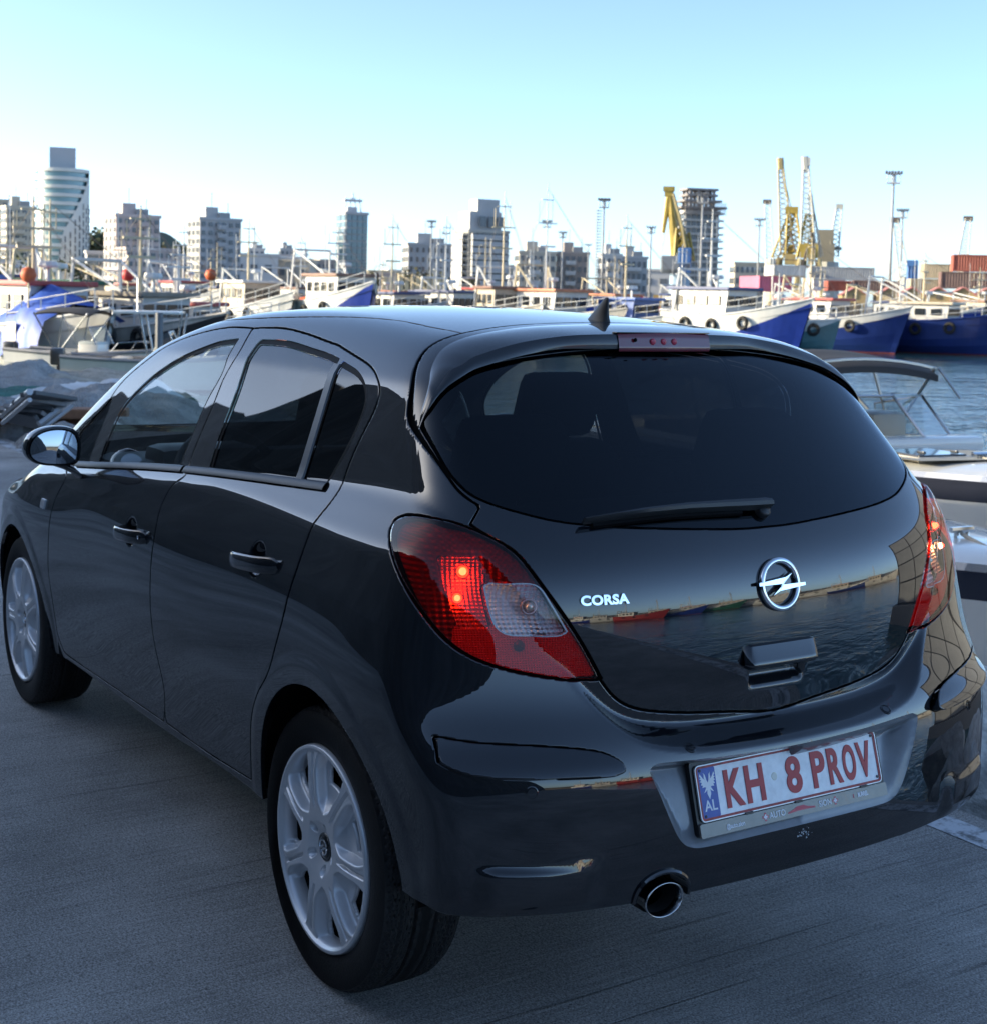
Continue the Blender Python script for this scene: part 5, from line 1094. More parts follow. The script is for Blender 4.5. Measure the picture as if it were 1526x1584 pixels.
# breakwater mound that keeps the quay in shade (beyond the left side of the car)
bw = MB(); nx, ny = 230, 40; P = []
for i in range(nx):
    x = -46+92*i/(nx-1)
    for j in range(ny):
        t = j/(ny-1); y = 3.9+10*t; prof = min(1, max(0, (y-3.9)/2.1))**.8 * (1 if y < 8.0 else max(0, 1-(y-8.0)/5.5))
        h = 4.5*prof*(1+.05*mnoise.noise((x*.13, 1.3, 0))); c = mnoise.cell(Vector((x*.95, y*.95, 2))); h += prof*(.14*mnoise.noise((x*.7, y*.7, 5))+.12*(c-.5)+.10*mnoise.noise((x*2, y*2, 1)))
        en = min(1, max(0, (46-x)/7)); P.append((x+.15*mnoise.noise((x, y, 9)), y+.2*mnoise.noise((x, y, 4)), h*en-.02-(2 if t in (0., 1.) else 0)))
bw.grid(P, nx, ny); o = bw.build('rock_breakwater', rock_dark); tag(o, 'dark rock breakwater mound along the landward side of the quay', 'breakwater', kind='stuff')

# ------------------------------------------------------------------ town buildings
CAMAZ = CAM_YAW
win_m = mat('window glass haze lifted', (.11, .125, .14), rough=.2, spec=.5); frame_w = mat('white window frame', (.62, .62, .60), rough=.5)  # far pane colour is lightened to stand in for haze
def facade_mat(n, c, v=.12): return mat(n, c, rough=.8, var=v, vscale=.35)
def building(label, px0, px1, ytop, D, turn=18, depth=None, storeys=9, bays=6, sbays=3, wall=None, wname='facade', ww=.55, wh=.5, balcony=None, roofbits=True, base_y=None, name='apartment_block', rail=None, glass=None, floor0=1, skip=0.0, seed=1, z0=-.1):
    """block with punched windows on the front and the sunlit left side; turn = degrees it is rotated from facing the camera"""
    rs_ = random.Random(seed); W = width_at(px0, px1, D); a_ = math.radians(turn); depth = depth or W*.6
    fw = max(2.0, (W - depth*math.sin(a_))/math.cos(a_)); H = height_at((px0+px1)/2, ytop, D) - z0
    c = bearing((px0+px1)/2, D, z0, 440); d = math.atan2(c.y-CAM_P[1], c.x-CAM_P[0])
    root = thing(name, label, 'building', c, d + a_, None)     # local +x points away from the camera, +y to the left
    m = MB(); m.box((depth/2, 0, H/2), (depth, fw, H)); wl = m.build('wall', wall, root)
    fh = H/storeys; gm = glass or win_m
    def wmesh(w_, h_):
        b = MB(); b.box((0, 0, 0), (.25, w_, h_)); return b.mesh('window', gm)
    wf = wmesh(fw/bays*ww, fh*wh); ws = None
    for k in range(floor0, storeys):
        for j in range(bays):
            if rs_.random() < skip: continue
            link('window', wf, root, (-.06, -fw/2+fw*(j+.5)/bays, fh*(k+.52)))
    if sbays:
        b = MB(); b.box((0, 0, 0), (depth/sbays*ww, .25, fh*wh)); ws = b.mesh('window', gm)
        for k in range(floor0, storeys):
            for j in range(sbays): link('window', ws, root, (depth*(j+.5)/sbays, fw/2+.06, fh*(k+.52)))
    if balcony:
        b = MB(); b.box((-.55, 0, 0), (1.25, fw*balcony[0], .22)); bs = b.mesh('balcony_slab', balcony[1])
        b = MB(); b.box((-1.12, 0, .5), (.1, fw*balcony[0], .7)); b.box((-.55, fw*balcony[0]/2, .6), (1.2, .1, 1.0)); b.box((-.55, -fw*balcony[0]/2, .6), (1.2, .1, 1.0)); br = b.mesh('balcony_rail', balcony[2] if len(balcony) > 2 else balcony[1])
        for k in range(1, storeys):
            s_ = link('balcony_slab', bs, root, (0, fw*balcony[3] if len(balcony) > 3 else 0, fh*k)); link('balcony_rail', br, s_)
        if sbays and balcony[0] > .6:
            b = MB(); b.box((depth/2, fw/2+.55, .0), (depth*.8, 1.2, .22)); b.box((depth/2, fw/2+1.1, .6), (depth*.8, .1, 1.0)); bs2 = b.mesh('balcony', balcony[1])
            for k in range(1, storeys): link('balcony', bs2, root, (0, 0, fh*k))
    b = MB(); b.box((depth/2, 0, H+.3), (depth+.5, fw+.5, .6)); rf = b.build('roof_edge', wall, root)
    if roofbits:
        b = MB(); b.box((depth*.5, fw*.12, H+1.7), (depth*.4, fw*.3, 2.4)); b.build('roof_house', wall, root)
        b = MB(); b.tube([(depth*.4, -fw*.3, H), (depth*.4, -fw*.3, H+4)], .08); b.tube([(depth*.4, fw*.1, H+2), (depth*.4, fw*.1, H+6)], .08); b.box((depth*.3, -fw*.15, H+1.2), (2, 2.4, 1.2)); b.build('roof_fittings', mat('roof fittings', (.3, .3, .3), rough=.7), root)
    root['H'] = H; root['fw'] = fw; root['dp'] = depth
    for k in ('H', 'fw', 'dp'): pass
    return root, fw, depth, H
pink = facade_mat('pinkish render', (.50,.425,.40)); beige = facade_mat('beige render', (.50,.44,.35)); cream = facade_mat('cream render', (.54,.49,.41)); grey_r = facade_mat('grey render', (.43,.43,.43)); white_r = facade_mat('white render', (.60,.585,.56)); brownish = facade_mat('brown render', (.36, .31, .28))
building('tall beige block cut by the left edge of the frame', -45, 14, 310, 420, 14, storeys=12, bays=5, wall=beige, seed=2)
building('beige block with balconies just left of the round glass tower', 8, 56, 322, 360, 16, storeys=10, bays=4, wall=cream, balcony=(.4, cream, cream, .1), seed=3)
building('tall pinkish block right of the round glass tower', 172, 254, 336, 300, 22, storeys=9, bays=6, sbays=3, wall=pink, balcony=(.22, pink, pink, -.1), seed=4)
building('low pinkish block in front of the tall pinkish block', 188, 285, 388, 280, 20, storeys=5, bays=7, wall=pink, roofbits=False, seed=5)
building('grey apartment block with dark wooded hill behind it', 300, 381, 341, 310, 24, storeys=9, bays=6, wall=grey_r, balcony=(.2, grey_r, grey_r, .0), seed=6)
building('small white house on the wooded hill', 384, 410, 386, 520, 10, storeys=3, bays=3, wall=white_r, seed=7, z0=8)
building('flat grey block on the hill with a ridge of roofs', 432, 455, 386, 560, 12, storeys=4, bays=3, wall=grey_r, seed=8, z0=8)
building('low row house left of the slim glass tower', 455, 520, 405, 430, 10, storeys=4, bays=6, wall=brownish, roofbits=False, seed=9)
building('flat broad block with ribbed grey front', 626, 710, 380, 330, 12, storeys=6, bays=8, wall=grey_r, seed=10, ww=.4)
building('pale low block left of the lamp row', 798, 862, 392, 340, 12, storeys=5, bays=6, wall=cream, balcony=(.3, white_r, white_r, .1), seed=11)
building('brown low block with balconies behind two floodlight masts', 858, 912, 393, 345, 10, storeys=5, bays=5, wall=brownish, balcony=(.3, white_r, white_r, .1), seed=12)
building('white stepped block between the tall mast and the yellow crane', 926, 962, 396, 340, 14, storeys=5, bays=4, wall=white_r, balcony=(.5, white_r, white_r, 0), seed=13)
building('grey balcony block behind the white stepped block', 955, 1002, 400, 350, 12, storeys=4, bays=5, wall=grey_r, balcony=(.5, white_r, white_r, 0), seed=14)
building('beige low terrace right of the unfinished tower', 1132, 1192, 409, 380, 12, storeys=4, bays=7, wall=beige, seed=15, roofbits=False)
# white terraced block
r_, fw, dp, H = building('white terraced high block with open balconies in the middle of the skyline', 713, 795, 360, 300, 26, storeys=11, bays=5, sbays=4, wall=facade_mat('warm grey render', (.46, .43, .38)), balcony=(.9, white_r, grey_r, 0), seed=16, ww=.84, wh=.72, roofbits=False)
b = MB(); b.box((dp*.5, fw*.05, H+2.2), (dp*.8, fw*.8, 4.4)); b.box((dp*.5, -fw*.05, H+5.6), (dp*.6, fw*.55, 3.0)); b.build('penthouse', grey_r, r_)
for k in range(3):
    b = MB(); b.box((-.1, fw*(-.28+.22*k), H+2.3), (.3, fw*.16, 2.2)); b.build('window', win_m, r_)
# slim glass tower with crown frame
gl_blue = mat('blue curtain glass', (.055, .13, .17), rough=.08, spec=.8, var=.35, vscale=.2)
r_, fw, dp, H = building('slim blue glass tower with an open steel crown', 527, 574, 332, 320, 20, depth=6, storeys=13, bays=4, sbays=2, wall=grey_r, ww=.86, wh=.8, roofbits=False, glass=gl_blue, seed=17)
b = MB()
for y in (-.42, -.14, .14, .42): b.tube([(dp/2, fw*y, H), (dp/2, fw*y*.7, H+4)], .15)
b.box((dp/2, 0, H+3.3), (1.2, fw*.82, .5)); b.tube([(dp/2, 0, H+3), (dp/2, 0, H+5)], .2); b.box((dp/2, fw*.1, H+.9), (2.5, fw*.45, 1.8)); b.build('crown_frame', mat('crown steel', (.45, .45, .45), rough=.5), r_)
# tower under construction
r_, fw, dp, H = building('unfinished concrete tower behind the yellow harbour crane', 1050, 1114, 330, 300, 20, storeys=14, bays=6, sbays=4, wall=facade_mat('raw concrete', (.44,.43,.41)), ww=.7, wh=.62, roofbits=False, seed=18)
b = MB()
for k in range(15): b.box((dp/2, 0, H*k/14), (dp+1.6, fw+1.6, .35))
b.build('floor_slab', facade_mat('raw concrete', (.44,.43,.41)), r_)
b = MB()
for k, (zz, sc_) in enumerate(((1.2, 1.2), (2.6, .98), (3.8, .80), (5.0, .82))): b.box((dp/2, 0, H+zz), ((dp+1)*sc_, (fw+1)*sc_, .45))
for y in (-.35, -.12, .12, .35):
    for x in (.1, .5, .9): b.box((dp*x, fw*y, H+2.5), (.5, .5, 5))
for k in range(30): b.tube([(dp/2-(dp/2+1)*1.2, -fw*.6+fw*1.2*k/29, H-.4), (dp/2-(dp/2+1)*1.2, -fw*.6+fw*1.2*k/29, H+2.2)], .07, 4)
b.build('scaffold_top', mat('scaffold steel', (.22, .2, .19), rough=.7), r_)
# round glass tower on the left
c = bearing(95, 330, -.1); d = math.atan2(c.y-CAM_P[1], c.x-CAM_P[0]); Ht = height_at(95, 262, 330)+.1; Rt = width_at(57, 132, 330)/2
tw = thing('glass_tower', 'round glass tower with white slab rings and a chequered white flank at the left', 'building', c, d)
tglass = mat('tower glass', (.09, .21, .24), rough=.07, spec=.8, var=.25, vscale=.15); twhite = facade_mat('tower white', (.60,.62,.58), .05)
b = MB(); b.lathe([(Rt*.94, 0), (Rt*.94, Ht)], 40); b.add([(Rt*.94*math.cos(6.2832*j/40), Rt*.94*math.sin(6.2832*j/40), Ht) for j in range(40)], [tuple(range(40))]); b.build('glass_drum', tglass, tw, smooth=True, ang=40)
nf = 15; b = MB(); b.lathe([(Rt*.93, 0), (Rt*1.03, 0), (Rt*1.03, .75), (Rt*.93, .75)], 40); rm = b.mesh('slab_ring', twhite, True, 40)
for k in range(1, nf+1): link('slab_ring', rm, tw, (0, 0, Ht*k/nf-.75))
b = MB(); b.lathe([(Rt*.955, 0), (Rt*.955, 1.3)], 40)
b = MB(); n_ = 26                                   # white flank wrapping the right side and rising to the right
for j in range(n_):
    a0, a1 = -math.pi*1.10+math.pi*.80*j/n_, -math.pi*1.10+math.pi*.80*(j+1)/n_
    hz = lambda t: Ht*min(1, max(0, .50+.92*(t-.15))) if t > .12 else Ht*.40*(t/.12+.02)
    def pt(a_, z_, r=1.04): return (Rt*r*math.cos(a_), Rt*r*math.sin(a_), z_)
    t0, t1 = j/n_, (j+1)/n_; b.add([pt(a0, 0), pt(a1, 0), pt(a1, hz(t1)), pt(a0, hz(t0))], [(0, 1, 2, 3)])
    if j % 2 == 0 and t0 < .75: pass
fl = b.build('white_flank', twhite, tw, smooth=True)
slit = MB(); slit.box((0, 0, 0), (.3, Rt*.045, Ht/nf*.75)); sm_ = slit.mesh('window_slit', win_m)
for k in range(1, 11):
    for j in range(9):
        t = .10+.075*j; hzv = Ht*min(1, max(0, .50+.92*(t-.15)))
        zz = Ht/nf*(k+(.5 if j % 2 else 0))
        if zz+2 > hzv: continue
        a_ = -math.pi*1.10+math.pi*.80*t; o = link('window_slit', sm_, tw, (Rt*1.04*math.cos(a_), Rt*1.04*math.sin(a_), zz), (0, 0, a_))
b = MB(); b.box((Rt*.1, -Rt*.02, Ht+2.2), (Rt*.8, Rt*.98, 5.0)); b.build('roof_house', facade_mat('tower grey', (.42, .43, .45), .05), tw)
building('low glass pavilion right of the round glass tower', 134, 172, 392, 320, 8, storeys=3, bays=2, sbays=0, wall=white_r, ww=.9, wh=.75, glass=gl_blue, roofbits=False, seed=20)

# ------------------------------------------------------------------ wooded hill and trees behind the town
leaf_a = mat('hill foliage', (.055, .075, .035), rough=.85, var=.5, vscale=.4); leaf_b = mat('hill foliage olive', (.085, .085, .04), rough=.85, var=.5, vscale=.4); bark = mat('bark', (.08, .06, .045), rough=.9)
def hill(px0, px1, ytop, D, seed):
    c0, c1 = bearing(px0, D), bearing(px1, D); rs_ = random.Random(seed); H = height_at((px0+px1)/2, ytop, D); m = MB(); nx_, ny_ = 40, 14; P = []
    for i in range(nx_):
        t = i/(nx_-1); c = c0.lerp(c1, t); out = (c-Vector(CAM_P)).normalized()
        for j in range(ny_):
            s_ = j/(ny_-1); e = math.sin(math.pi*min(1, max(0, t)))**.5; z = H*e*(1-(1-s_)**2)*(1+.22*mnoise.noise((t*5+seed, s_*2, 0)))-.1; q = c+out*(s_*140-70); P.append((q.x, q.y, z))
    m.grid(P, nx_, ny_); tag(m.build('hill', leaf_a, smooth=True), kind='structure')
hill(60, 340, 346, 560, 1); hill(-140, 330, 372, 640, 4); hill(200, 560, 392, 700, 2); hill(540, 960, 428, 900, 3)
def tree_mesh(seed, n=420, mat_=leaf_a):
    rs_ = random.Random(seed); m = MB(); cl = [(Vector((rs_.gauss(0, .33), rs_.gauss(0, .33), rs_.uniform(.35, 1.0))), rs_.uniform(.18, .34)) for _ in range(9)]
    for _ in range(n):
        c, r = rs_.choice(cl); d = Vector((rs_.gauss(0, 1), rs_.gauss(0, 1), rs_.gauss(0, 1))).normalized(); p_ = c+d*r*rs_.random()**.4
        u = Vector((rs_.gauss(0, 1), rs_.gauss(0, 1), rs_.gauss(0, 1))).normalized(); w_ = u.cross(d).normalized(); s_ = rs_.uniform(.03, .065); m.add([p_-u*s_, p_+w_*s_, p_+u*s_, p_-w_*s_], [(0, 1, 2, 3)])
    cr = m.mesh('crown', mat_); m = MB(); m.tube([(0, 0, -.1), (.02, .01, .25), (0, .02, .6)], .035, 6, r1=.015)
    for k in range(4): q = cl[k][0]; m.tube([(.01, .01, .25+.05*k), q], .018, 5, r1=.006)
    return cr, m.mesh('trunk', bark)
TM = [tree_mesh(1), tree_mesh(2, mat_=leaf_b), tree_mesh(3)]
TREES = [(134, 352, 400, 'wooded hill'), (150, 345, 400, 0), (164, 349, 398, 0), (178, 372, 420, 0), (262, 370, 480, 0), (278, 376, 470, 0), (292, 382, 460, 0), (392, 392, 450, 0), (418, 396, 450, 0), (654, 408, 240, 0), (660, 412, 250, 0), (30, 392, 300, 0), (120, 398, 290, 0), (560, 420, 300, 0)]
TLAB = ['dark tree touching the right side of the round glass tower', 'tallest dark tree between the round tower and the pinkish block', 'dark tree just left of the tall pinkish block', 'dark tree behind the left corner of the tall pinkish block', 'dark tree right of the tall pinkish block', 'middle dark tree between the pinkish and grey blocks', 'dark tree against the left side of the grey block', 'dark tree beside the small white hill house', 'dark tree left of the flat grey hill block', 'taller olive tree before the broad ribbed block', 'shorter olive tree before the broad ribbed block', 'dark tree at the foot of the far left blocks', 'dark tree at the foot of the round glass tower', 'low dark tree right of the slim glass tower']
for k, (px, yt, D, _) in enumerate(TREES):
    h = max(3.0, (height_at(px, yt, D)+.1)*(.75 if D > 300 else 1)); zb_ = height_at(px, yt, D)-h
    t = thing('tree', TLAB[k], 'tree', bearing(px, D, zb_), rs.uniform(0, 6), 'trees behind the harbour' if k not in (9, 10) else 'trees before the ribbed block', scale=1.0)
    cr, tr = TM[(k % 3) if k not in (9, 10) else 1]; s_ = h/1.2
    for nm, me in (('crown', cr), ('trunk', tr)): o = link(nm, me, t); o.scale = (s_*1.25, s_*1.25, s_)
# minaret
c = bearing(472, 600); Hm = height_at(472, 382, 600); m = MB(); t = thing('minaret', 'slender white minaret with pointed cap among the distant roofs', 'tower', c)
m.lathe([(1.3, 0), (1.1, Hm*.6), (1.7, Hm*.62), (1.7, Hm*.66), (.9, Hm*.67), (.8, Hm*.84)], 12); m.build('shaft', white_r, t); m = MB(); m.lathe([(.95, Hm*.84), (.05, Hm)], 12); m.build('cap', grey_r, t)
# many small houses on the slope, each a thing
rs = random.Random(21)
hm = []
for k in range(4):
    b = MB(); b.box((0, 0, .5), (1, 1, 1)); b.box((0, 0, 1.03), (1.08, 1.08, .06)); hm.append(b.mesh('house_wall', (white_r, beige, pink, grey_r)[k]))
b = MB(); b.box((0, 0, 0), (.03, .14, .18)); hw_ = b.mesh('house_window', win_m)
HS = [(388, 396), (402, 400), (416, 397), (428, 402), (442, 400), (458, 405), (474, 408), (488, 404), (502, 408), (514, 405), (590, 424), (604, 426), (618, 420), (270, 396), (288, 402), (140, 402), (156, 408), (802, 414), (1010, 424), (1026, 420), (1170, 418)]
ORD = 'first second third fourth fifth sixth seventh eighth ninth tenth eleventh twelfth thirteenth fourteenth fifteenth sixteenth seventeenth eighteenth nineteenth twentieth twenty-first'.split()
rank = {k: r for r, k in enumerate(sorted(range(len(HS)), key=lambda q: HS[q][0]))}
for k, (px, yt) in enumerate(HS):
    D = 380+rs.uniform(0, 160); w_ = rs.uniform(7, 13); H = max(4, height_at(px, yt, D)+.1); c = bearing(px, D, -.1); t = thing('house', '%s flat-roofed house, %s from the left in the low skyline row' % (('white', 'beige', 'pinkish', 'grey')[k % 4], ORD[rank[k]]), 'house', c, math.atan2(c.y-CAM_P[1], c.x-CAM_P[0])+rs.uniform(-.3, .4), 'small houses on the skyline')
    o = link('wall', hm[k % 4], t); o.scale = (w_, w_*1.2, H); 
    for jy in (-.3, 0, .3):
        for kz in (.3, .7): o = link('window', hw_, t, (-.505*w_, jy*w_*1.2, kz*H)); o.scale = (w_, w_*1.2, H)
# ------------------------------------------------------------------ floodlight masts, cranes, containers, sheds on the far quay
steel = mat('galvanised mast', (.28, .29, .30), rough=.6); lampg = mat('floodlight body', (.10, .105, .11), rough=.5); lampw = mat('floodlight glass', (.5, .52, .54), rough=.2)
rs = random.Random(5)
def mast(px0, ytop, px1, ybot, D, label, nl=6, ring=True, ladder=False):
    base = bearing(px1, D, -.1, ybot); zt = height_at(px0, ytop, D); t = thing('floodlight_mast', label, 'light mast', base, math.atan2(base.y-CAM_P[1], base.x-CAM_P[0]), 'floodlight masts on the harbour quay')
    H = zt+.1; r = max(.16, H*.012); m = MB(); m.tube([(0, 0, 0), (0, 0, H)], r, 8, r1=r*.6); m.build('pole', steel, t, smooth=True)
    wd = H*.052
    m = MB()
    for k in ((0, -H*.062) if ring else (0,)): m.box((0, 0, H+k), (wd*.6, wd*1.7, .16))
    if ring:
        for y in (-.8, -.25, .25, .8): m.tube([(0, wd*y, H), (0, wd*y, H-H*.062)], .05, 4)
    m.build('head_frame', steel, t)
    b = MB(); M = Matrix.Rotation(.5, 3, 'Y'); b.bbox((0, 0, 0), (.35, wd*.32, wd*.30), .06, M=M); lm = b.mesh('floodlight', lampg)
    for k in range(nl): link('floodlight', lm, t, (-.25 if k % 2 else .2, wd*(-.95+1.9*k/(nl-1)), H+wd*.20))
    if ladder:
        m = MB()
        for k in range(34): m.box((0, r*1.3+.35, H*(.05+.026*k)), (.1, .7, .12))
        m.tube([(0, r+.6, H*.03), (0, r+.6, H*.93)], .05, 4); m.build('ladder', steel, t)
mast(668, 343, 666, 430, 230, 'thin floodlight mast left of the white terraced block')
mast(692, 361, 689, 432, 190, 'short wooden-looking lamp pole between the ribbed block and the terraced block', nl=3, ring=False)
mast(848, 343, 843, 430, 210, 'floodlight mast standing just right of the white terraced block')
mast(872, 360, 868, 430, 230, 'shorter floodlight mast beside the brown low block', nl=5)
mast(909, 379, 908, 428, 280, 'smallest floodlight mast left of the tall ladder mast', nl=4, ring=False)
mast(936, 310, 930, 442, 180, 'tallest floodlight mast in the middle with a ladder up its side', nl=8, ladder=True)
mast(1009, 352, 1004, 432, 200, 'floodlight mast just left of the yellow harbour crane', nl=4)
mast(1086, 302, 1082, 440, 170, 'floodlight mast in front of the unfinished tower', nl=6)
mast(1174, 340, 1171, 428, 220, 'thin floodlight mast left of the twin lattice cranes', nl=5)
mast(1383, 269, 1375, 440, 165, 'tall floodlight mast rising behind the yellow sheds at the right', nl=6)
mast(1399, 326, 1391, 440, 185, 'shorter floodlight mast close to the tall one at the right', nl=6)
yel = mat('crane yellow', (.36, .26, .05), rough=.55, var=.35, vscale=1.2); yel2 = mat('weathered crane yellow', (.33, .27, .13), rough=.6, var=.4, vscale=1); cblue = mat('crane blue', (.045, .14, .34), rough=.5); pale_st = mat('pale crane steel', (.42, .42, .38), rough=.6); rustd = mat('rusty dark steel', (.10, .08, .07), rough=.7)
def lattice(m, p0, p1, w0, w1, n, r=.12):
    p0, p1 = Vector(p0), Vector(p1); ax = (p1-p0).normalized(); a = ax.cross(Vector((1, 0, 0))).normalized(); b = ax.cross(a)
    c = []
    for i in range(n+1):
        q = p0.lerp(p1, i/n); w_ = w0+(w1-w0)*i/n; c.append([q+w_*(sx*a+sy*b)*.5 for sx, sy in ((-1, -1), (1, -1), (1, 1), (-1, 1))])
    for k in range(4): m.tube([c[i][k] for i in range(n+1)], r, 4)
    for i in range(n):
        for k in range(4): m.tube([c[i][k], c[i+1][(k+1) % 4]], r*.6, 3, cap=False)
def P3(D, base):
    """local (0, left, up) coordinates of a picture point at the distance D of the crane"""
    rz = math.atan2(base.y-CAM_P[1], base.x-CAM_P[0]); R = Matrix.Rotation(-rz, 3, 'Z')
    def f(px, py, dx=0): q = bearing(px, D, height_at(px, py, D), py) - base; q = R @ q; q.x = dx; return q
    return f, rz
# yellow level-luffing crane with a blue machine house
D = 185; base = bearing(1050, D, -.1); f, rz = P3(D, base); t = thing('harbour_crane', 'yellow luffing harbour crane with a blue machine house before the unfinished tower', 'crane', base, rz)
m = MB(); m.tube([f(1046, 405), f(1040, 352), f(1035, 296)], .72, 8, r1=.34); m.tube([f(1055, 405, 1.5), f(1044, 352, 1), f(1038, 296, .5)], .40, 8, r1=.24); m.build('jib', yel, t)
m = MB(); m.tube([f(1036, 292), f(1031, 320), f(1025, 360)], .50, 6, r1=.22); m.box(f(1034, 292), (1.0, 1.5, .6)); m.box(f(1033, 298), (.8, 1.0, .9)); m.build('fly_jib', yel, t)
m = MB(); m.tube([f(1039, 300, 1), f(1052, 352, 1), f(1058, 395, 1)], .22, 5); m.tube([f(1040, 300, -1), f(1054, 352, -1), f(1061, 395, -1)], .22, 5); m.tube([f(1026, 360), f(1023, 388)], .05, 4); m.build('stay', yel2, t)
m = MB(); lattice(m, f(1056, 404), f(1050, 352), 2.4, .8, 5, .18); lattice(m, f(1062, 404), f(1060, 360), 1.8, .8, 4, .16); m.build('a_frame', yel, t)
m = MB(); m.bbox((0, f(1058, 403).y, f(1058, 403).z), (4, width_at(1047, 1067, D), 3.2), .2); m.build('machine_house', cblue, t)
m = MB(); m.bbox((0, f(1037, 409).y, f(1037, 409).z), (3, 2.6, 2.2), .2); m.box((0, f(1046, 413).y, f(1046, 413).z), (4, 3.4, .8)); m.build('slewing_deck', mat('crane grey', (.18, .2, .22), rough=.6), t)
m = MB(); m.lathe([(1.5, 0), (1.3, f(1048, 414).z)], 10); m.build('pedestal', mat('pale blue crane base', (.25, .36, .46), rough=.6), t)
m = MB(); m.box((0, 0, 1.2), (5, 6.5, 2.4)); m.build('portal', mat('ochre crane base', (.42, .27, .09), rough=.6), t)
# pair of weathered lattice cranes
for (pxb, tip, ypv, lab, frame_px, D) in ((1216, (1206, 244), 396, 'weathered yellow lattice crane, left one of the twin tall jibs', (1226, 322), 215), (1250, (1245, 241), 396, 'weathered yellow lattice crane, right one of the twin tall jibs', (1250, 330), 212)):
    base = bearing(pxb, D, -.1); f, rz = P3(D, base); t = thing('lattice_crane', lab, 'crane', base, rz, 'twin lattice cranes')
    if pxb < 1230:
        m = MB(); lattice(m, f(1217, 392), f(1207, 262), 2.0, .8, 16, .13); m.tube([f(1207, 262), f(1206, 244)], .5, 6); m.build('jib', yel2, t)
        m = MB(); lattice(m, f(1227, 392), f(1224, 326), 2.4, 1.2, 8, .18); m.box(f(1224, 325), (1.6, 1.9, 1.0)); lattice(m, f(1201, 400), f(1224, 330), 1.6, .9, 8, .14); m.build('a_frame', yel, t)
        m = MB(); m.tube([f(1209, 262), f(1224, 325)], .07, 4); m.tube([f(1208, 268), f(1236, 398)], .07, 4); m.build('stay', yel2, t)
        xs = (1199, 1236)
    else:
        m = MB(); lattice(m, f(1249, 392), f(1246, 262), 2.2, .8, 16, .13); m.tube([f(1246, 264), f(1244, 242)], .5, 6); m.box(f(1248, 250), (.8, .9, 1.2)); m.build('jib', pale_st, t)
        m = MB(); lattice(m, f(1244, 398), f(1252, 330), 2.2, 1.0, 8, .18); m.box(f(1250, 388), (2.5, 2.6, 2.0)); m.build('a_frame', yel, t)
        m = MB(); m.tube([f(1247, 262), f(1272, 396)], .06, 4); m.tube([f(1248, 276), f(1264, 396)], .06, 4); lattice(m, f(1262, 398), f(1252, 300), 1.2, .5, 10, .09); m.build('stay', pale_st, t)
        xs = (1238, 1258)
    m = MB(); zc = f(pxb, 401).z; wd = width_at(*xs, D); m.box((0, -.1*wd, zc), (3, wd*.45, 1.5)); m.box((0, .32*wd, zc-.3), (2, wd*.26, 1.1)); m.box((.5, -.1*wd, zc+1.4), (1.6, wd*.22, 1.3)); m.build('machine_house', yel2, t)
    m = MB(); m.box((0, 0, zc-1.1), (4, wd, .35)); m.tube([(-1.5, wd*.5, zc-.1), (-1.5, -wd*.5, zc-.1)], .06, 4); m.tube([(-1.5, wd*.5, zc-1), (-1, wd*.1, zc+3)], .12, 5); m.tube([(-1.5, -wd*.5, zc-1), (-1, -wd*.05, zc+4)], .12, 5); m.build('slewing_deck', rustd, t)
    m = MB()
    for sx in (-1, 1):
        for sy in (-1, 1): m.tube([(sx*2.2, sy*2.4, 0), (sx*1.2, sy*1.3, zc)], .35, 6)
    m.build('portal', yel2, t)
# squat crane right of the pair
D = 220; base = bearing(1277, D, -.1); f, rz = P3(D, base); t = thing('mobile_crane', 'squat grey harbour crane with leaning lattice jib right of the twin cranes', 'crane', base, rz)
m = MB(); lattice(m, f(1288, 396), f(1297, 322), 1.5, .8, 10, .12); m.box(f(1298, 319), (.8, 1.1, .7)); m.build('jib', pale_st, t)
m = MB(); m.box(f(1277, 396), (3, 2.4, 3.4)); m.box(f(1276, 372), (2, 2.4, 3.2)); m.box(f(1278, 384), (1.5, 4.4, .4)); lattice(m, f(1276, 398), f(1274, 366), 2.2, 1.6, 4, .16); m.tube([f(1262, 384), f(1298, 382)], .12, 4); m.tube([f(1270, 366), f(1282, 362)], .2, 4); m.build('tower', mat('crane grey brown', (.24, .22, .17), rough=.6), t)
m = MB(); m.lathe([(2.2, 0), (1.8, f(1277, 405).z)], 10); m.build('pedestal', pale_st, t)
# slim distant jibs
for k, (p0, p1, D, lab) in enumerate((((1190, 400), (1186, 312), 260, 'thin distant crane jib left of the twin cranes'), ((1398, 428), (1384, 340), 230, 'leaning crane jib between the two right floodlight masts'), ((1489, 396), (1497, 338), 240, 'distant crane jib above the red container stack'))):
    base = bearing(p0[0], D, -.1); f, rz = P3(D, base); t = thing('distant_crane', lab, 'crane', base, rz, 'thin distant cranes')
    m = MB(); lattice(m, f(p0[0], p0[1]), f(*p1), 1.5, .8, 12, .11); m.build('jib', pale_st, t); m = MB(); m.box(f(*p1), (.9, 1.5, .8)); m.build('jib_head', rustd, t); m = MB(); m.lathe([(1.2, 0), (1, max(1, f(*p0).z))], 8); m.build('pedestal', pale_st, t)
D = 200; base = bearing(1411, D, -.1); f, rz = P3(D, base); t = thing('straddle_carrier', 'dark blue gantry legs standing behind the beige containers', 'gantry', base, rz); m = MB()
for px in (1406, 1411, 1416): m.tube([(0, f(px, 410).y, 0), f(px, 408)], .35, 5)
m.box(f(1411, 407), (1, width_at(1403, 1419, D), .8)); m.build('frame', cblue, t)
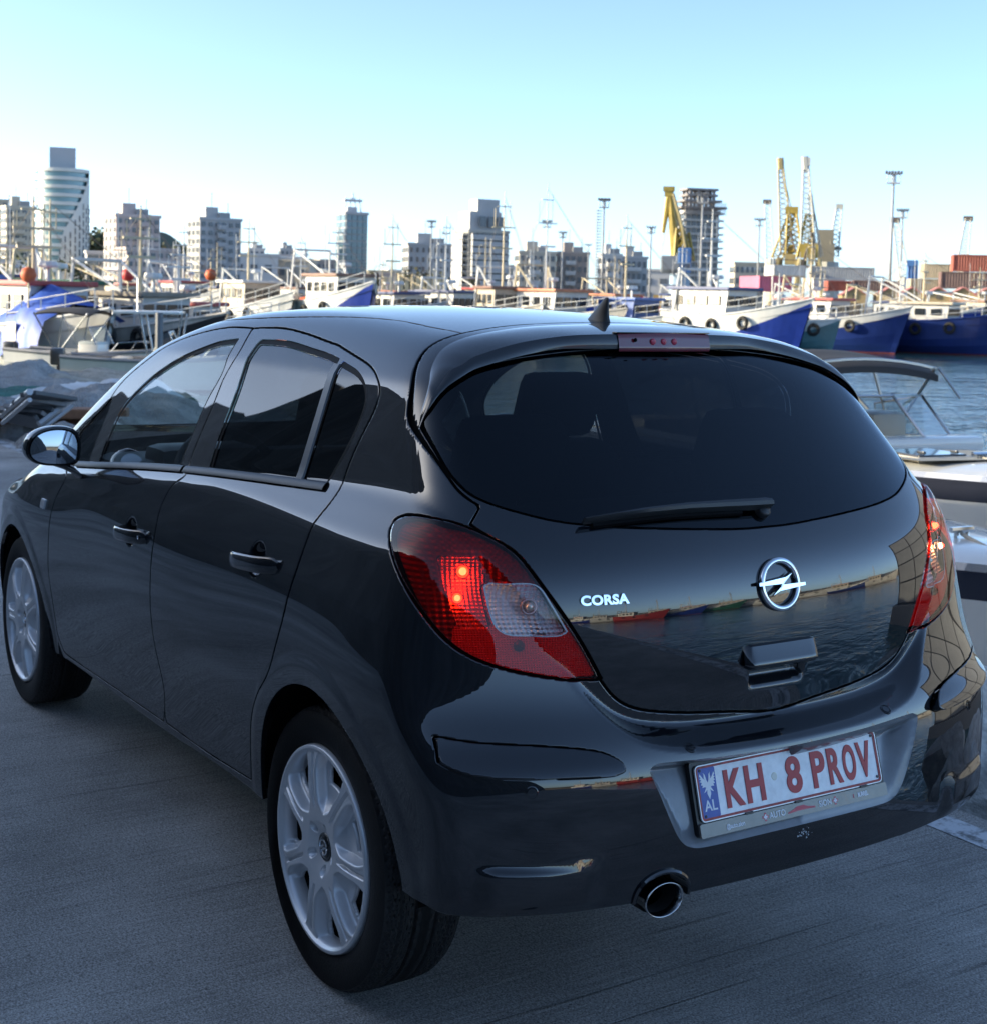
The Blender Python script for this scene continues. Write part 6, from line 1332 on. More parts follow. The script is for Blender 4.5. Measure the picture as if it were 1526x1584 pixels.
# containers
def cont_mat(n, c): return mat(n, c, rough=.6, var=.18, vscale=.6)
def container(px0, px1, y0, y1, D, col, label, turn=10, lit=False, letters=None):
    z1, z0 = height_at((px0+px1)/2, y0, D), height_at((px0+px1)/2, y1, D); W = width_at(px0, px1, D); c = bearing((px0+px1)/2, D, z0); rz = math.atan2(c.y-CAM_P[1], c.x-CAM_P[0])+math.radians(turn)
    t = thing('shipping_container', label, 'container', c, rz, 'containers stacked on the far quay'); H = z1-z0; Dp = min(W, 2.6 if W > 6 else 6); fw = W-abs(math.sin(math.radians(turn)))*Dp
    m = MB(); n_ = max(12, int(fw/.28)); xs = []
    for i in range(n_*4+1):
        k = i % 4; xs.append((-fw/2+fw*i/(n_*4), .06 if k in (1, 2) else 0))
    m.add([(x_, y_, z_) for z_ in (.12, H-.12) for y_, x_ in xs], [(i, i+1, len(xs)+i+1, len(xs)+i) for i in range(len(xs)-1)])
    m.box((Dp/2+.08, 0, H/2), (Dp-.02, fw-.06, H-.04)); m.build('corrugated_wall', col, t)
    m = MB()
    for y in (-1, 1): m.box((.03, y*(fw/2-.06), H/2), (.16, .14, H))
    for z in (.07, H-.07): m.box((.03, 0, z), (.15, fw-.3, .13))
    m.build('corner_frame', col, t)
    if abs(fw) > 8:
        m = MB(); 
        for k in range(6): m.box((-.03, fw*(.30+.022*k), H*.62), (.02, fw*.014, H*.16))
    return t
cw = cont_mat('container white', (.56, .55, .52)); cr = cont_mat('container red', (.32, .085, .055)); cbr = cont_mat('container brown', (.17, .10, .085)); cp = cont_mat('container pink', (.50, .13, .20)); cb = cont_mat('container beige', (.50, .42, .29)); cg = cont_mat('container grey', (.33, .34, .35))
container(1188, 1252, 410, 426, 175, cw, 'long white container on top of the pink one', 14)
container(1252, 1350, 413, 433, 180, cg, 'long pale grey container row right of the white container', 6)
container(1157, 1240, 427, 451, 150, cp, 'bright pink container beneath the white one', 22)
container(1250, 1314, 430, 446, 158, cw, 'white container below the grey container row', 14)
container(1277, 1318, 434, 450, 154, cr, 'red container in front of the white one, low in the row', 10)
container(1318, 1392, 434, 450, 158, cbr, 'dark brown container right of the red one', 6)
container(1425, 1473, 408, 430, 165, cb, 'beige container, upper of the two left of the red stack', 8)
container(1406, 1456, 431, 450, 163, cb, 'beige container, lower of the two left of the red stack', 8)
container(1474, 1560, 394, 420, 160, cr, 'rust red container topping the stack at the right edge', 8)
container(1457, 1560, 421, 447, 158, cbr, 'brown ribbed container under the rust red one', 8)
# row of gabled sheds
shed_w = mat('ochre shed wall', (.42, .30, .15), rough=.8, var=.2, vscale=.6); shed_r = mat('shed roof pale red', (.42, .17, .15), rough=.7); shed_d = mat('shed door dark', (.12, .10, .08), rough=.7)
for k, px in enumerate((1322, 1376, 1411, 1452, 1490, 1530)):
    D = 142; W = width_at(0, 37, D); c = bearing(px, D, -.1); zt, ze = height_at(px, 445, D)+.1, height_at(px, 455, D)+.1
    t = thing('gabled_shed', ('ochre gabled shed half hidden by the red roofed boat', 'ochre gabled shed left of the tall mast foot', 'ochre gabled shed just right of the tall mast foot', 'third ochre gabled shed from the right edge', 'second ochre gabled shed from the right edge', 'ochre gabled shed cut by the right edge')[k], 'shed', c, math.atan2(c.y-CAM_P[1], c.x-CAM_P[0])+.05, 'row of ochre gabled sheds')
    b = MB(); b.add([(0, -W/2, 0), (0, W/2, 0), (0, W/2, ze), (0, 0, zt), (0, -W/2, ze), (9, -W/2, 0), (9, W/2, 0), (9, W/2, ze), (9, 0, zt), (9, -W/2, ze)], [(0, 4, 3, 2, 1), (5, 6, 7, 8, 9), (0, 5, 9, 4), (1, 2, 7, 6)]); b.build('wall', shed_w, t)
    b = MB()
    for s_ in (-1, 1): b.add([(-.25, s_*(W/2+.15), ze-.08), (9.2, s_*(W/2+.15), ze-.08), (9.2, 0, zt+.12), (-.25, 0, zt+.12), (-.25, s_*(W/2+.15), ze-.22), (-.25, 0, zt-.02)], [(0, 1, 2, 3) if s_ > 0 else (3, 2, 1, 0), (0, 3, 5, 4)])
    b.build('roof', shed_r, t)
    b = MB(); b.box((-.03, 0, ze*.35), (.08, W*.42, ze*.7)); b.build('door', shed_d, t); b = MB(); b.box((-.03, 0, ze*.92), (.08, W*.16, .5)); b.build('vent', shed_d, t)

# ------------------------------------------------------------------ boats
navy = mat('hull navy', (.012, .030, .145), rough=.28, var=.25, vscale=.8); royal = mat('hull royal blue', (.014, .035, .22), rough=.25, var=.25, vscale=.8); teal = mat('hull teal', (.06, .16, .18), rough=.4, var=.3, vscale=.8)
hullw = mat('hull white', (.55, .55, .53), rough=.4, var=.18, vscale=1.2, streak=True); rustw = mat('hull white with rust', (.50, .47, .42), rough=.5, var=.45, vscale=1.3, streak=True); antif = mat('antifouling', (.16, .03, .03), rough=.6)
cabw = mat('cabin white', (.58, .57, .54), rough=.45, var=.12, vscale=1.5); cabc = mat('cabin cream', (.50, .43, .33), rough=.5, var=.2, vscale=1.5); roofr = mat('cabin roof red', (.36, .05, .045), rough=.5); roofo = mat('cabin roof orange', (.45, .16, .08), rough=.5); roofb = mat('cabin roof navy', (.03, .05, .14), rough=.5); roofbr = mat('cabin roof brown', (.20, .11, .08), rough=.6); cabb = mat('cabin blue', (.03, .10, .34), rough=.45)
bwin = mat('boat window', (.02, .025, .03), rough=.08, spec=.7); deckm = mat('boat deck', (.25, .22, .18), rough=.8, var=.3, vscale=2); mastm = mat('mast cream', (.50, .42, .28), rough=.6); metalw = mat('white rail', (.55, .55, .53), rough=.4); tyre_b = mat('fender rubber', (.012, .012, .012), rough=.8); netg = mat('net green', (.03, .12, .08), rough=.9); orange = mat('float orange', (.5, .10, .03), rough=.6)
def hull_pt(t, v, L, B, Hb, Hs):
    """t 0 stern..1 bow, v 0 keel..1 sheer"""
    sheer = Hs+(Hb-Hs)*max(0, (t-.35)/.65)**1.9+.12*(1-t)**2*Hb
    bw = B/2*(1-max(0, (t-.45)/.55)**2.3)*(.86+.14*min(1, t/.25)); fl = .72+.28*v**.8
    x = -L/2+L*t*(1-0)+(.085*L*(v-.5))*max(0, (t-.6)/.4)**1.5*1.6
    y = bw*fl*min(1, (v*1.9+.18))**.6
    if t > .999: y = .05
    return x, y, -.5+(sheer+.5)*v
def boat_mesh(L, B, Hb, Hs, hull, upper, band):
    """hull with a lower colour and an upper band; band(t) = height fraction where the upper colour starts"""
    nt_, rows = 26, 10; lo, up, red = MB(), MB(), MB()
    for sg in (1, -1):
        for i in range(nt_):
            t0, t1 = i/nt_, (i+1)/nt_
            for (m, va, vb, n_) in ((red, lambda t: 0.0, lambda t: .5/(hull_pt(t, 1, L, B, Hb, Hs)[2]+.5)*1.15, 2), (lo, lambda t: .5/(hull_pt(t, 1, L, B, Hb, Hs)[2]+.5)*1.15, band, 4), (up, band, lambda t: 1.0, 3)):
                for k in range(n_):
                    q = []
                    for (t, a) in ((t0, k/n_), (t1, k/n_), (t1, (k+1)/n_), (t0, (k+1)/n_)):
                        v = va(t)+(max(vb(t), va(t)+.01)-va(t))*a; x, y, z = hull_pt(t, v, L, B, Hb, Hs); q.append((x, y*sg, z))
                    m.add(q, [(0, 1, 2, 3) if sg < 0 else (3, 2, 1, 0)])
    for (m, v0, v1) in ((up, band(0), 1), (lo, 0, band(0))):     # transom
        n_ = 4
        for k in range(n_):
            a, b_ = v0+(v1-v0)*k/n_, v0+(v1-v0)*(k+1)/n_; x, y, z = hull_pt(0, a, L, B, Hb, Hs); x2, y2, z2 = hull_pt(0, b_, L, B, Hb, Hs); m.add([(x, y, z), (x, -y, z), (x2, -y2, z2), (x2, y2, z2)], [(0, 1, 2, 3)])
    dk = MB()
    for i in range(nt_):
        q = []
        for t, s_ in ((i/nt_, 1), ((i+1)/nt_, 1), ((i+1)/nt_, -1), (i/nt_, -1)):
            x, y, z = hull_pt(t, 1, L, B, Hb, Hs); q.append((x, y*s_*.97, z-.45))
        dk.add(q, [(0, 3, 2, 1)])
    rail = MB()
    for sg in (1, -1): rail.tube([(lambda p_: (p_[0], p_[1]*sg, p_[2]+.02))(hull_pt(i/nt_, 1, L, B, Hb, Hs)) for i in range(nt_+1)], .06, 5)
    return lo, up, red, dk, rail
def trawler(label, loc, heading, L=12, B=4, Hb=3.3, Hs=1.7, hull=None, upper=None, cab=None, roof=None, cabx=-.5, cabl=3.0, cabh=2.2, tall=1, mast=5.5, gantry=True, sweep=(.55, 1.0), seed=1, extra=None, roofline=None):
    rs_ = random.Random(seed); t = thing('fishing_boat', label, 'fishing boat', (loc[0], loc[1], WATER_Z), heading, 'fishing boats moored across the harbour')
    band = lambda q: min(.98, sweep[0]+(sweep[1]-sweep[0])*max(0, (q-.12)/.88)**1.25)
    lo, up, red, dk, rail = boat_mesh(L, B, Hb, Hs, hull, upper, band)
    lo.build('hull', hull, t, smooth=True, ang=40); up.build('bulwark', upper, t, smooth=True, ang=40); red.build('keel', antif, t, smooth=True); dk.build('deck', deckm, t); rail.build('gunwale', upper, t)
    zd = Hs-.4
    cx = cabx*L/2+L*.02; cw_ = B*.62
    z = zd
    for lev in range(tall):
        ll, ww_, hh_ = cabl*(1-.25*lev), cw_*(1-.12*lev), cabh*(1 if lev == 0 else .9); h_ = MB()
        x0, x1 = cx-ll/2, cx+ll/2; sl_ = .12*hh_
        h_.add([(x0, -ww_/2, z), (x1, -ww_/2, z), (x1, ww_/2, z), (x0, ww_/2, z), (x0, -ww_/2, z+hh_), (x1+sl_, -ww_/2*.97, z+hh_), (x1+sl_, ww_/2*.97, z+hh_), (x0, ww_/2, z+hh_)], [(0, 1, 5, 4), (1, 2, 6, 5), (2, 3, 7, 6), (3, 0, 4, 7), (4, 5, 6, 7)]); h_.build('wheelhouse', cab, t)
        nwf = 4
        for k in range(nwf):
            b = MB(); b.box((x1+sl_*.72+.03, ww_*(-.36+.24*k), z+hh_*.70), (.08, ww_*.19, hh_*.27)); b.build('window', bwin, t)
        nws = max(2, int(ll/.9))
        for k in range(nws):
            for s_ in (1, -1):
                b = MB(); b.bbox((x0+ll*(k+.6)/(nws+.2), s_*(ww_/2+.01), z+hh_*.70), (ll/nws*.60, .08, hh_*.27), .03); b.build('window', bwin, t)
        r_ = MB(); r_.bbox((cx+.12, 0, z+hh_+.08), (ll+.75, ww_+.45, .18), .05); r_.build('roof', roof, t); z += hh_+.16
    # mast with crossbars, aerials and stays
    mx = cx-.2
    m = MB(); m.tube([(mx, 0, z-.1), (mx, 0, z+mast)], .085, 6, r1=.03); m.box((mx, 0, z+mast*.62), (.08, 1.5, .08)); m.box((mx, 0, z+mast*.84), (.08, .9, .06)); m.box((mx+.2, -.1, z+mast*.4), (.12, 1.2, .10)); m.tube([(mx, .4, z+mast*.62), (mx, .4, z+mast*.9)], .03, 4); m.tube([(mx, -.6, z+mast*.62), (mx, -.6, z+mast*.82)], .03, 4); m.build('mast', mastm if seed % 2 else metalw, t)
    b = MB(); b.lathe([(0, .18), (.32, .16), (.36, .02), (.34, -.06), (0, -.08)], 10, None, (mx+.1, .5, z+.55)); b.box((mx+.1, .5, z+.2), (.1, .1, .6)); b.build('radar', metalw, t)
    b = MB()
    for yy, hh_ in ((.7, 2.4), (-.8, 3.0), (.2, 2.0)): b.tube([(cx-.6, yy*.8, z), (cx-.65, yy*.85, z+hh_)], .022, 4)
    b.build('aerial', metalw, t)
    b = MB(); xb = hull_pt(.97, 1, L, B, Hb, Hs)
    for s_ in (1, -1): b.tube([(mx, 0, z+mast*.95), (xb[0], .1*s_, xb[2])], .010, 3); b.tube([(mx, 0, z+mast*.9), (-L/2+.3, B*.35*s_, Hs+.4)], .010, 3)
    b.build('rigging', rustd, t)
    if gantry:
        g_ = MB(); gx = -L*.42; gh = Hs+2.6+rs_.uniform(0, .8)
        for s_ in (1, -1): g_.tube([(gx, s_*B*.36, zd), (gx+.25, s_*B*.30, gh)], .075, 6); g_.tube([(gx+.25, s_*B*.30, gh), (cx-.4, s_*B*.2, z)], .06, 5)
        g_.tube([(gx+.25, -B*.32, gh), (gx+.25, B*.32, gh)], .075, 6); g_.build('stern_gantry', metalw if seed % 3 else mastm, t)
        n_ = MB()
        for k in range(5): n_.lathe([(0, .5), (.45, .35), (.5, .05), (.42, -.3)], 8, None, (-L*.33+k*.35, rs_.uniform(-B*.25, B*.25), zd+.35))
        n_.build('net_pile', netg if seed % 2 else orange, t, smooth=True)
    r_ = MB()
    for s_ in (1, -1):
        pts = [hull_pt(q, 1, L, B, Hb, Hs) for q in (.55, .65, .75, .85, .95)]
        for p_ in pts: r_.tube([(p_[0], p_[1]*s_*.93, p_[2]), (p_[0], p_[1]*s_*.93, p_[2]+.75)], .025, 4)
        for k in (.4, .75): r_.tube([(p_[0], p_[1]*s_*.93, p_[2]+k) for p_ in pts], .022, 4)
    r_.build('bow_rail', metalw, t)
    for k in range(3):
        q = hull_pt(.25+.22*k, .80, L, B, Hb, Hs)
        for s_ in (1, -1):
            m = MB(); m.lathe([(.30+.11*math.cos(a_), .11*math.sin(a_)) for a_ in [i*math.pi/3 for i in range(7)]], 12, Matrix.Rotation(math.pi/2, 3, 'X'), (q[0], (q[1]+.12)*s_, q[2])); m.build('fender_tyre', tyre_b, t)
    c_ = MB()
    for k in range(7): c_.bbox((rs_.uniform(-L*.2, L*.25), rs_.uniform(-B*.25, B*.25), zd+.3), (rs_.uniform(.4, .9), rs_.uniform(.4, .8), rs_.uniform(.3, .8)), .04, rs_.uniform(0, 3))
    c_.build('deck_gear', (cabc, orange, roofb, deckm)[seed % 4], t)
    if extra: extra(t, z, cx)
    return t
HR = math.atan2(_r.y, _r.x)          # heading that points to the right of the view
def moored(px, D, off): p_ = bearing(px, D); return (p_.x, p_.y), HR - math.radians(off)
def B_(px, D, off, label, **k): p_, h = moored(px, D, off); return trawler(label, p_, h, **k)
B_(405, 92, 58, 'white trawler with a deep blue lower hull, left of the larger blue one', L=9, Hb=3.0, hull=navy, upper=hullw, cab=cabc, roof=cabw, cabl=4, sweep=(.15, .72), mast=4, seed=1)
B_(520, 88, 58, 'large blue and white trawler with a two-deck bridge and three big windows', L=9, Hb=3.7, Hs=2.3, hull=royal, upper=hullw, cab=cabw, roof=roofbr, cabx=.05, cabl=4.2, cabh=2.1, sweep=(.2, 1.0), mast=3, seed=2)
B_(632, 92, 52, 'low white boat with a blue bow band and a tyre on its stem', L=7.5, Hb=2.6, hull=navy, upper=hullw, cab=cabw, roof=roofb, cabl=3.4, cabh=1.7, mast=5, sweep=(.4, .8), seed=3)
B_(722, 95, 40, 'small boat with a pale cabin beside the light blue skiff', L=7.5, Hb=2.0, Hs=1.4, hull=teal, upper=hullw, cab=cabw, roof=roofb, cabl=2.8, mast=5, seed=4)
B_(795, 88, 72, 'cream boat with a brown roof seen nearly bow on', L=9, Hb=2.6, Hs=1.8, hull=rustw, upper=rustw, cab=cabc, roof=roofbr, cabl=3.4, cabh=2.1, mast=6, seed=5)
B_(880, 86, 55, 'rust streaked white boat with an orange roof and a teal waterline', L=9.5, Hb=2.5, Hs=1.8, hull=teal, upper=rustw, cab=cabw, roof=roofo, cabl=4.4, cabh=2.0, sweep=(.42, .55), mast=6.5, seed=6)
B_(1005, 86, 45, 'white boat with a bright blue cabin and a blue bow beside the roof aerial', L=7.5, Hb=2.6, hull=royal, upper=hullw, cab=cabb, roof=cabb, cabl=2.6, cabh=1.7, sweep=(.45, .82), mast=5, gantry=False, seed=7)
B_(1145, 82, 50, 'big white trawler with a royal blue flared bow and dark blue bridge', L=9, B=4.2, Hb=3.3, Hs=2.1, hull=royal, upper=hullw, cab=cabw, roof=roofb, cabl=4.0, cabh=2.0, tall=1, sweep=(.34, .95), mast=4.5, seed=8)
B_(1300, 96, 44, 'dark blue trawler with a red bridge roof and white bow rail', L=9, Hb=3.0, Hs=1.9, hull=navy, upper=hullw, cab=cabw, roof=roofr, cabl=3.8, cabh=1.8, sweep=(.66, .90), mast=4, seed=9)
B_(1236, 90, 10, 'grey blue square stern wedged between two blue trawlers', L=4.5, B=3.2, Hb=2.1, Hs=1.9, hull=teal, upper=hullw, cab=cabw, roof=roofb, cabl=1.6, cabh=1.2, mast=2, gantry=False, seed=10)
B_(1440, 98, 35, 'all dark blue trawler with a white bridge at the right edge of the fleet', L=9.5, Hb=2.8, Hs=2.0, hull=navy, upper=navy, cab=cabw, roof=cabc, cabl=3.4, cabh=1.6, sweep=(.8, .98), mast=3.2, cabx=-.1, seed=11)
B_(1650, 88, 40, 'pale bow poking in from the right edge', L=7, Hb=2.2, hull=hullw, upper=hullw, cab=cabw, roof=roofb, seed=12)
# second row, masts and cabins that show between the hulls
for k, (px, D, col, up_, rf, lab) in enumerate(((300, 110, hullw, hullw, roofr, 'small red roofed boat behind the grey cabin at the left'), (352, 118, navy, hullw, roofb, 'blue boat behind the white trawler, mostly hidden'), (460, 122, hullw, hullw, roofbr, 'white boat whose cabin shows between two blue bows'), (575, 124, teal, hullw, roofo, 'boat with an orange roof behind the two-deck trawler'), (680, 122, navy, rustw, roofb, 'rusty boat behind the pale cabin boat'), (760, 122, hullw, hullw, roofr, 'white boat with a red roof in the second row'), (850, 124, royal, hullw, roofb, 'blue hull in the second row behind the orange roof'), (955, 122, hullw, rustw, roofo, 'white boat with orange awning under the tall ladder mast'), (1075, 122, navy, hullw, roofb, 'navy boat in the second row beneath the unfinished tower'), (1255, 124, hullw, hullw, roofbr, 'white boat in the second row below the containers'), (1400, 122, royal, hullw, roofb, 'blue boat in the second row before the yellow sheds'), (1500, 124, hullw, hullw, roofbr, 'white boat in the second row at the right edge'), (235, 118, hullw, rustw, roofbr, 'old white boat behind the grey cabin, far left'), (170, 112, navy, hullw, roofr, 'navy boat with a red roof behind the green awning'), (60, 115, hullw, hullw, roofo, 'white boat with an orange roof at the far left'), (10, 105, teal, hullw, roofb, 'teal boat cut by the left edge'))):
    B_(px, D, 50+rs.uniform(-30, 35), lab, L=rs.uniform(9, 12), Hb=rs.uniform(2.4, 3.2), hull=col, upper=up_, cab=(cabw, cabc)[k % 2], roof=rf, cabl=rs.uniform(2.6, 4), cabh=rs.uniform(1.8, 2.3), mast=rs.uniform(2.6, 4.6), cabx=rs.uniform(-.5, .3), seed=20+k)
# ------------------------------------------------------------------ cream panel wall on the far quay, vehicles and crates beside it
D = 128; c0, c1 = bearing(592, D, -.1), bearing(692, D, -.1); t = thing('panel_wall', 'cream panelled wall along the far quay behind the low blue bowed boat', 'wall', c0, math.atan2((c1-c0).y, (c1-c0).x)); Lw = (c1-c0).length; Hw = height_at(640, 429, D)+.1
pm = MB(); pm.bbox((0, 0, Hw/2), (Lw/12-.12, .3, Hw), .05); pme = pm.mesh('panel', mat('cream panel', (.55, .47, .30), rough=.7, var=.15, vscale=.5))
for k in range(12): link('panel', pme, t, (Lw*(k+.5)/12, 0, 0))
rs = random.Random(77)
vb = mat('van white', (.6, .6, .6), rough=.35, coat=.5); vcols = [vb, mat('car silver', (.35, .36, .38), rough=.35, coat=.5), mat('car red', (.35, .03, .03), rough=.35, coat=.5), mat('van blue', (.05, .12, .3), rough=.35, coat=.5)]
wb_ = MB(); wb_.lathe([(0, .1), (.32, .1), (.32, -.1), (0, -.1)], 14, Matrix.Rotation(math.pi/2, 3, 'X')); whm = wb_.mesh('wheel', tyre_b, True, 40)
for k, (px, lab) in enumerate(((705, 'white van parked on the far quay below the terraced block'), (770, 'silver van parked on the far quay behind the cream boat'), (985, 'red van parked on the far quay behind the blue cabin'), (1115, 'blue van parked on the far quay behind the big trawler'), (560, 'white van half hidden behind the two-deck trawler'))):
    b = bearing(px, 136, -.1); t = thing('parked_van', lab, 'van', b, HR+rs.uniform(-.3, .3), 'vans parked on the far quay')
    m = MB(); pr = [(-2.3, .45), (2.3, .45), (2.35, 1.05), (1.5, 1.25), (.95, 2.0), (-2.25, 2.05)]; M = Matrix(((1, 0, 0), (0, 0, 1), (0, 1, 0))); m.prism(pr, -.92, .92, M); recalc(m.build('body', vcols[k % 4], t))
    for s_ in (1, -1):
        m = MB(); m.box((-.3, s_*.93, 1.6), (2.0, .03, .5)); m.build('side_window', bwin, t)
        for x in (-1.4, 1.4): link('wheel', whm, t, (x, s_*.88, .32))
# ------------------------------------------------------------------ left side: net heaps, gangway ladder, small boats
def cloth_heap(name, label, cat, c, r, h, m_, seed, flat=1.0, rz=0.0):
    rs_ = random.Random(seed); a = MB(); n1, n2 = 46, 20; P = []
    o_ = Vector((seed*3.7, seed*1.3, 0))
    for i in range(n1):
        an = 2*math.pi*i/n1
        for j in range(n2):
            q = j/(n2-1); rr = 1-q
            v = Vector((math.cos(an)*rr, math.sin(an)*rr, 0)); f = 1+.30*mnoise.noise(v*1.6+o_)+.12*mnoise.noise(v*5+o_)
            z = h*(1-rr**2.4)*(1+.45*mnoise.noise(v*2.1+o_+Vector((9, 0, 0))))+h*.16*mnoise.noise(v*6+o_)*min(1, (1-rr)*4)+h*.05*mnoise.noise(v*17+o_)*min(1, (1-rr)*5)
            P.append((v.x*r*f*flat, v.y*r*f, max(-.05, z)))
    a.add(P, [(i*n2+j, ((i+1) % n1)*n2+j, ((i+1) % n1)*n2+j+1, i*n2+j+1) for i in range(n1) for j in range(n2-1)])
    o = a.build(name, m_, smooth=True, loc=c); o.rotation_euler = (0, 0, rz); return tag(o, label, cat)
def net_mat(n, c):
    m, t, b = node_mat(n); tc = t.nodes.new('ShaderNodeTexCoord'); n_, r = vary_nodes(t, b, [(.3, tuple(v*.45 for v in c)), (.7, c)], tc.outputs['Object'], 3.5, 10, .7); t.links.new(r.outputs[0], b.inputs['Base Color']); b.inputs['Roughness'].default_value = .95
    vo = t.nodes.new('ShaderNodeTexVoronoi'); vo.inputs['Scale'].default_value = 34; t.links.new(tc.outputs['Object'], vo.inputs['Vector']); bp = t.nodes.new('ShaderNodeBump'); bp.inputs['Strength'].default_value = .9; bp.inputs['Distance'].default_value = .05; t.links.new(vo.outputs['Distance'], bp.inputs['Height']); t.links.new(bp.outputs[0], b.inputs['Normal']); return m
net_g = net_mat('grey net', (.52, .52, .51)); net_c = net_mat('cream net', (.60, .55, .46)); net_t = net_mat('teal net', (.06, .25, .22)); tarp = mat('pale tarpaulin', (.60, .62, .63), rough=.6, var=.2, vscale=2)
def G(px, py, z=0.0):
    d = pix_dir(px, py); k = (z-CAM_P[2])/d.z; return Vector((CAM_P[0]+d.x*k, CAM_P[1]+d.y*k, z))
# small spur of ground that carries the heaps
a = MB(); pts = [(17.9, 6), (17.9, -1.42), (15.4, -3.4), (17, -5.2), (21.5, -5.6), (26, -4.5), (28, -2), (28, 6)]
a.prism(pts, -3, -.004); tag(a.build('quay_spur', conc), kind='structure')
a = MB(); a.prism([(13.0, -1.42), (17.9, -1.42), (15.4, -3.4), (13.6, -3.2)], -3, -.006); tag(a.build('quay_apron', conc), kind='structure')
for k, (px, py, r, h, m_, lab) in enumerate(((12, 600, 1.5, .42, net_g, 'big grey heap of fishing net under the white canopy boat'), (95, 598, 1.7, .34, net_c, 'long cream heap of fishing net below the white speedboat'), (150, 640, 1.25, .40, net_g, 'grey heap of net right of the aluminium ladder'), (15, 648, .75, .30, net_g, 'small grey heap of net at the frame edge behind the ladder'), (175, 615, 1.2, .32, tarp, 'pale crumpled tarpaulin nearest the car pillar'), (85, 620, 1.0, .26, tarp, 'folded pale tarpaulin above the ladder'), (110, 672, .55, .22, net_g, 'flat grey bundle of net on the concrete by the mirror'), (40, 615, 1.2, .26, net_t, 'teal band of net between the grey and cream heaps'))):
    q = G(px, py, .1); cloth_heap('net_heap', lab, 'net', (q.x, q.y, -.03), r, h, m_, 30+k, 1.35, -.6)
rb = random.Random(8)
for k in range(9):
    q = G(100+rb.uniform(-20, 110), 655+rb.uniform(-12, 14), 0); boulder(q.x, q.y, .05, rb.uniform(.18, .36), RM[rb.randrange(6)], 'grey boulder among the net heaps beyond the mirror', 'boulders among the net heaps')
alu = mat('dull aluminium', (.42, .43, .44), rough=.4, metal=.7); wood = mat('weathered plank', (.27, .13, .07), rough=.8, var=.4, vscale=6); woodg = mat('grey plank', (.22, .23, .24), rough=.75, var=.3, vscale=6)
A0, A1, B0, B1 = G(4, 643, .30), G(46, 606, .62), G(60, 656, .30), G(112, 616, .52); lz = thing('gangway', 'aluminium gangway ladder with dark treads lying on the net heaps', 'ladder', (A0.x, A0.y, 0), 0); OO = Vector((A0.x, A0.y, 0))
for p0, p1 in ((A0, A1), (B0, B1)):
    m = MB(); m.tube([p0-OO, p1-OO], .032, 6); m.tube([p0-OO-Vector((0, 0, .07)), p1-OO-Vector((0, 0, .07))], .022, 6); m.build('side_rail', alu, lz)
for k in range(5):
    t_ = .05+.22*k; ca, cb = A0.lerp(A1, t_)-OO, B0.lerp(B1, t_)-OO; xa = (cb-ca).normalized(); ya = (A1-A0).normalized(); za = xa.cross(ya).normalized(); ya = za.cross(xa); M = Matrix((xa, ya, za)).transposed(); m = MB(); m.bbox((ca+cb)/2, ((cb-ca).length, .17*(A1-A0).length*.75, .04), .008, M=M); m.build('tread', woodg if k % 2 else mat('treads dark', (.07, .078, .085), rough=.6), lz)
for k, (px, py) in enumerate(((10, 650), (48, 655))):
    q = G(px, py, .16); t = tag(MB().bbox((0, 0, .1), (1.9, .34, .10), .02, math.atan2(_r.y, _r.x)+.05+.12*k).build('plank', wood, loc=(q.x, q.y, .06+.11*k)), ('reddish weathered plank under the left end of the gangway ladder', 'reddish weathered plank under the front of the gangway ladder')[k], 'plank')
stain = mat('stainless tube', (.45, .46, .47), rough=.25, metal=.9); canv = mat('white canvas', (.60, .60, .58), rough=.8); canb = mat('blue tarpaulin', (.02, .085, .40), rough=.55, var=.25, vscale=2); cand = mat('dark bimini canvas', (.035, .035, .038), rough=.75); gel = mat('white gelcoat', (.66, .66, .63), rough=.22, coat=.5, var=.08, vscale=1.5); gel_s = mat('cream gelcoat', (.60, .55, .46), rough=.3, var=.1, vscale=2); clearp = glass_mat('windshield perspex', (.72, .76, .76), 1.45); motor = mat('outboard cowling', (.03, .032, .035), rough=.3, coat=.6)
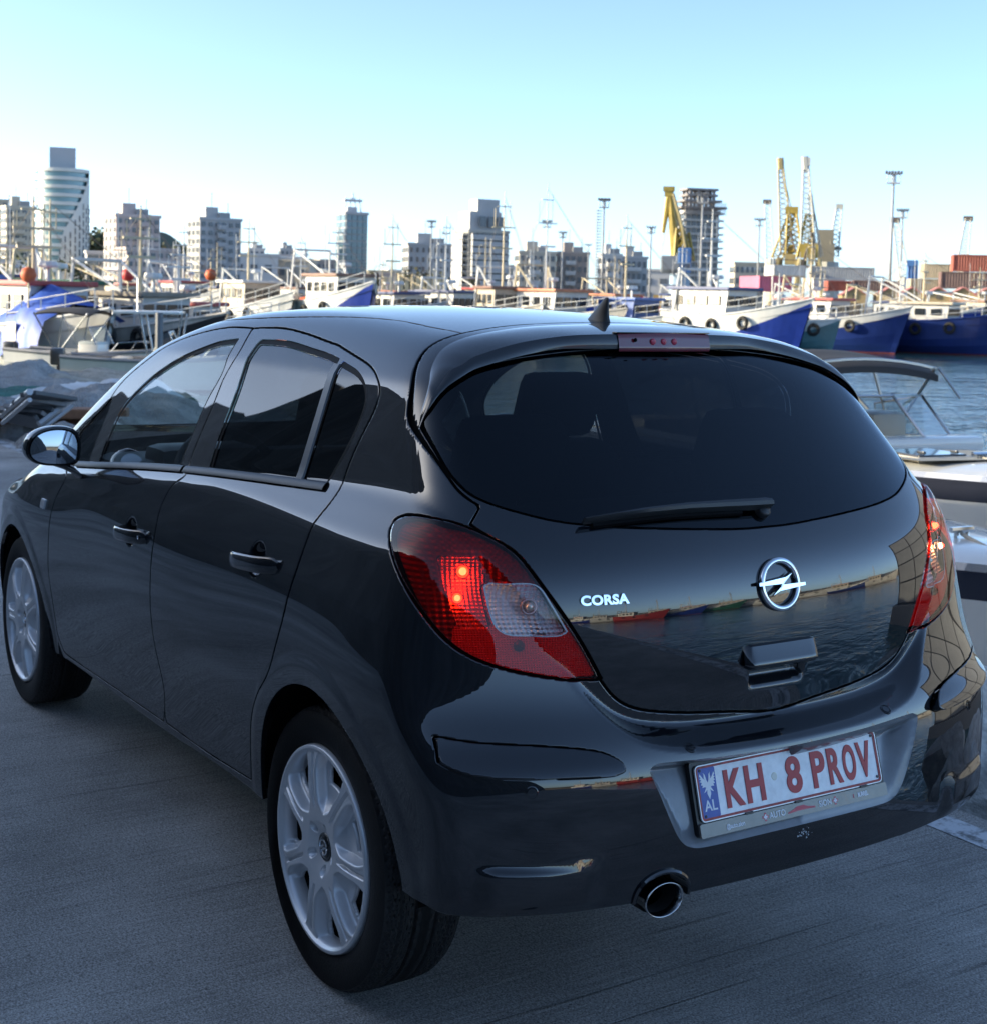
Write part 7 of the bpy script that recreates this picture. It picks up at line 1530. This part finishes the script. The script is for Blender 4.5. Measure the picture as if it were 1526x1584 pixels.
def speedboat(label, px, py, heading_off, L=4.8, B=1.9, hull=None, bim=None, stripe=None, ttop=False, z=WATER_Z, seed=1, group='small open boats behind the net heaps', loc=None, head=None):
    p_ = G(px, py, WATER_Z) if loc is None else Vector(loc); t = thing('speedboat', label, 'boat', (p_.x, p_.y, WATER_Z), HR-math.radians(heading_off) if head is None else head, group)
    lo, up, red, dk, rail = boat_mesh(L, B, 1.05, .85, hull, hull, lambda q: .72)
    lo.build('hull', hull, t, smooth=True, ang=40); up.build('topside', stripe or hull, t, smooth=True, ang=40); dk2 = MB()
    for i in range(26):
        q = []
        for tt, s_ in ((i/26, 1), ((i+1)/26, 1), ((i+1)/26, -1), (i/26, -1)): x, y, zz = hull_pt(tt, 1, L, B, 1.05, .85); q.append((x, y*s_*.99, zz-(.02 if tt > .52 else .38)))
        dk2.add(q, [(0, 3, 2, 1)])
    dk2.build('deck', hull, t); rail.build('rub_rail', mat('rub rail grey', (.25, .25, .26), rough=.5), t)
    m = MB(); cn = .08*L; m.bbox((cn, 0, .95), (.7, .8, .7), .1); m.bbox((-.18*L, 0, .75), (.5, 1.3, .45), .08); m.build('console', hull, t, smooth=True, ang=40)
    m = MB(); m.add([(cn+.38, -.6, 1.2), (cn+.38, .6, 1.2), (cn+.12, .55, 1.75), (cn+.12, -.55, 1.75)], [(0, 1, 2, 3)]); m.add([(cn+.38, .6, 1.2), (cn-.35, .68, 1.2), (cn-.35, .6, 1.6), (cn+.12, .55, 1.75)], [(0, 1, 2, 3)]); m.add([(cn+.38, -.6, 1.2), (cn-.35, -.68, 1.2), (cn-.35, -.6, 1.6), (cn+.12, -.55, 1.75)], [(0, 1, 2, 3)]); ws = m.build('windshield', clearp, t)
    m = MB(); m.tube([(cn+.38, -.6, 1.2), (cn+.12, -.55, 1.75), (cn+.12, .55, 1.75), (cn+.38, .6, 1.2)], .022, 5); m.build('windshield_frame', stain, ws)
    if bim:
        zt = 2.35; m = MB(); P = []
        for i in range(9):
            x = -.28*L+.42*L*i/8
            for j in range(9): y = -.85+1.7*j/8; P.append((x, y, zt-.16*(y/.85)**2-.10*abs(2*i/8-1)**3))
        m.grid(P, 9, 9); m.grid([(p[0], p[1], p[2]-.04) for p in P], 9, 9); m.build('bimini_top', bim, t, smooth=True)
        m = MB()
        for s_ in (1, -1):
            for x in (-.27*L, -.05*L, .13*L): m.tube([(-.1*L, s_*B*.42, .85), (x, s_*.84, zt-.18)], .026, 5)
        m.build('bimini_frame', stain, t)
    if ttop:
        m = MB(); m.bbox((-.02*L, 0, 2.3), (1.9, 1.6, .09), .04); m.build('hard_top', gel, t, smooth=True, ang=40); m = MB()
        for s_ in (1, -1):
            for x in (-.7, .5): m.tube([(cn+x*.6, s_*.6, .8), (cn+x, s_*.7, 2.27)], .03, 5)
        m.tube([(-.1*L, .3, 2.3), (-.1*L, .3, 3.3)], .015, 4); m.build('top_frame', stain, t)
    m = MB(); m.bbox((-L/2-.22, 0, .95), (.42, .36, .52), .10); m.bbox((-L/2-.15, 0, .4), (.2, .18, .9), .05); m.build('outboard_motor', motor, t, smooth=True, ang=40)
    m = MB()
    for s_ in (1, -1): m.tube([(L*.28, s_*B*.36, .98), (L*.33, s_*B*.33, 1.28), (L*.45, s_*B*.16, 1.34), (L*.49, 0, 1.30)], .018, 5)
    m.build('bow_rail', stain, t); return t
speedboat('white open boat under a white arched canopy at the left frame edge', 25, 566, 10, 5.2, 2.1, gel_s, canv, None, seed=1)
speedboat('white speedboat with a dark folding bimini and low windshield', 128, 590, 12, 4.6, 1.9, gel, cand, None, seed=2)
speedboat('white cuddy boat with a cream hard top beside the car pillar', 236, 604, -6, 5.0, 2.0, gel_s, None, None, ttop=True, seed=3)
speedboat('small white dinghy low on the water at the far left edge', -10, 560, 25, 4.2, 1.7, gel, canv, None, seed=4)
# blue tarpaulin drapes hanging over the red roofed boat
def mid_boat(px, D, off, label, **k):
    p_ = bearing(px, D); return trawler(label, (p_.x, p_.y), HR-math.radians(off), **k)
def tarp_extra(t, z, cx):
    m = MB(); P = []
    for i in range(13):
        x = -.4+3.4*i/12
        for j, (y, zz) in enumerate(((-1.75, .75), (-1.72, 1.5), (-1.5, 2.2), (-.5, 2.75+.35*math.sin(i*.26)), (.6, 2.6), (1.4, 2.1))): P.append((x, y+.06*math.sin(i*1.7), zz+.06*math.sin(i*2.3+j)-.05*abs(i-6)))
    m.grid(P, 13, 6); m.build('blue_cover', canb, t, smooth=True)
    m = MB(); m.add([(.9, -1.80, .9), (1.55, -1.80, .9), (1.55, -1.78, 1.75), (.9, -1.78, 1.75)], [(3, 2, 1, 0)]); m.build('white_patch', canv, t)
mid_boat(72, 52, 48, 'white fishing boat with a red roof and a draped blue tarpaulin', L=8.5, B=3.5, Hb=2.3, Hs=1.5, hull=hullw, upper=hullw, cab=cabw, roof=roofr, cabl=3.4, cabh=1.9, cabx=-.25, mast=3.0, seed=41, extra=tarp_extra)
mid_boat(228, 54, 42, 'grey white boat with a dark hull and two big cabin windows beside the grey pole', L=8.5, B=3.4, Hb=2.2, Hs=1.4, hull=mat('hull black', (.02, .022, .026), rough=.4), upper=rustw, cab=cabw, roof=deckm, cabl=2.6, cabh=1.7, cabx=-.1, mast=3.2, seed=43)
mid_boat(325, 62, 30, 'low boat with a red cabin roof just above the windscreen pillar', L=7, B=2.8, Hb=1.9, Hs=1.2, hull=hullw, upper=hullw, cab=cabw, roof=roofr, cabl=2.6, cabh=1.5, mast=2.4, seed=44)
mid_boat(140, 62, 20, 'boat with a green awning between the red and grey cabins', L=8, B=3, Hb=2.2, hull=teal, upper=hullw, cab=cabc, roof=netg, cabl=3.4, cabh=1.8, mast=3.4, seed=45)
mid_boat(-30, 56, 30, 'cream boat mostly outside the left frame edge', L=8, B=3, Hb=2.2, hull=royal, upper=hullw, cab=cabw, roof=cabb, cabl=3, cabh=1.9, mast=3, seed=46)
q = bearing(247, 33); m = MB(); m.tube([(0, 0, -1.6), (0, 0, height_at(240, 487, 33)+1.5)], .10, 8, r1=.09); tag(m.build('mooring_pole', mat('grey pole', (.16, .17, .18), rough=.6), loc=(q.x, q.y, WATER_Z)), 'thick grey mooring pole standing between the white boats and the car pillar', 'pole')
for px, D, lab, col in ((44, 50, 'red marker float on a pole above the red roofed boat', orange), (198, 60, 'red float hanging from the rig behind the grey cabin', mat('float red', (.5, .03, .03), rough=.5)), (326, 66, 'orange float above the low red roofed boat', orange)):
    q = bearing(px, D); zz = height_at(px, 425, D); t = thing('marker_float', lab, 'float', (q.x, q.y, WATER_Z)); m = MB(); m.tube([(0, 0, 0), (0, 0, zz-WATER_Z+.6)], .035, 5); m.build('pole', mastm, t); m = MB(); m.lathe([(0, .28), (.2, .2), (.28, 0), (.2, -.2), (0, -.28)], 12, None, (0, 0, zz-WATER_Z)); m.build('float_ball', col, t, smooth=True)
# ------------------------------------------------------------------ right side: two motorboats moored below the quay
def motorboat(label, bow, head, L, B, zdeck, stripe, full=True):
    t = thing('motorboat', label, 'motorboat', (bow[0], bow[1], 0), head, None)         # local +x runs from bow to stern, z = 0 quay level
    n_ = 30
    def edge(q, k=1.0):                              # gunwale half width at station q (0 bow .. 1 stern)
        return B/2*min(1, (q/.42))**.52*k
    rows = []
    prof = ((1.0, 0.0), (1.035, -.05), (1.02, -.24), (.98, -.42), (.90, -.8), (.72, -1.15), (.2, -1.6)); names = ('rub', 'band', 'hull', 'hull', 'hull', 'hull'); mats_ = {'rub': mat('rub rail steel', (.45, .46, .48), rough=.25, metal=.8), 'band': stripe, 'hull': gel}
    st = [i/n_ for i in range(n_+1)]
    for (k0, z0), (k1, z1), nm in zip(prof[:-1], prof[1:], names):
        pass
    groups = {}
    for idx, nm in enumerate(names): groups.setdefault(nm, []).append(idx)
    for nm, ids in groups.items():
        m = MB()
        for sg in (1, -1):
            for idx in ids:
                (k0, z0), (k1, z1) = prof[idx], prof[idx+1]
                for i in range(n_):
                    q = []
                    for s_, kk, zz in ((st[i], k0, z0), (st[i+1], k0, z0), (st[i+1], k1, z1), (st[i], k1, z1)):
                        sh = .12*(1-s_)**2; rake = -zz*.28*(1-s_)**3; q.append((s_*L+rake, edge(s_)*kk*sg, zdeck+sh+zz))
                    m.add(q, [(0, 1, 2, 3) if sg > 0 else (3, 2, 1, 0)])
        m.build({'rub': 'rub_rail', 'band': 'dark_band', 'hull': 'hull'}[nm], mats_[nm], t, smooth=True, ang=45)
    m = MB(); nf = int(n_*.40)                       # foredeck with camber
    P = [(st[i]*L, edge(st[i])*(j/6), zdeck+.12*(1-st[i])**2+.07*(1-(j/6)**2)) for i in range(nf+1) for j in range(-6, 7)]
    m.grid(P, nf+1, 13); m.build('foredeck', gel, t, smooth=True)
    xw = st[nf]*L; Bw = edge(st[nf])
    m = MB(); m.add([(xw, -Bw, zdeck+.02), (xw, Bw, zdeck+.02), (L, B/2*.98, zdeck), (L, -B/2*.98, zdeck), (xw, -Bw*.82, zdeck-.5), (xw, Bw*.82, zdeck-.5), (L-.2, B*.40, zdeck-.5), (L-.2, -B*.40, zdeck-.5)], [(0, 1, 5, 4), (1, 2, 6, 5), (2, 3, 7, 6), (3, 0, 4, 7), (4, 5, 6, 7)]); m.build('cockpit', gel_s, t)
    m = MB()
    for s_ in (1, -1): m.add([(xw, s_*Bw, zdeck+.03), (L, s_*B/2*.99, zdeck+.02), (L, s_*B*.42, zdeck+.05), (xw, s_*Bw*.84, zdeck+.07)], [(0, 1, 2, 3) if s_ > 0 else (3, 2, 1, 0)])
    m.build('side_deck', gel, t)
    c_ = MB(); c_.tube([(L*.20, -.1, zdeck+.20), (L*.20, .1, zdeck+.20)], .022, 6); c_.tube([(L*.20, -.05, zdeck+.14), (L*.20, -.05, zdeck+.2)], .018, 5); c_.tube([(L*.20, .05, zdeck+.14), (L*.20, .05, zdeck+.2)], .018, 5); c_.build('cleat', chrome, t)
    m = MB(); m.tube([(L*.2, 0, zdeck+.17), (L*.1, .2, zdeck+.13), (-.3, .5, zdeck-.05), (-2.0, 1.6, -.1)], .014, 5); m.build('mooring_line', mat('rope', (.35, .32, .27), rough=.9), t)
    if not full: return t
    hx = xw-1.02; zh = zdeck+.16                      # hatch on a grey non-slip panel
    m = MB(); ns_ = [(hx-.62, .0), (hx-.52, .80), (hx+.45, .86), (hx+.60, .30), (hx+.40, -.55), (hx-.30, -.62)]; m.add([(x, y, zdeck+.085+.12*(1-x/L)**2) for x, y in ns_], [tuple(range(6))]); m.build('non_slip_panel', mat('non slip grey', (.27, .28, .27), rough=.8, var=.15, vscale=40), t)
    hs = empty('deck_hatch', (hx-.0, .32, zh-.02), parent=t); m = MB(); m.bbox((0, 0, 0), (.62, .66, .05), .02); m.build('hatch_frame', gel_s, hs); m = MB(); m.bbox((0, 0, .032), (.54, .58, .022), .01); m.build('hatch_pane', mat('smoked acrylic', (.02, .022, .026), rough=.12, coat=.6), hs)
    for y in (-.2, .2): m = MB(); m.bbox((-.2, y, .06), (.09, .035, .03), .01); m.build('hatch_latch', motor, hs)
    m = MB(); m.bbox((xw-.12, 0, zdeck+.15), (.34, Bw*1.72, .16), .06); m.build('dash_moulding', gel, t, smooth=True, ang=40)
    zt = zdeck+.62; xb, xt = xw-.22, xw+.28                                  # raked windshield in framed panes
    pan = [[(xb, -Bw*.30, zdeck+.22), (xb, Bw*.30, zdeck+.22), (xt, Bw*.28, zt), (xt, -Bw*.28, zt)]]
    for s_ in (1, -1): pan.append([(xb, s_*Bw*.30, zdeck+.22), (xb+.42, s_*Bw*.86, zdeck+.16), (xt+.35, s_*Bw*.80, zt-.02), (xt, s_*Bw*.28, zt)]); pan.append([(xb+.42, s_*Bw*.86, zdeck+.16), (xb+1.75, s_*Bw*.93, zdeck+.10), (xt+1.25, s_*Bw*.88, zt-.18), (xt+.35, s_*Bw*.80, zt-.02)])
    for q in pan:
        m = MB(); m.add(q, [(0, 1, 2, 3)]); pn = m.build('windshield_pane', clearp, t); m = MB(); m.tube(q+[q[0]], .017, 5); m.build('pane_frame', stain, pn)
    bx0, bx1, zb_ = xw+.25, xw+2.3, zdeck+1.06; m = MB(); P = []     # bimini
    for i in range(13):
        x = bx0+(bx1-bx0)*i/12
        for j in range(13): y = -B*.35+B*.92*j/12; P.append((x, y, zb_-.10*(y/(B*.35))**2-.07*abs(math.cos(math.pi*i/4))*0-.12*abs(2*i/12-1)**3+.02*math.sin(i*1.57)))
    m.grid(P, 13, 13); m.grid([(p[0], p[1], p[2]-.035) for p in P], 13, 13); 
    for e in (0, 12): m.add([P[e*13+j] for j in range(13)]+[(P[e*13+j][0], P[e*13+j][1], P[e*13+j][2]-.07) for j in range(13)], [(j, j+1, 14+j, 13+j) for j in range(12)])
    m.build('bimini_top', cand, t, smooth=True)
    m = MB()
    for s_ in (1, -1):
        y = s_*B*.35; base_ = (xw+1.35, s_*B*.47, zdeck+.08)
        for x in (bx0+.05, bx0+1.1, bx1-.05): m.tube([base_, (x, y, zb_-.14)], .019, 5)
        m.tube([(bx0, y, zb_-.14), (xb+.30, s_*Bw*.84, zdeck+.60)], .014, 5)
    for x in (bx0+.05, bx1-.05): m.tube([(x, B*.35*(k/4-1), zb_-.10*(k/4-1)**2-.05) for k in range(9)], .019, 5)
    m.build('bimini_frame', stain, t)
    m = MB()
    for s_ in (.28, -.28): m.bbox((xw+1.0, s_*B, zdeck+.05), (.5, .5, .7), .1)
    m.bbox((L-.9, 0, zdeck-.1), (.5, B*.7, .5), .1); m.build('seats', gel_s, t, smooth=True, ang=40)
    return t
motorboat('white motorboat with black bimini, framed windshield and deck hatch beyond the car', (4.55, -8.75), math.radians(-8), 7.2, 2.75, -.02, mat('dark hull band', (.02, .024, .04), rough=.25, coat=.5))
motorboat('lower white boat with a dark hull band moored nearest the quay', (2.55, -5.75), math.radians(-6), 5.6, 2.1, -.18, mat('dark hull band', (.02, .024, .04)), full=False)
# ------------------------------------------------------------------ litter by the rear wheel: sack and rag
o = cloth_heap('plastic_sack', 'white crumpled plastic sack on the rocks beside the right tail lamp', 'sack', (1.55, -2.45, .12), .30, .36, mat('white plastic', (.62, .64, .66), rough=.35, var=.15, vscale=6), 61)
o = cloth_heap('pink_rag', 'pinkish rag wedged between boulders at the right edge', 'rag', (.15, -2.05, -.05), .17, .14, mat('pink cloth', (.42, .20, .24), rough=.9), 62)
# ------------------------------------------------------------------ the part of the harbour behind the camera, seen mirrored in the tailgate
for k, (ang_, D, off, lab, hc, uc, rf) in enumerate(((200, 62, 20, 'red hulled fishing boat across the basin behind the camera', mat('hull red', (.30, .025, .02), rough=.4), mat('hull red', (.30, .025, .02)), roofb), (207, 66, 10, 'blue fishing boat beside the red one behind the camera', royal, hullw, roofb), (213, 70, -10, 'green trawler behind the camera', mat('hull green', (.03, .14, .08), rough=.4), hullw, roofr), (219, 78, 15, 'white trawler behind the camera', hullw, hullw, roofbr), (226, 84, 0, 'second white trawler behind the camera', hullw, rustw, roofo), (234, 80, 20, 'navy trawler behind the camera', navy, hullw, roofr), (193, 74, 0, 'white boat farthest left behind the camera', hullw, hullw, roofb), (242, 74, 10, 'cream trawler behind the camera', rustw, rustw, roofbr), (187, 82, 30, 'blue trawler nearest the mound behind the camera', royal, hullw, roofr))):
    a_ = math.radians(ang_); trawler(lab, (D*math.cos(a_), D*math.sin(a_)), a_+math.pi/2+math.radians(off), L=13, B=4.4, Hb=3.6, Hs=2.0, hull=hc, upper=uc, cab=(cabw, cabc)[k % 2], roof=rf, cabl=4.2, cabh=2.2, mast=5.5, seed=60+k)
m = MB(); P = []
for i in range(60):
    a_ = math.radians(150+150*i/59)
    for j, (D, z) in enumerate(((150, -2), (152, 1.2), (160, 1.4), (900, 2), (1500, 24+14*mnoise.noise((i*.13, 3, 0))))): P.append((D*math.cos(a_), D*math.sin(a_), z))
m.grid(P, 60, 5); tag(m.build('opposite_shore', mat('opposite shore', (.16, .14, .11), rough=.9, var=.4, vscale=.03), smooth=True), kind='structure')
t = thing('panel_shed', 'pale panelled pontoon shed with a dark frame moored to the right of the camera', 'shed', (-1.1, -10.2, WATER_Z), math.radians(8)); m = MB(); m.box((0, 0, .25), (6.4, 3.0, .9)); m.build('pontoon', mat('pontoon grey', (.2, .2, .2), rough=.8), t)
m = MB(); m.bbox((0, 0, 0), (1.40, .06, .92), .01); pn_ = m.mesh('panel', mat('pale panel', (.25, .26, .27), rough=.55, var=.15, vscale=1.5))
for i in range(4):
    for j in range(4): link('panel', pn_, t, (-2.2+1.47*i, 1.2, 1.25+.98*j))
m = MB()
for i in range(5): m.box((-2.93+1.47*i, 1.2, 2.7), (.07, .10, 4.0))
for j in range(5): m.box((0, 1.2, .76+.98*j), (5.95, .10, .07))
m.build('frame', mat('dark frame', (.03, .03, .032), rough=.5), t); m = MB(); m.box((0, -.1, 2.7), (5.8, 2.4, 3.9)); m.build('shed_body', mat('pale panel', (.40, .38, .35)), t)
